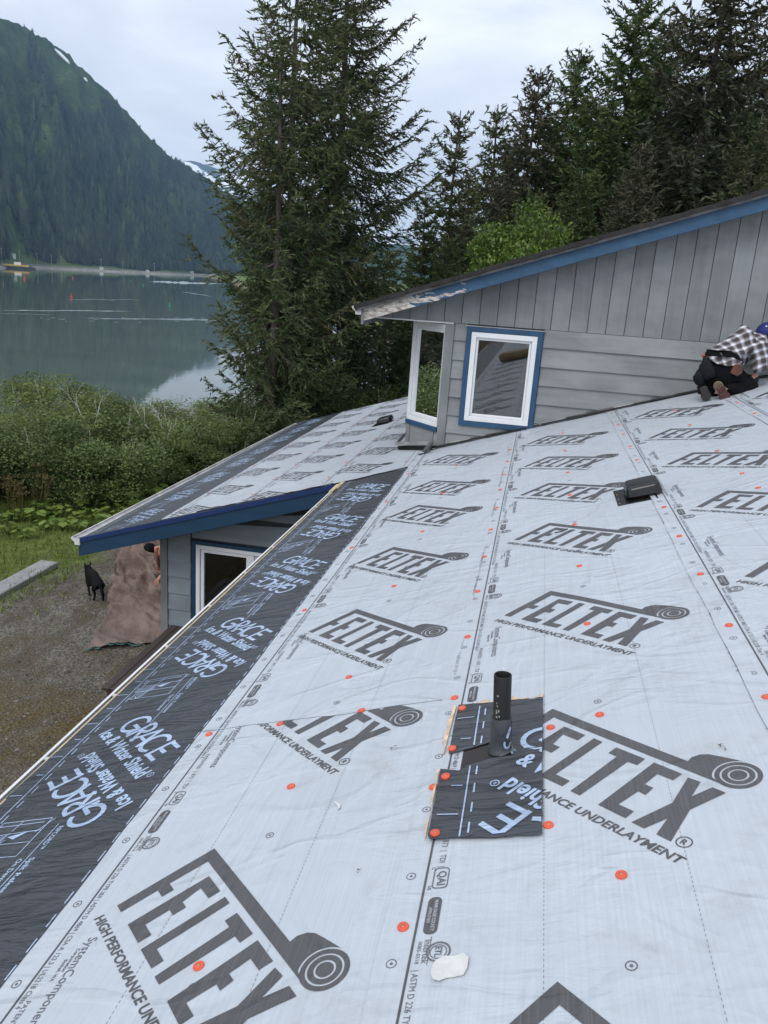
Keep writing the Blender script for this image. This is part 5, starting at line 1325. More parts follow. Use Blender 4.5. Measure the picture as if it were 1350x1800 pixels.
fs = [('S1', SM1, 'spruce', 790, 33, 185, 10, 'slim brown-topped spruce just right of the big pair'),
      ('S1', SM1, 'spruce', 851, 37, 176, 140, 'narrow spire of a spruce between two brown-topped trees'),
      ('S2', SM2, 'spruce_grey', 912, 34, 108, 60, 'greyish spruce with a bare brown spire above the bright leafy tree'),
      ('S3', SM3, 'hemlock', 985, 36, 80, 200, 'green conifer with a rounded shoulder beside the greyish spire'),
      ('S3', SM3, 'hemlock', 1058, 33, -45, 20, 'tall dark green conifer with a pointed top cut by the frame'),
      ('S2', SM2, 'spruce_grey', 1128, 38, 20, 170, 'grey-green conifer filling the gap behind two taller ones'),
      ('S2', SM2, 'spruce_grey', 1190, 31, -210, 300, 'largest dark spruce over the gable, its top beyond the frame'),
      ('S1', SM1, 'spruce_grey', 1292, 36, 10, 250, 'spruce with a forked brown top near the right edge'),
      ('S2', SM2, 'spruce', 1352, 33, 0, 20, 'spruce half cut by the right edge of the view'),
      ('S3', SM3, 'hemlock', 1255, 42, 130, 95, 'conifer seen low between the largest spruce and the forked one'),
      ('S3', SM3, 'hemlock', 880, 43, 240, 310, 'deep green conifer hidden low behind the greyish spire'),
      ('S2', SM2, 'spruce', 1020, 45, 170, 77, 'distant spruce showing between the two green conifers'),
      ('S2', SM2, 'spruce_grey', 960, 48, 200, 210, 'far conifer between the greyish spire and the rounded one'),
      ('S3', SM3, 'hemlock', 1100, 46, 120, 260, 'far green conifer behind the tall pointed one'), ('S3', SM3, 'spruce', 1225, 50, 90, 150, 'far conifer right of the largest spruce'),
      ('S2', SM2, 'spruce', 820, 48, 300, 130, 'far low conifer between the two slim spires'), ('S3', SM3, 'hemlock', 1320, 48, 110, 30, 'far conifer behind the forked brown top'),
      ('S2', SM2, 'spruce_grey', 1160, 52, 160, 290, 'far grey conifer deep in the wood'), ('S3', SM3, 'hemlock', 925, 30, 330, 20, 'dark conifer directly behind the bright leafy tree'),
      ('S3', SM3, 'hemlock', 1010, 29, 290, 140, 'low dark conifer above the middle of the gable roof'), ('S2', SM2, 'spruce_grey', 1100, 28, 240, 60, 'grey conifer with low limbs just over the gable roof'),
      ('S3', SM3, 'spruce', 1300, 29, 190, 110, 'conifer with low limbs close over the roof at the right'),
      ('S1', SM1, 'hemlock', 738, 32, 330, 222, 'shorter conifer in the dip between the big pair and the wood'),
      ('S1', SM1, 'spruce', 690, 29, 430, 33, 'young spruce under the right limbs of the big pair'),
      ('S3', SM3, 'hemlock', 790, 29, 405, 160, 'bushy conifer spreading low limbs beside the upper gutter'),
      ('S1', SM1, 'spruce', 630, 30, 470, 280, 'small spruce filling the shade behind the big trunks'),
      ('S3', SM3, 'hemlock', 735, 27, 520, 245, 'low spreading conifer just above the wing roof ridge'),
      ('S1', SM1, 'hemlock', 545, 30, 560, 75, 'small spruce between the two big trunks'),
      ('S2', SM2, 'spruce', -260, 27, 120, 40, 'spruce at the left end of the hedge, outside the view'), ('S3', SM3, 'hemlock', -520, 24, 60, 90, 'broad conifer left of the lawn, outside the view'),
      ('S2', SM2, 'spruce_grey', -900, 24, 60, 190, 'grey spruce far to the left of the drive'), ('S3', SM3, 'hemlock', -1500, 25, 80, 250, 'conifer beside the drive, far left of the view'),
      ('S2', SM2, 'spruce', -2800, 26, 100, 310, 'spruce left of the drive, well outside the view'), ('S2', SM2, 'spruce', 1420, 36, 30, 120, 'spruce just past the right edge of the view'), ('S3', SM3, 'hemlock', 1500, 33, 10, 15, 'broad conifer past the right edge of the view')]
pk = {}
for key, args, mat, px, d, top, rot, lab in fs:
    kk = key + mat
    spruce(kk, args, M[mat], px, d, lab, py=450, top=top, rot=rot, group=G2_, name='conifer_tree' if mat == 'hemlock' else 'spruce_tree')
# ------------------------------------------------------------------ broadleaf growth
def leaf_arrays(C, r, size, up=.5, aspect=.62):
    n = len(C); N = r.normal(0, 1, (n, 3)); N[:, 2] = np.abs(N[:, 2]) + up; N /= np.linalg.norm(N, axis=1)[:, None]
    T = np.cross(N, r.normal(0, 1, (n, 3))); T /= np.linalg.norm(T, axis=1)[:, None]; B = np.cross(N, T)
    s = size * r.uniform(.6, 1.35, n)[:, None]
    V = np.stack([C - T * s * .5, C + B * s * aspect * .5 + N * s * .08, C + T * s * .55 - N * s * .1, C - B * s * aspect * .5 + N * s * .08], 1)
    return V.reshape(-1, 3), np.arange(n * 4).reshape(n, 4)
def bush_mesh(seed, w, h, nblob, nleaf, size, base=.0, stems=9, squash=.8):
    r = np.random.default_rng(seed); tr = MB(); cen = []
    for i in range(nblob):
        a = r.uniform(0, 6.28); rad = w * math.sqrt(r.uniform(0, 1)) * .78; z = base + (h - base) * r.uniform(.22, .92) * (1 - .32 * (rad / w) ** 2)
        cen.append((rad * math.cos(a), rad * math.sin(a), z, r.uniform(.30, .55) * w * .72))
    C = []; TI = []
    per = nleaf // nblob
    for x, y, z, br in cen:
        d = r.normal(0, 1, (per, 3)); d /= np.linalg.norm(d, axis=1)[:, None]; rr = br * r.uniform(0.25, 1.15, per) ** .6
        c = np.array([x, y, z]) + d * rr[:, None] * np.array([1, 1, squash]); C.append(c); TI.append(np.full(per, r.normal(0, .15)) + r.normal(.47, .17, per))
    for i in range(min(stems, nblob)):
        x, y, z, br = cen[i]; b0 = Vector((x * .15, y * .15, -.1)); p1 = Vector((x * .45, y * .4, z * .5)); p2 = Vector((x, y, z + br * .6))
        tr.tube([b0, p1, p2], [.035, .024, .008], 5)
        for q in range(3):
            e = p1.lerp(p2, r.uniform(.2, .9)); tr.tube([e, e + Vector(r.normal(0, .35, 3)) * .6 + Vector((0, 0, .25))], [.010, .004], 3)
    C = np.vstack(C); TI = np.clip(np.concatenate(TI), 0, 1); keep = C[:, 2] > .02; C = C[keep]; TI = TI[keep]
    V, F = leaf_arrays(C, r, size); return tr, V, F, np.repeat(TI, 4)
M['pale_twig'] = simple('pale_bark', (.52, .50, .46), .8, .2, (9, 9, 9))
M['alder'] = leaf_mat('alder_leaves', (.085, .118, .034), (.20, .245, .075), (.34, .38, .15), .5, .9, .4)
M['alder_dark'] = leaf_mat('dark_shrub_leaves', (.060, .098, .034), (.135, .190, .062), (.25, .31, .11), .5, .9, .38)
M['bright'] = leaf_mat('bright_spring_leaves', (.048, .088, .016), (.115, .185, .032), (.24, .33, .08), .5, .9, .3)
BP = {}
def bush(key, args, mat, px, d, lab, rot, s=1.0, zs=1.0, name='shrub', cat='shrub', group='shrubs along the shore', py=760, lift=0):
    x, y = at_dist(px, d, py); gz_ = float(ground_z(x, y))
    if key not in BP:
        tr, V, F, ti = bush_mesh(*args); BP[key] = (mesh_data('stems', np.vstack(tr.V), tr.F, M['twig'] if mat != 'bright' else M['bark'], True), mesh_data('foliage', V, F, M[mat], False, ti))
    a, b = BP[key]; root = empty(name, (x, y, gz_ + lift), lab, cat, group); root.rotation_euler = (0, 0, R(rot)); root.scale = (s, s, s * zs)
    link('stems', a, root); link('foliage', b, root); return root
B1 = (11, 1.9, 2.9, 26, 19000, .066); B2 = (12, 1.6, 2.6, 22, 16000, .066); B3 = (13, 2.1, 3.1, 28, 20000, .064)
row = [('b1', B1, 'alder', 22, 22.5, 'yellowish green alder shrub at the left edge of the view', 0, 1.0, .70), ('b3', B3, 'alder_dark', 70, 20.8, 'dark leafy shrub low at the left edge of the lawn', 80, .95, .80),
       ('b2', B2, 'alder', 105, 24.5, 'taller alder shrub with a ragged top, left of the bare twigs', 40, 1.15, 1.10), ('b1', B1, 'alder', 160, 22.0, 'alder shrub wrapped round the pale bare sapling', 150, 1.0, .92),
       ('b3', B3, 'alder', 235, 24.5, 'rounded bright alder shrub below the middle of the water', 210, 1.0, 1.12), ('b2', B2, 'alder_dark', 205, 20.5, 'dark shrub behind the cow parsnip leaves', 300, 1.1, .85),
       ('b1', B1, 'alder', 270, 22.0, 'full alder shrub over the eave of the wing roof', 60, .9, 1.05), ('b2', B2, 'alder_dark', 300, 24.5, 'deep green shrub left of the spruce trunks', 20, 1.1, .9),
       ('b3', B3, 'alder_dark', 345, 24.5, 'dark shrub spreading under the thin spruce', 120, 1.0, .78), ('b1', B1, 'alder', 385, 25.5, 'loose alder shrub with open twigs against the bright water', 260, 1.0, 1.08),
       ('b2', B2, 'alder_dark', 420, 22.5, 'dark shrub at the foot of the thin spruce', 190, 1.1, .95), ('b3', B3, 'alder_dark', 120, 21.0, 'shadowed shrub in the middle of the hedge', 33, .9, .78),
       ('b1', B1, 'alder_dark', 335, 21.6, 'low dark shrub just beyond the wing gutter', 95, .9, .72), ('b3', B3, 'alder', -40, 23.0, 'alder shrub just outside the left edge', 15, 1.0, .9), ('b2', B2, 'alder_dark', 455, 26, 'dark shrub between the thin spruce and the water', 70, 1.1, .95),
       ('b3', B3, 'alder_dark', 610, 26.5, 'dark undergrowth right of the big trunks', 200, 1.1, .95), ('b2', B2, 'alder_dark', 545, 27, 'dark undergrowth between the big trunks', 100, 1.2, .95),
       ('b2', B2, 'alder', -220, 20, 'alder shrub outside the left edge', 44, 1.2, 1.0), ('b3', B3, 'alder_dark', -380, 19, 'dark shrub left of the lawn, outside the view', 144, 1.3, 1.0), ('b1', B1, 'alder', -600, 18, 'alder shrub far left of the lawn', 244, 1.3, 1.0), ('b3', B3, 'alder_dark', -1000, 18, 'dark shrub beside the drive, far left', 4, 1.3, 1.0), ('b1', B1, 'alder_dark', -110, 21.0, 'dark shrub outside the left edge by the lawn', 130, 1.0, .9), ('b3', B3, 'alder_dark', 680, 25, 'dark undergrowth above the far rake of the wing', 310, 1.1, .95)]
for key, args, mat, px, d, lab, rot, s, zs in row: bush(key + mat, args, mat, px, d, lab, rot, s, zs * ((.80 + .16 * math.sin(px * .13)) if px < 260 else .70 if px < 400 else .9))
LT = (21, 1.75, 5.6, 34, 13000, .085, 3.2, 16, .7)
bush('lt', LT, 'bright', 918, 21.5, 'bright green leafy tree rising behind the upper roof', 0, 1.0, 1.38, 'leafy_tree', 'tree', None, py=420)
bush('lt2', (22, 1.3, 4.2, 20, 7000, .085, 2.4, 10, .7), 'bright', 846, 23.0, 'smaller bright green sapling beside the upper gable, left of the leafy tree', 50, 1.0, 1.46, 'leafy_tree', 'tree', None, py=470)
# bare pale sapling in the hedge
def twigs(name, px, d, h, seed, lab, group=None):
    x, y = at_dist(px, d, 760); z = float(ground_z(x, y)); r = random.Random(seed); b = MB()
    root = empty(name, (x, y, z), lab, 'sapling', group)
    def grow(p, dr, L, rad, dep):
        q = p + dr * L * .5 + Vector((r.uniform(-.04, .04), r.uniform(-.04, .04), 0)); e = q + (dr + Vector((r.uniform(-.2, .2), r.uniform(-.2, .2), .08))).normalized() * L * .5
        b.tube([p, q, e], [rad, rad * .8, rad * .55], 5)
        if dep:
            for i in range(r.choice((2, 2, 3))):
                d2 = (dr + Vector((r.uniform(-.7, .7), r.uniform(-.7, .7), r.uniform(-.1, .4)))).normalized(); grow(q.lerp(e, r.uniform(.2, 1)), d2, L * r.uniform(.45, .7), rad * .55, dep - 1)
    grow(Vector((x, y, z)), Vector((r.uniform(-.1, .1), 0, 1)).normalized(), h * .62, .020, 3)
    b.build('bare_branches', M['pale_twig'], root, smooth=True)
twigs('bare_sapling', 160, 21.0, 2.75, 3, 'pale leafless sapling standing up out of the hedge', 'bare saplings in the hedge')
twigs('bare_sapling', 122, 21.4, 1.9, 8, 'short pale dead stem leaning in the hedge left of the taller one', 'bare saplings in the hedge')
twigs('bare_sapling', 57, 21.6, 1.8, 12, 'thin dead stem near the left end of the hedge', 'bare saplings in the hedge')
twigs('bare_sapling', 285, 20.6, 2.0, 17, 'brown leafless stem low in the hedge above the wing eave', 'bare saplings in the hedge')
# broad-leaved plants at the lawn's edge
M['parsnip'] = leaf_mat('broad_green_leaves', (.075, .125, .024), (.17, .25, .048), (.30, .36, .10), .45, 1.5, .3)
M['seedhead'] = leaf_mat('dry_seed_heads', (.07, .055, .02), (.14, .11, .04), (.22, .19, .08), .8, 1.5, .2)
def lobed_leaf(c, tdir, n, s):
    """five-lobed leaf as a fan"""
    t = Vector(tdir).normalized(); n = Vector(n).normalized(); b = n.cross(t).normalized(); prof = [(-.05, .10), (.0, .52), (.28, .38), (.42, .58), (.62, .30), (1.0, 0), (.62, -.30), (.42, -.58), (.28, -.38), (0, -.52), (-.05, -.10)]
    return [Vector(c)] + [Vector(c) + t * s * (a - .2) + b * s * q - n * s * .22 * (abs(q) + max(0, a - .4)) for a, q in prof], [(0, i, i + 1) for i in range(1, 11)]
def parsnip_mesh(seed, nl, hh, s):
    r = random.Random(seed); b = MB(); st = MB(); ti = []
    for i in range(nl):
        a = i * 2.4 + r.uniform(-.4, .4); rad = r.uniform(.12, .5); z = hh * r.uniform(.45, 1.0); c = Vector((rad * math.cos(a), rad * math.sin(a), z))
        V, F = lobed_leaf(c, (math.cos(a), math.sin(a), -.25), (.25 * math.cos(a) + r.uniform(-.2, .2), .25 * math.sin(a), 1), s * r.uniform(.7, 1.25)); b.add(V, F); ti += [min(1, max(0, r.gauss(.5, .2)))] * len(V)
        st.tube([(0, 0, 0), c * .6 + Vector((0, 0, .02)), c], [.012, .009, .006], 4)
    return st, b, ti
PM = []
for sd, nl, hh, s in ((1, 13, .75, .30), (2, 11, .9, .34), (3, 15, .6, .26)):
    st, b, ti = parsnip_mesh(sd, nl, hh, s); PM.append((mesh_data('stalks', np.vstack(st.V), st.F, M['parsnip'], True, np.full(sum(len(v) for v in st.V), .4)), mesh_data('leaf_rosette', np.vstack(b.V), b.F, M['parsnip'], False, ti)))
pl = [(120, 868), (150, 880), (175, 862), (188, 876), (205, 868), (226, 874), (243, 862), (255, 880), (165, 895), (135, 900), (200, 890), (100, 893), (230, 893), (60, 905), (82, 915), (30, 900), (15, 925), (45, 930), (110, 915), (140, 920), (180, 905), (215, 905), (270, 868), (5, 905), (75, 890), (160, 912)]
for i, (px, py) in enumerate(pl):
    p = at_z(px, py + 14, 0); root = empty('broadleaf_plant', (p.x, p.y, float(ground_z(p.x, p.y)) - .02), f'leafy plant with broad lobed leaves before the hedge, {ORD[sorted(pl).index((px, py))]} from the left', 'plant', 'broad-leaved plants along the lawn edge')
    a, b = PM[i % 3]; s = (.82 if py < 885 else .5) * random.uniform(.85, 1.15); root.scale = (s, s, s); root.rotation_euler = (0, 0, random.uniform(0, 6.28)); link('stalks', a, root); link('leaf_rosette', b, root)
def seedhead_mesh(seed):
    r = np.random.default_rng(seed); st = MB(); C = []
    for i in range(7):
        x, y = r.uniform(-.5, .5, 2); h = r.uniform(.9, 1.5); st.tube([(x * .4, y * .4, 0), (x * .8, y * .8, h * .6), (x, y, h)], [.012, .009, .005], 4)
        if i % 2 == 0:
            for q in range(9):
                a = q * .7; e = Vector((x + .15 * math.cos(a), y + .15 * math.sin(a), h + .05)); st.tube([(x, y, h), e], [.003, .003], 3); C += [np.array(e) + r.normal(0, .018, 3) for _ in range(7)]
        else: C += [np.array((x, y, h)) - np.array((0, 0, 1)) * r.uniform(0, .5) + r.normal(0, .05, 3) for _ in range(50)]
    V, F = leaf_arrays(np.array(C), r, .05); return st, V, F
SH = []
for sd in (5, 6):
    st, V, F = seedhead_mesh(sd); SH.append((mesh_data('stalks', np.vstack(st.V), st.F, M['seedhead'], True, np.full(sum(len(v) for v in st.V), .45)), mesh_data('seed_heads', V, F, M['seedhead'], False, np.repeat(np.random.default_rng(sd).uniform(.2, .9, len(F)), 4))))
WD = [(45, 890), (70, 882), (88, 880), (110, 872), (140, 860), (172, 850), (215, 855), (25, 905), (58, 896), (190, 858), (128, 878)]
for i, (px, py) in enumerate(WD):
    p = at_z(px, py + 12, 0); root = empty('seeding_weed', (p.x, p.y, float(ground_z(p.x, p.y))), f'brown seeding weed with dry heads before the dark hedge, {ORD[sorted(WD).index((px, py))]} from the left', 'weed', 'brown seeding weeds before the hedge')
    a, b = SH[i % 2]; root.rotation_euler = (0, 0, random.uniform(0, 6.28)); s = random.uniform(.5, .8); root.scale = (s, s, s); link('stalks', a, root); tag(link('seed_heads', b, root), kind='stuff')
# grass blades and loose stones
r = np.random.default_rng(77); n = 60000
x = r.uniform(-26, -6.2, n); y = r.uniform(7.5, 24, n)
edge = x + 9.0 + fbm(x * .55, y * .55, 12, 4) * 3.0 - .22 * (y - 12)
pr_ = np.where((edge < .1) | (y > 17.4), 1.0, np.where(edge < 1.0, .22, .05)); keep = r.uniform(0, 1, n) < pr_ * (.55 + .9 * (fbm(x * .8, y * .8, 55, 3) + .5))
x = x[keep]; y = y[keep]; n = len(x); z = ground_z(x, y); hgt = r.uniform(.06, .20, n) * np.where((edge[keep] < .1), 1, .55); a = r.uniform(0, 6.28, n); wd = r.uniform(.008, .018, n)
V = np.stack([np.stack([x - np.cos(a) * wd, y - np.sin(a) * wd, z - .01], -1), np.stack([x + np.cos(a) * wd, y + np.sin(a) * wd, z - .01], -1), np.stack([x + r.normal(0, .06, n), y + r.normal(0, .06, n), z + hgt], -1)], 1)
M['grass'] = leaf_mat('grass_blades', (.070, .100, .022), (.16, .205, .045), (.29, .31, .10), .6, .7, .3)
tag(obj('grass', V.reshape(-1, 3), np.arange(n * 3).reshape(n, 3), M['grass'], attr=np.repeat(np.clip(r.normal(.5, .2, n), 0, 1), 3)), 'rough lawn grass beside the gravel', kind='stuff')
n = 9000; x = r.uniform(-9.3, -2.6, n); y = r.uniform(4.5, 16.5, n); z = ground_z(x, y); s = r.uniform(.008, .026, n) * r.uniform(.6, 1.3, n)
oc = np.array([(1, 0, 0), (0, 1, 0), (-1, 0, 0), (0, -1, 0), (0, 0, .7), (0, 0, -.4)]); ofc = np.array([(0, 1, 4), (1, 2, 4), (2, 3, 4), (3, 0, 4)])
V = np.stack([x, y, z + s * .2], -1)[:, None] + oc[None] * s[:, None, None] * r.uniform(.6, 1.4, (n, 6, 3))
F = (ofc[None] + (np.arange(n) * 6)[:, None, None]).reshape(-1, 3)
M['stone'] = leaf_mat('gravel_stones', (.06, .054, .046), (.13, .12, .105), (.27, .255, .235), .9, 2.0, 0)
tag(obj('loose_gravel', V.reshape(-1, 3), F, M['stone'], attr=np.repeat(np.clip(r.normal(.45, .22, n), 0, 1), 6)), 'loose gravel on the drive', kind='stuff')
# ------------------------------------------------------------------ FIGURES AND LOOSE THINGS
def at_y(px, py, y):
    d = pdir(px, py); return Vector(np.array([0, 0, CAMZ]) + d * (y / d[1]))
def skin_mesh(name, nodes, edges, root_i, mat, parent, sub=2):
    """nodes: (point, rx, ry); grown into one continuous surface"""
    off = world_origin(parent)
    me = bpy.data.meshes.new(name); me.from_pydata([tuple(Vector(n[0]) - off) for n in nodes], edges, [])
    o = bpy.data.objects.new(name, me); COL.objects.link(o); o.parent = parent
    md = o.modifiers.new('skin', 'SKIN'); md.use_smooth_shade = True
    for i, n in enumerate(nodes):
        sv = me.skin_vertices[0].data[i]; sv.radius = (n[1], n[2] if len(n) > 2 else n[1]); sv.use_root = (i == root_i)
    sm = o.modifiers.new('sub', 'SUBSURF'); sm.levels = sub; sm.render_levels = sub
    dg = bpy.context.evaluated_depsgraph_get(); m2 = bpy.data.meshes.new_from_object(o.evaluated_get(dg))
    o.modifiers.clear(); o.data = m2; bpy.data.meshes.remove(me); m2.name = name
    m2.materials.clear(); m2.materials.append(mat)
    m2.polygons.foreach_set('use_smooth', np.ones(len(m2.polygons), dtype=bool))
    return o
def blob(name, c, ax, mat, parent, noise_amt=.0, seed=0, rot=None, k=20, cut=None):
    """shaped ellipsoid"""
    V = []; F = []; m = k // 2
    for i in range(m + 1):
        ph = math.pi * i / m
        for j in range(k):
            th = 2 * math.pi * j / k; p = Vector((math.sin(ph) * math.cos(th), math.sin(ph) * math.sin(th), math.cos(ph)))
            s = 1 + noise_amt * float(fbm(p.x * 2 + seed, p.y * 2 + p.z, seed, 2)); p = Vector((p.x * ax[0] * s, p.y * ax[1] * s, p.z * ax[2] * s))
            if cut is not None: p.z = max(p.z, cut * ax[2])
            if rot: p = rot @ p
            V.append(Vector(c) + p)
    for i in range(m):
        for j in range(k): F.append((i * k + j, (i + 1) * k + j, (i + 1) * k + (j + 1) % k, i * k + (j + 1) % k))
    return obj(name, V, F, mat, parent, smooth=True)
def cloth_mat(name, c, rough=.85):
    return simple(name, c, rough, .25, (9, 9, 9), 5, bstr=.45, bscale=28, spec=.15, bdist=.012)
SKINM = simple('skin', (.42, .21, .14), .55, .12, (20, 20, 20))
M['black_cloth'] = cloth_mat('black_work_cloth', (.005, .005, .006)); M['glove'] = cloth_mat('dark_glove', (.02, .02, .022))
def plaid_mat():
    m, t, b = new_mat('plaid_flannel')
    def bands(v, dirn, freq):
        mpn = t.nodes.new('ShaderNodeVectorMath'); mpn.operation = 'DOT_PRODUCT'; t.links.new(v, mpn.inputs[0]); mpn.inputs[1].default_value = dirn
        return math_n(t, 'FRACT', math_n(t, 'MULTIPLY', mpn.outputs['Value'], freq))
    tcn = t.nodes.new('ShaderNodeTexCoord'); v = tcn.outputs['Object']
    nz = noise_node(t, v, 7, 2); ad = t.nodes.new('ShaderNodeVectorMath'); ad.operation = 'ADD'
    cmb = t.nodes.new('ShaderNodeCombineXYZ'); q = math_n(t, 'MULTIPLY', nz, .035)
    for i in range(3): t.links.new(q, cmb.inputs[i])
    t.links.new(v, ad.inputs[0]); t.links.new(cmb.outputs[0], ad.inputs[1])
    a = bands(ad.outputs[0], (.86, .30, .34), 12.5); c = bands(ad.outputs[0], (-.40, .32, .86), 13.5)
    st = [(.0, (.86,) * 3), (.10, (.74,) * 3), (.26, (.46,) * 3), (.32, (.22,) * 3), (.74, (.22,) * 3), (.80, (.46,) * 3), (.9, (.85,) * 3)]
    ra = ramp(t, a, st); rc = ramp(t, c, st)
    mm = mixc(t, .5, ra, rc)
    col = ramp(t, mm, [(.20, (.050, .040, .040)), (.36, (.11, .09, .09)), (.55, (.30, .29, .31)), (.82, (.68, .69, .74))])
    t.links.new(col, b.inputs['Base Color']); b.inputs['Roughness'].default_value = .9
    bump(t, b, noise_node(t, v, 14, 4), .5, .02); return m
# ---- roofer kneeling at the wall
wp = at_y(1275, 690, 9.0)
wk = empty('person', (wp.x, 9.0, float(roof_z(wp.x)) + .01), 'roofer in a plaid shirt and blue cap kneeling at the wall, back to the camera', 'person')
pel, mid, chest, neck = at_y(1266, 646, 9.0), at_y(1285, 616, 9.05), at_y(1314, 600, 9.10), at_y(1336, 597, 9.16)
headc = at_y(1347, 588, 9.22)
kr = at_y(1316, 686, 9.06); kl = at_y(1282, 684, 9.30); fr = at_y(1274, 690, 8.72); fl_ = at_y(1246, 686, 8.82)
hr = pel + Vector((.10, .0, -.06)); hl = pel + Vector((-.06, .05, -.06))
sr = at_y(1331, 612, 8.98); er = at_y(1338, 640, 8.93); wr = at_y(1327, 660, 8.98); sl = at_y(1322, 592, 9.30); el_ = at_y(1352, 620, 9.34); wl_ = at_y(1362, 655, 9.25)
nodes = [(pel, .09), (mid, .10), (chest, .11), (neck, .05), (headc, .085), (hr, .07), (kr, .055), (fr + Vector((.02, .08, .02)), .04), (hl, .07), (kl, .065), (fl_ + Vector((.02, .08, .02)), .045),
         (sr, .045), (er, .038), (wr, .030), (sl, .045), (el_, .038), (wl_, .030)]
edges = [(0, 1), (1, 2), (2, 3), (3, 4), (0, 5), (5, 6), (6, 7), (0, 8), (8, 9), (9, 10), (2, 11), (11, 12), (12, 13), (2, 14), (14, 15), (15, 16)]
def hand(wr_, d, side, s=1.0):
    d = d.normalized(); u = d.cross(Vector((0, -1, .2))).normalized(); base = len(nodes); n = [(wr_ + d * .05 * s, .026 * s, .018 * s)]; e = [(13 if side > 0 else 16, base)]
    for i, (o, L) in enumerate(((-.030, .060), (-.010, .072), (.010, .068), (.030, .055))):
        k1 = wr_ + d * .085 * s + u * o * s; k2 = k1 + d * L * .5 * s + Vector((0, 0, -.004)); k3 = k2 + d * L * .4 * s + Vector((0, .018, -.016))
        j = base + len(n); n += [(k1, .0095 * s), (k2, .0085 * s), (k3, .0075 * s)]; e += [(base, j), (j, j + 1), (j + 1, j + 2)]
    k1 = wr_ + d * .03 * s - u * .030 * s; k2 = k1 + d * .028 * s - u * .022 * s; j = base + len(n); n += [(k1, .011 * s), (k2, .009 * s)]; e += [(base, j), (j, j + 1)]
    return n, e
n_, e_ = hand(wr, Vector((-.15, .1, -1)), 1); nodes += n_; edges += e_
n_, e_ = hand(wl_, Vector((.2, .2, -1)), -1); nodes += n_; edges += e_
skin_mesh('body', nodes, edges, 0, SKINM, wk)
HN = 15
for lo_, wr_i in ((len(nodes) - 2 * HN, 13), (len(nodes) - HN, 16)):
    gn = [(nodes[wr_i][0], nodes[wr_i][1] * 1.25)] + [(q[0],) + tuple(x_ * 1.8 for x_ in q[1:]) for q in nodes[lo_:lo_ + HN]]
    ge = [(0, 1)] + [(a_ - lo_ + 1, b_ - lo_ + 1) for a_, b_ in edges if a_ >= lo_ and b_ < lo_ + HN and b_ >= lo_]
    skin_mesh('glove', gn, ge, 1, M['glove'], wk)
shirt = skin_mesh('shirt', [(pel + Vector((.0, .02, .06)), .19, .165), (mid + Vector((0, 0, .02)), .19, .19), (chest, .185, .185), (neck - Vector((.02, 0, .02)), .085), (sr, .115), (er, .085), (wr + Vector((0, 0, .02)), .066), (sl, .09), (el_, .064), (wl_ + Vector((0, 0, .03)), .05)],
                  [(0, 1), (1, 2), (2, 3), (2, 4), (4, 5), (5, 6), (2, 7), (7, 8), (8, 9)], 1, plaid_mat(), wk, 3)
for h_, k_, f_ in ((hr, kr, fr), (hl, kl, fl_)):
    skin_mesh('trouser_leg', [(h_ + Vector((0, 0, -.02)), .15), (h_.lerp(k_, .6), .125), (k_, .10), (k_.lerp(f_, .5), .088), (f_ + Vector((.01, .06, .03)), .060)], [(0, 1), (1, 2), (2, 3), (3, 4)], 0, M['black_cloth'], wk)
def crumple(o, amt, f):
    me = o.data; n = len(me.vertices); co = np.empty(n * 3, np.float32); me.vertices.foreach_get('co', co); co = co.reshape(-1, 3)
    no = np.empty(n * 3, np.float32); me.vertices.foreach_get('normal', no); no = no.reshape(-1, 3)
    k_ = fbm(co[:, 0] * f + co[:, 1] * f * .6, co[:, 2] * f * 1.3 - co[:, 1] * f * .5, 17, 3); k_ = k_ + .6 * (.25 - np.abs(fbm(co[:, 0] * f * .8 - co[:, 2] * f, co[:, 1] * f + co[:, 2] * f * .4, 23, 2)))
    me.vertices.foreach_set('co', (co + no * (k_ * amt)[:, None]).astype(np.float32).ravel()); me.update()
crumple(shirt, .045, 7.0)
for ch in wk.children:
    if ch.name.startswith('trouser'): crumple(ch, .03, 8.0)
# shirt tail between the tool belt's straps
tailc = at_y(1272, 636, 8.86)
def patch3(name, pts_px, y0, y1, thick, mat):
    c = sum((Vector(p) for p in pts_px), Vector((0, 0))) / len(pts_px) if False else None
    P = [at_y(px, py, y0 + (y1 - y0) * abs(px - 1270) / 40.0) for px, py in pts_px]
    return MB().prism(P, (0, thick, 0)).build(name, mat, wk, bevel=.006)
patch3('belt_band', [(1243, 614), (1262, 616), (1286, 617), (1300, 625), (1303, 634), (1284, 627), (1262, 625), (1243, 624)], 8.80, 8.845, .05, M['black_cloth'])
patch3('shirt_tail', [(1244, 626), (1264, 627), (1290, 629), (1305, 636), (1300, 642), (1280, 644), (1262, 640), (1250, 634)], 8.795, 8.845, .05, shirt.data.materials[0])
LEA = simple('brown_leather', (.11, .040, .022), .45, .4, (14, 14, 14))
MB().prism([at_y(px, py, 8.775) for px, py in ((1284, 656), (1292, 641), (1306, 641), (1305, 656), (1296, 662))], (0, .04, 0)).build('leather_pouch', LEA, wk, bevel=.006)
GRT = cloth_mat('grey_tool_bag', (.014, .015, .017))
blob('tool_pouch', at_y(1243, 650, 8.86), (.075, .07, .12), GRT, wk, .5, 3, Matrix.Rotation(R(-25), 3, 'Y'), 14)
blob('tool_pouch', at_y(1231, 664, 8.88), (.065, .06, .085), GRT, wk, .5, 5, Matrix.Rotation(R(-15), 3, 'Y'), 14)
blob('trousers_seat', at_y(1270, 655, 9.02), (.225, .20, .205), M['black_cloth'], wk, .35, 8, Matrix.Rotation(R(-20), 3, 'Y'), 24)
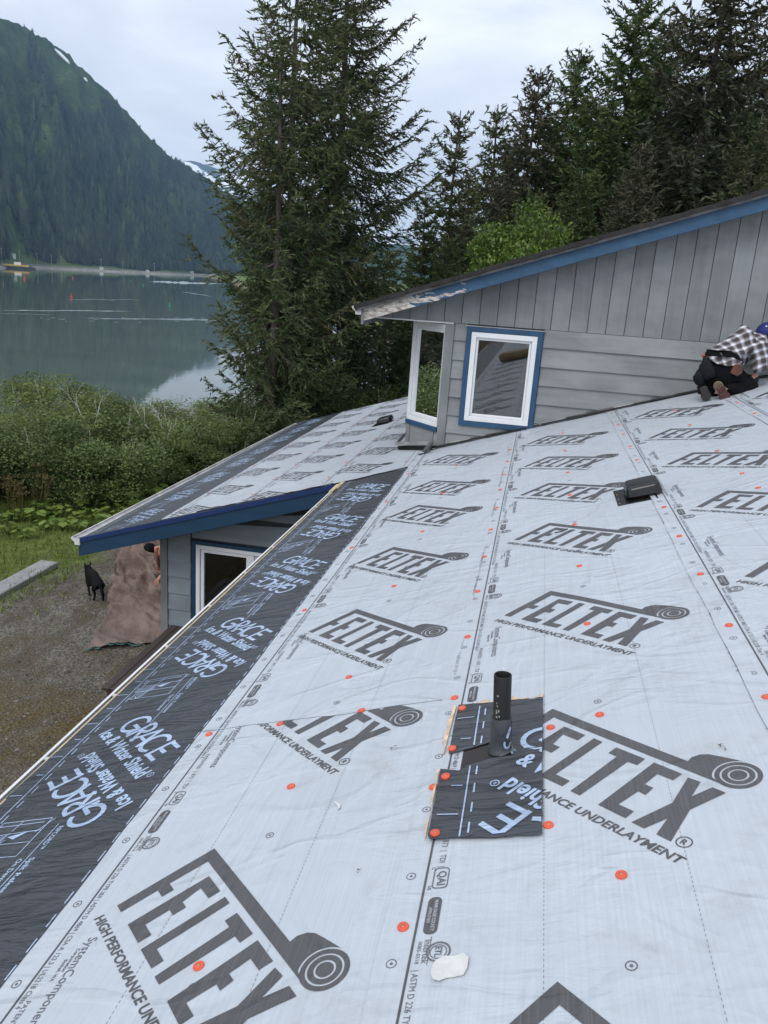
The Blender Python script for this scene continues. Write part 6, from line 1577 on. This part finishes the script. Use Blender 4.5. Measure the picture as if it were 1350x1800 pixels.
blob('trousers_seat', at_y(1298, 672, 9.04), (.20, .17, .13), M['black_cloth'], wk, .35, 4, Matrix.Rotation(R(22), 3, 'Y'), 24)
MB().tube([at_y(1242, 620, 8.9), at_y(1236, 636, 8.86), at_y(1230, 655, 8.86)], .013, 6).build('tool_strap', M['black_cloth'], wk)
MB().tube([at_y(1234, 626, 8.86), at_y(1239, 624, 8.86)], .018, 8).build('tool_handle', simple('red_tool_grip', (.25, .06, .035), .5), wk)
MB().tube([at_y(1238, 640, 8.84), at_y(1232, 648, 8.84)], .006, 6).build('hammer_head', M['white'], wk)
# boots, soles towards the camera
BOOT = simple('muddy_tan_boot', (.17, .13, .09), .75, .45, (12, 12, 12)); SOLE = simple('red_brown_sole', (.085, .030, .028), .7, .4, (25, 25, 25), bstr=.5, bscale=60)
def boot(heel, toe, w_, mats, hgt):
    h = Vector(heel); tt_ = Vector(toe); d = (tt_ - h).normalized(); sd_ = d.cross(Vector((0, 1, 0))).normalized() * w_; up = sd_.cross(d).normalized()
    if up.y > 0: up = -up
    L = (tt_ - h).length
    prof = [(0, .55), (.12, .85), (.35, .70), (.62, 1.0), (.86, .88), (1, .45)]
    S = [h + d * L * a + sd_ * q for a, q in prof] + [h + d * L * a - sd_ * q for a, q in prof[::-1]]
    b = MB().prism(S, -up * .028).build('boot_sole', mats[1], wk, bevel=.006)
    skin_mesh('boot', [(h + d * L * .12 - up * .05, .050), (h + d * L * .45 - up * .058, .046), (h + d * L * .85 - up * .045, .042), (h - up * .13 + d * .02, .056)], [(0, 1), (1, 2), (0, 3)], 0, mats[0], wk)
boot(at_y(1266, 680, 8.66), at_y(1279, 707, 8.70), .052, (BOOT, SOLE), .1)
boot(at_y(1236, 680, 8.74), at_y(1244, 704, 8.74), .050, (M['black_cloth'], simple('dark_sole', (.025, .022, .02), .7)), .1)
CAPB = simple('blue_cap_cloth', (.012, .018, .14), .75, .2, (12, 12, 12))
rotc = Matrix.Rotation(R(-35), 3, 'Y')
blob('hair', headc + Vector((.0, .0, -.01)), (.095, .105, .105), simple('dark_hair', (.02, .015, .012), .8), wk)
blob('cap', headc + Vector((.0, 0, .022)), (.115, .122, .105), CAPB, wk, rot=rotc, cut=-.15)
MB().prism([headc + rotc @ Vector(p) for p in ((.06, -.085, .0), (.15, -.07, -.01), (.185, 0, -.012), (.15, .07, -.01), (.06, .085, .0))], (0, 0, .008)).build('cap_peak', CAPB, wk, bevel=.002)
blob('cap_badge', headc + Vector((-.035, -.085, .085)), (.013, .008, .009), M['white'], wk, k=8)

# ---- tarp pulled over a heap beside the wing
def lerp_tab(tab, t):
    a = np.linspace(0, 1, len(tab)); tab = np.array(tab, float); return [float(np.interp(t, a, tab[:, i])) for i in range(tab.shape[1])]
LT_ = [(153, 1139, .01), (170, 1112, .03), (188, 1082, .06), (191, 1056, .16), (197, 1022, .36), (205, 988, .56), (222, 962, .68), (240, 946, .78)]
RT_ = [(298, 1127, .02), (302, 1096, .08), (306, 1070, .22), (308, 1042, .42), (308, 1012, .58), (306, 984, .70), (300, 962, .80), (296, 944, .88)]
tp = at_z(235, 1085, 0); tarp = empty('tarp', (tp.x, tp.y, 0), 'crumpled brown tarp draped over a heap beside the wing wall', 'tarp')
na, nb_ = 84, 64; P = np.zeros((na + 14, nb_, 3))
for i in range(na):
    t = i / (na - 1); l = lerp_tab(LT_, t); r_ = lerp_tab(RT_, t)
    for j in range(nb_):
        s = j / (nb_ - 1); z = l[2] + (r_[2] - l[2]) * s + .16 * math.sin(math.pi * s) * sstep(.25, .6, t) * (1 - .3 * t)
        p = at_z(l[0] + (r_[0] - l[0]) * s, l[1] + (r_[1] - l[1]) * s, l[2] + (r_[2] - l[2]) * s); P[i, j] = (p.x, p.y, z)
I, J = np.meshgrid(np.linspace(0, 1, na), np.linspace(0, 1, nb_), indexing='ij')
fold = fbm(I * 4.6 + J * 1.6, J * 1.6 - I * .6, 91, 3); rid = 1 - np.abs(fbm(I * 8.5 + J * 2.4, J * 1.5 - I * .8 + 4, 95, 3)) * 4.2; rid2 = 1 - np.abs(fbm(I * 17 + J * 5, J * 3 - I * 2 + 9, 99, 3)) * 4
amp = .25 + .75 * sstep(.18, .5, I); edge_ = np.minimum(1, np.minimum(J, 1 - J) * 14 + .25)
disp = (.24 * fold + .19 * np.clip(rid, -.6, 1) + .06 * np.clip(rid2, -.6, 1)) * amp
P[:na, :, 2] += disp * edge_; P[:na, :, 1] -= disp * .5 * amp; P[:na, :, 2] = np.maximum(P[:na, :, 2], .012 + .012 * np.clip(rid2, 0, 1))
for q in range(14):               # the far side falls to the ground
    f = (q + 1) / 14; P[na + q] = P[na - 1]; P[na + q, :, 1] += .75 * f ** .7; P[na + q, :, 0] += .12 * f; P[na + q, :, 2] = P[na - 1, :, 2] * (1 - f ** 1.5) + .01
n1_, n2_ = P.shape[:2]; idx = np.arange(n1_ * n2_).reshape(n1_, n2_)
def tarp_mat():
    m, t, b = new_mat('brown_tarp_cloth'); f = noise_node(t, vec_nodes(t, (3, 3, 3)), 1.0, 6, .65, .5); f2 = noise_node(t, vec_nodes(t, (18, 18, 18)), 1.0, 5, .65)
    c = ramp(t, f, [(.32, (.115, .078, .062)), (.55, (.185, .132, .110)), (.72, (.25, .19, .162))]); t.links.new(c, b.inputs['Base Color']); b.inputs['Roughness'].default_value = .7
    h = math_n(t, 'ADD', f2, math_n(t, 'MULTIPLY', f, 2.5)); bump(t, b, h, .7, .03); return m
TM = tarp_mat()
F = np.stack([idx[:-1, :-1], idx[:-1, 1:], idx[1:, 1:], idx[1:, :-1]], -1).reshape(-1, 4)
obj('sheet', P.reshape(-1, 3), F, TM, tarp, smooth=True)
# left skirt hanging to the ground and the teal hem at the near edge
V = []; F = []
for i in range(8, na + 10):
    a = Vector(P[i, 0]); V += [a, Vector((a.x - .05, a.y + .06, a.z * .5)), Vector((a.x - .07, a.y + .13, .005))]
n = len(V) // 3
for i in range(n - 1):
    for k_ in range(2): F.append((3 * i + k_, 3 * i + 3 + k_, 3 * i + 4 + k_, 3 * i + 1 + k_))
obj('skirt', V, F, TM, tarp, smooth=True)
V = []
for j in range(0, 44): p = Vector(P[0, j]); V += [p + Vector((0, -.012, -.012)), p + Vector((-.015, -.055 - .012 * math.sin(j * .7), -.008))]
obj('underside_hem', [(v.x, v.y, max(v.z, .006)) for v in V], [(2 * i, 2 * i + 1, 2 * i + 3, 2 * i + 2) for i in range(43)], simple('teal_tarp_underside', (.045, .17, .14), .6), tarp)

# ---- helper behind the corner, reaching to the tarp
hp = at_z(318, 985, .5); hp = Vector((hp.x, hp.y, 0))
hpn = empty('person', (hp.x, hp.y, 0), 'person in dark cap behind the wing corner, bare arm reaching to the tarp', 'person')
hd = at_z(263.5, 967, 1.15); hd.y += .0
yh = hd.y
def ay(px, py, dy=0): return at_y(px, py, yh + dy)
shr = ay(283, 966, -.05); elb = ay(276, 976, .10); wri = ay(278.5, 993, .38); shl = ay(296, 962, .15); pv_ = Vector((shr.x + .46, yh - .15, .92))
nodes = [(pv_, .13), ((pv_ + shr) / 2 + Vector((.05, 0, .02)), .13), ((shr + shl) / 2 + Vector((.04, 0, -.02)), .13), (hd.lerp((shr + shl) / 2, .45), .05), (hd, .082),
         (shr, .058), (elb, .044), (wri, .032), (shl, .058), (shl + Vector((.12, -.1, -.28)), .045), (shl + Vector((.0, -.3, -.42)), .033),
         (pv_ + Vector((-.10, -.05, -.1)), .09), (Vector((pv_.x - .12, yh - .1, .5)), .062), (Vector((pv_.x - .12, yh, .08)), .045), (pv_ + Vector((.10, .05, -.1)), .09), (Vector((pv_.x + .12, yh, .5)), .062), (Vector((pv_.x + .14, yh + .1, .08)), .045)]
edges = [(0, 1), (1, 2), (2, 3), (3, 4), (2, 5), (5, 6), (6, 7), (2, 8), (8, 9), (9, 10), (0, 11), (11, 12), (12, 13), (0, 14), (14, 15), (15, 16)]
def hand2(wi, w_, d):
    d = d.normalized(); u = d.cross(Vector((0, -1, .2))).normalized(); base = len(nodes); n = [(w_ + d * .05, .026, .018)]; e = [(wi, base)]
    for o_, L in ((-.030, .060), (-.010, .072), (.010, .068), (.030, .055)):
        k1 = w_ + d * .085 + u * o_; k2 = k1 + d * L * .5; k3 = k2 + d * L * .35 + Vector((0, -.02, -.015)); j = base + len(n); n += [(k1, .0095), (k2, .0085), (k3, .0075)]; e += [(base, j), (j, j + 1), (j + 1, j + 2)]
    k1 = w_ + d * .03 - u * .030; j = base + len(n); n += [(k1, .011), (k1 + d * .03 - u * .02, .009)]; e += [(base, j), (j, j + 1)]
    return n, e
for wi, w_, d in ((7, wri, Vector((-.1, .3, -1))), (10, nodes[10][0], Vector((-.3, -.6, -.6)))):
    n_, e_ = hand2(wi, w_, d); nodes += n_; edges += e_
skin_mesh('body', nodes, edges, 0, SKINM, hpn)
skin_mesh('shirt', [(pv_ + Vector((0, 0, .05)), .165), (nodes[1][0], .165), (nodes[2][0], .16), (shl, .09), (shl + Vector((.06, -.05, -.12)), .075), (shr + Vector((.03, 0, 0)), .085)], [(0, 1), (1, 2), (2, 3), (3, 4), (2, 5)], 1, cloth_mat('pale_shirt', (.40, .36, .34)), hpn)
skin_mesh('trousers', [(pv_, .17), (nodes[11][0], .12), (nodes[12][0], .09), (nodes[13][0], .075), (nodes[14][0], .12), (nodes[15][0], .09), (nodes[16][0], .075)], [(0, 1), (1, 2), (2, 3), (0, 4), (4, 5), (5, 6)], 0, M['black_cloth'], hpn)
for i in (13, 16): blob('shoe', nodes[i][0] + Vector((0, -.06, -.03)), (.055, .14, .05), M['black_cloth'], hpn, cut=-.9)
blob('cap', hd + Vector((0, 0, .025)), (.105, .112, .095), simple('black_cap', (.006, .006, .008), .9, spec=.15), hpn, cut=-.1, rot=Matrix.Rotation(R(20), 3, 'Y'))

# ---- black dog walking away
DOGM = simple('black_dog_coat', (.0045, .0045, .005), .75, .4, (22, 22, 22), 5, bstr=.5, bscale=70, bdist=.01, spec=.15)
DK = .70; sh = at_z(158.5, 1009, .53 * DK); rp = at_z(172.5, 1023, .52 * DK)
body_d = (sh - rp); body_d.z = 0; Lb = body_d.length; fwd = body_d.normalized() if Lb > .2 else Vector((-.6, .8, 0))
rp = sh - fwd * .5; sd_ = Vector((fwd.y, -fwd.x, 0))
dog = empty('dog', ((sh.x + rp.x) / 2, (sh.y + rp.y) / 2, 0), 'black dog with upright ears walking away over the gravel drive', 'dog')
hdp = at_z(154.5, 1001, .68); hdp = sh + fwd * .20 + Vector((0, 0, .11)) + sd_ * -.05
N = lambda f, s, z: Vector((sh.x, sh.y, 0)) + (fwd * f + sd_ * s + Vector((0, 0, z))) * DK
nodes = [(N(-.60, 0, .50), .135, .145), (N(-.42, 0, .52), .128, .135), (N(-.20, 0, .50), .148, .17), (N(-.02, 0, .515), .140, .175), (N(.07, 0, .58), .120, .125), (N(.14, -.01, .65), .095, .095), (N(.23, -.02, .66), .062, .060), (N(.31, -.025, .64), .036, .034),
         (N(-.60, .085, .40), .095), (N(-.535, .09, .30), .052), (N(-.685, .09, .20), .030), (N(-.66, .09, .05), .024), (N(-.61, .09, .022), .026),      # right hind: hip, knee, hock, shank, paw
         (N(-.62, -.085, .40), .095), (N(-.50, -.09, .30), .052), (N(-.60, -.09, .205), .030), (N(-.52, -.09, .05), .024), (N(-.47, -.09, .022), .026),
         (N(-.01, .085, .40), .055), (N(-.03, .09, .26), .036), (N(.0, .09, .14), .026), (N(.03, .09, .03), .024), (N(.075, .09, .02), .025),
         (N(-.01, -.085, .40), .055), (N(-.10, -.09, .27), .036), (N(-.14, -.09, .15), .026), (N(-.20, -.09, .05), .024), (N(-.17, -.09, .022), .025),
         (N(-.70, 0, .49), .036), (N(-.79, .015, .36), .034), (N(-.83, .02, .22), .028), (N(-.84, .02, .12), .012)]
nodes = [(a_[0],) + tuple(q * DK for q in a_[1:]) for a_ in nodes]
edges = [(0, 1), (1, 2), (2, 3), (3, 4), (4, 5), (5, 6), (6, 7), (0, 8), (8, 9), (9, 10), (10, 11), (11, 12), (0, 13), (13, 14), (14, 15), (15, 16), (16, 17), (3, 18), (18, 19), (19, 20), (20, 21), (21, 22), (3, 23), (23, 24), (24, 25), (25, 26), (26, 27), (0, 28), (28, 29), (29, 30), (30, 31)]
skin_mesh('body', nodes, edges, 2, DOGM, dog)
for s_ in (-1, 1):
    c = N(.125, -.01 + s_ * .055, .715)
    P_ = [c + (fwd * .02 + sd_ * .034) * DK, c - (fwd * .028 - sd_ * .018) * DK, c - (fwd * .015 + sd_ * .034) * DK, c + (fwd * .03 - sd_ * .015) * DK]; tip = c + Vector((0, 0, .125 * DK)) + sd_ * s_ * .022 + fwd * .01
    MB().add(P_ + [tip], [(0, 1, 4), (1, 2, 4), (2, 3, 4), (3, 0, 4)]).build('ear', DOGM, dog)

# ---- ribbed aluminium plank lying at the lawn's edge
zt = .11; a0 = at_z(73, 984, zt); a1 = at_z(98.5, 987, zt); b0 = at_z(0, 1022.7, zt)
dl = (b0 - a0); dl.z = 0; dl = dl.normalized(); pw = Vector((-dl.y, dl.x, 0))
if pw.dot(a1 - a0) < 0: pw = -pw
W_ = max(.34, (a1 - a0).dot(pw))
plank = empty('ribbed_plank', a0 + dl * 2 + Vector((0, 0, -zt)), 'ribbed grey metal plank lying on the grass beside the gravel drive', 'plank')
ALU = simple('weathered_aluminium', (.52, .52, .51), .45, .2, (3, 3, 3), 6, metallic=.35)
ALD = simple('aluminium_side', (.33, .335, .34), .5, .2, (3, 3, 3), 6, metallic=.3)
a0g = Vector((a0.x, a0.y, 0)); Lp = 4.2
nr = 9
for i in range(nr):
    u0 = W_ * i / nr; u1 = W_ * (i + .62) / nr
    MB().hexa([a0g + pw * u0 + Vector((0, 0, .096)), a0g + pw * u1 + Vector((0, 0, .096)), a0g + pw * u1 + dl * Lp + Vector((0, 0, .096)), a0g + pw * u0 + dl * Lp + Vector((0, 0, .096)),
               a0g + pw * (u0 + .004) + Vector((0, 0, .11)), a0g + pw * (u1 - .004) + Vector((0, 0, .11)), a0g + pw * (u1 - .004) + dl * Lp + Vector((0, 0, .11)), a0g + pw * (u0 + .004) + dl * Lp + Vector((0, 0, .11))]).build('rib', ALU, plank)
MB().hexa([a0g + pw * x_ + dl * y_ + Vector((0, 0, z_)) for z_ in (.080, .0955) for x_, y_ in ((0, 0), (W_, 0), (W_, Lp), (0, Lp))]).build('deck_plate', ALD, plank)
for x_ in (0, W_ - .03):
    MB().hexa([a0g + pw * xx + dl * y_ + Vector((0, 0, z_)) for z_ in (0.0, .0795) for xx, y_ in ((x_, 0), (x_ + .03, 0), (x_ + .03, Lp), (x_, Lp))]).build('side_channel', ALD, plank)
MB().hexa([a0g + pw * xx + dl * y_ + Vector((0, 0, z_)) for z_ in (.02, .07) for xx, y_ in ((.035, .01), (W_ - .035, .01), (W_ - .035, .03), (.035, .03))]).build('end_plate', ALD, plank)

# ---- loose things on the roof
def scrap(name, u, v, pts, lift, curl, mat, lab, cat, th=.0015, group=None):
    V, F = tess([(u + a, v + b) for a, b in pts], .012); h = lift + curl(V[:, 0] - u, V[:, 1] - v)
    top = RP(V[:, 0], V[:, 1], h); n = len(V); bot = RP(V[:, 0], V[:, 1], h - th)
    cnt = {}
    for f in F:
        for i in range(3):
            e = (f[i], f[(i + 1) % 3]); cnt[e] = 1
    FF = [list(f) for f in F] + [[i + n for i in f[::-1]] for f in F] + [[b_, a_, a_ + n, b_ + n] for (a_, b_) in cnt if (b_, a_) not in cnt]
    return tag(obj(name, np.vstack([top, bot]), FF, mat), lab, cat, group)
PAP = simple('white_scrap_paper', (.60, .60, .585), .7, .08, (30, 30, 30), 4, bstr=.4, bscale=60)
scrap('paper_scrap', -.520, 1.548, [(-.046, .012), (-.040, .030), (-.022, .044), (.006, .040), (.030, .044), (.044, .030), (.042, .004), (.034, -.016), (.012, -.020), (-.006, -.022), (-.022, -.032), (-.038, -.028), (-.046, -.010)], .011,
      lambda a, b: 3.2 * np.clip(np.hypot(a, b) - .018, 0, 1) ** 2 + 2.0 * a * b + .0015 * fbm(a * 60, b * 60, 4, 2), PAP, 'rounded white scrap of paper lying near the bottom edge of the roof view', 'scrap')
scrap('plastic_chip', -.996, 2.272, [(-.020, .020), (-.004, .016), (.010, .002), (.014, -.018), (.007, -.028), (.003, -.008), (-.006, .006)], .008, lambda a, b: 9 * a * a + 5 * b * b, PAP, 'small curled white sliver on the pale sheet left of the membrane patch', 'scrap')
DRY = simple('dried_brown_leaf', (.13, .09, .05), .8, .4, (60, 60, 60))
def crumb(name, u, v, s, mat, lab, lift=.010):
    b = MB(); 
    for i in range(5):
        c = Vector(RP(u + random.uniform(-.5, .5) * s, v + random.uniform(-.5, .5) * s, lift + random.uniform(0, .3) * s)); q = s * random.uniform(.2, .5)
        b.add([c + Vector((random.uniform(-1, 1), random.uniform(-1, 1), random.uniform(0, 1))) * q for _ in range(4)], [(0, 1, 2), (0, 2, 3), (0, 3, 1), (1, 3, 2)])
    tag(b.build(name, mat), lab, 'debris')
crumb('dried_leaf', .256, 2.363, .022, DRY, 'brown crumpled bit of leaf beyond the printed roll to the right of the pipe')
p_ = (-.86, 2.60); crumb('bark_crumb', p_[0], p_[1], .016, DRY, 'dark crumb lying between the cut logo and the membrane patch')
crumb('bark_crumb', -.84, 1.93, .010, DRY, 'tiny brown crumb left of the paper scrap', .008)
MB().tube([RP(-.235, 5.02, .012), RP(-.19, 5.01, .016), RP(-.15, 5.05, .014)], .0035, 5).build('twig', M['flashblack'])
tag(bpy.data.objects['twig'], 'short black sliver lying left of the roof vent', 'twig')
# wrapped roll lying behind the camera, mirrored in the window
rr = .125; c0 = Vector(RP(-1.42, -2.35, .012 + rr)); c1 = Vector(RP(-.36, -1.75, .012 + rr)); axr = (c1 - c0); Lr = axr.length
roll = empty('underlayment_roll', (c0 + c1) / 2 - NRM * rr, 'tan wrapped roll lying on the roof, seen mirrored in the gable window', 'roll')
MB().lathe(c0, [(.040, .004), (rr - .004, .0), (rr, .006), (rr, Lr - .006), (rr - .004, Lr), (.040, Lr - .004)], 32, axr).build('wrapping', M['room_tan'], roll, smooth=False)
MB().lathe(c0, [(.039, .002), (.034, .002), (.034, Lr), (.039, Lr)], 20, axr).build('core', M['tan'], roll)

# bent strips of old flashing standing proud at the canted corner, with a bar of painted shade below
def flash_bar(p, q, hgt, dep, mt):
    d = (q - p).normalized(); s = Vector((-d.y, d.x, 0)).normalized() * dep
    if s.y < 0: s = -s
    up = Vector((0, 0, hgt))
    MB().hexa([p, q, q + s * .15, p + s * .15, p + up, q + up, q + up + s * .15, p + up + s * .15]).hexa([p + up * 1.001, q + up * 1.001, q + s + up * .9, p + s + up * .9, p + up * 1.04, q + up * 1.04, q + s + up * .95, p + s + up * .95]).build('corner_flashing_and_shade', mt, house)
pA, pB = at_y(694, 783, 10.0), at_y(759, 782, 9.40)
flash_bar(pA, pB, .045, .05, M['flashlight'])
flash_bar(pA + Vector((.02, .02, .0)), at_y(716, 762, 11.2), .05, .04, M['flash'])
flash_bar(at_y(762, 781, 9.38), at_y(746, 800, 9.24), .035, .05, M['flash'])
flash_bar(at_y(738, 804, 9.24), at_y(768, 797, 9.44), .03, .05, M['flashblack'])
flash_bar(pA + Vector((.03, .05, -.06)), pB + Vector((0, .02, -.06)), .045, .06, M['flashblack'])  # dark bar in place of the shadow under the raised strip
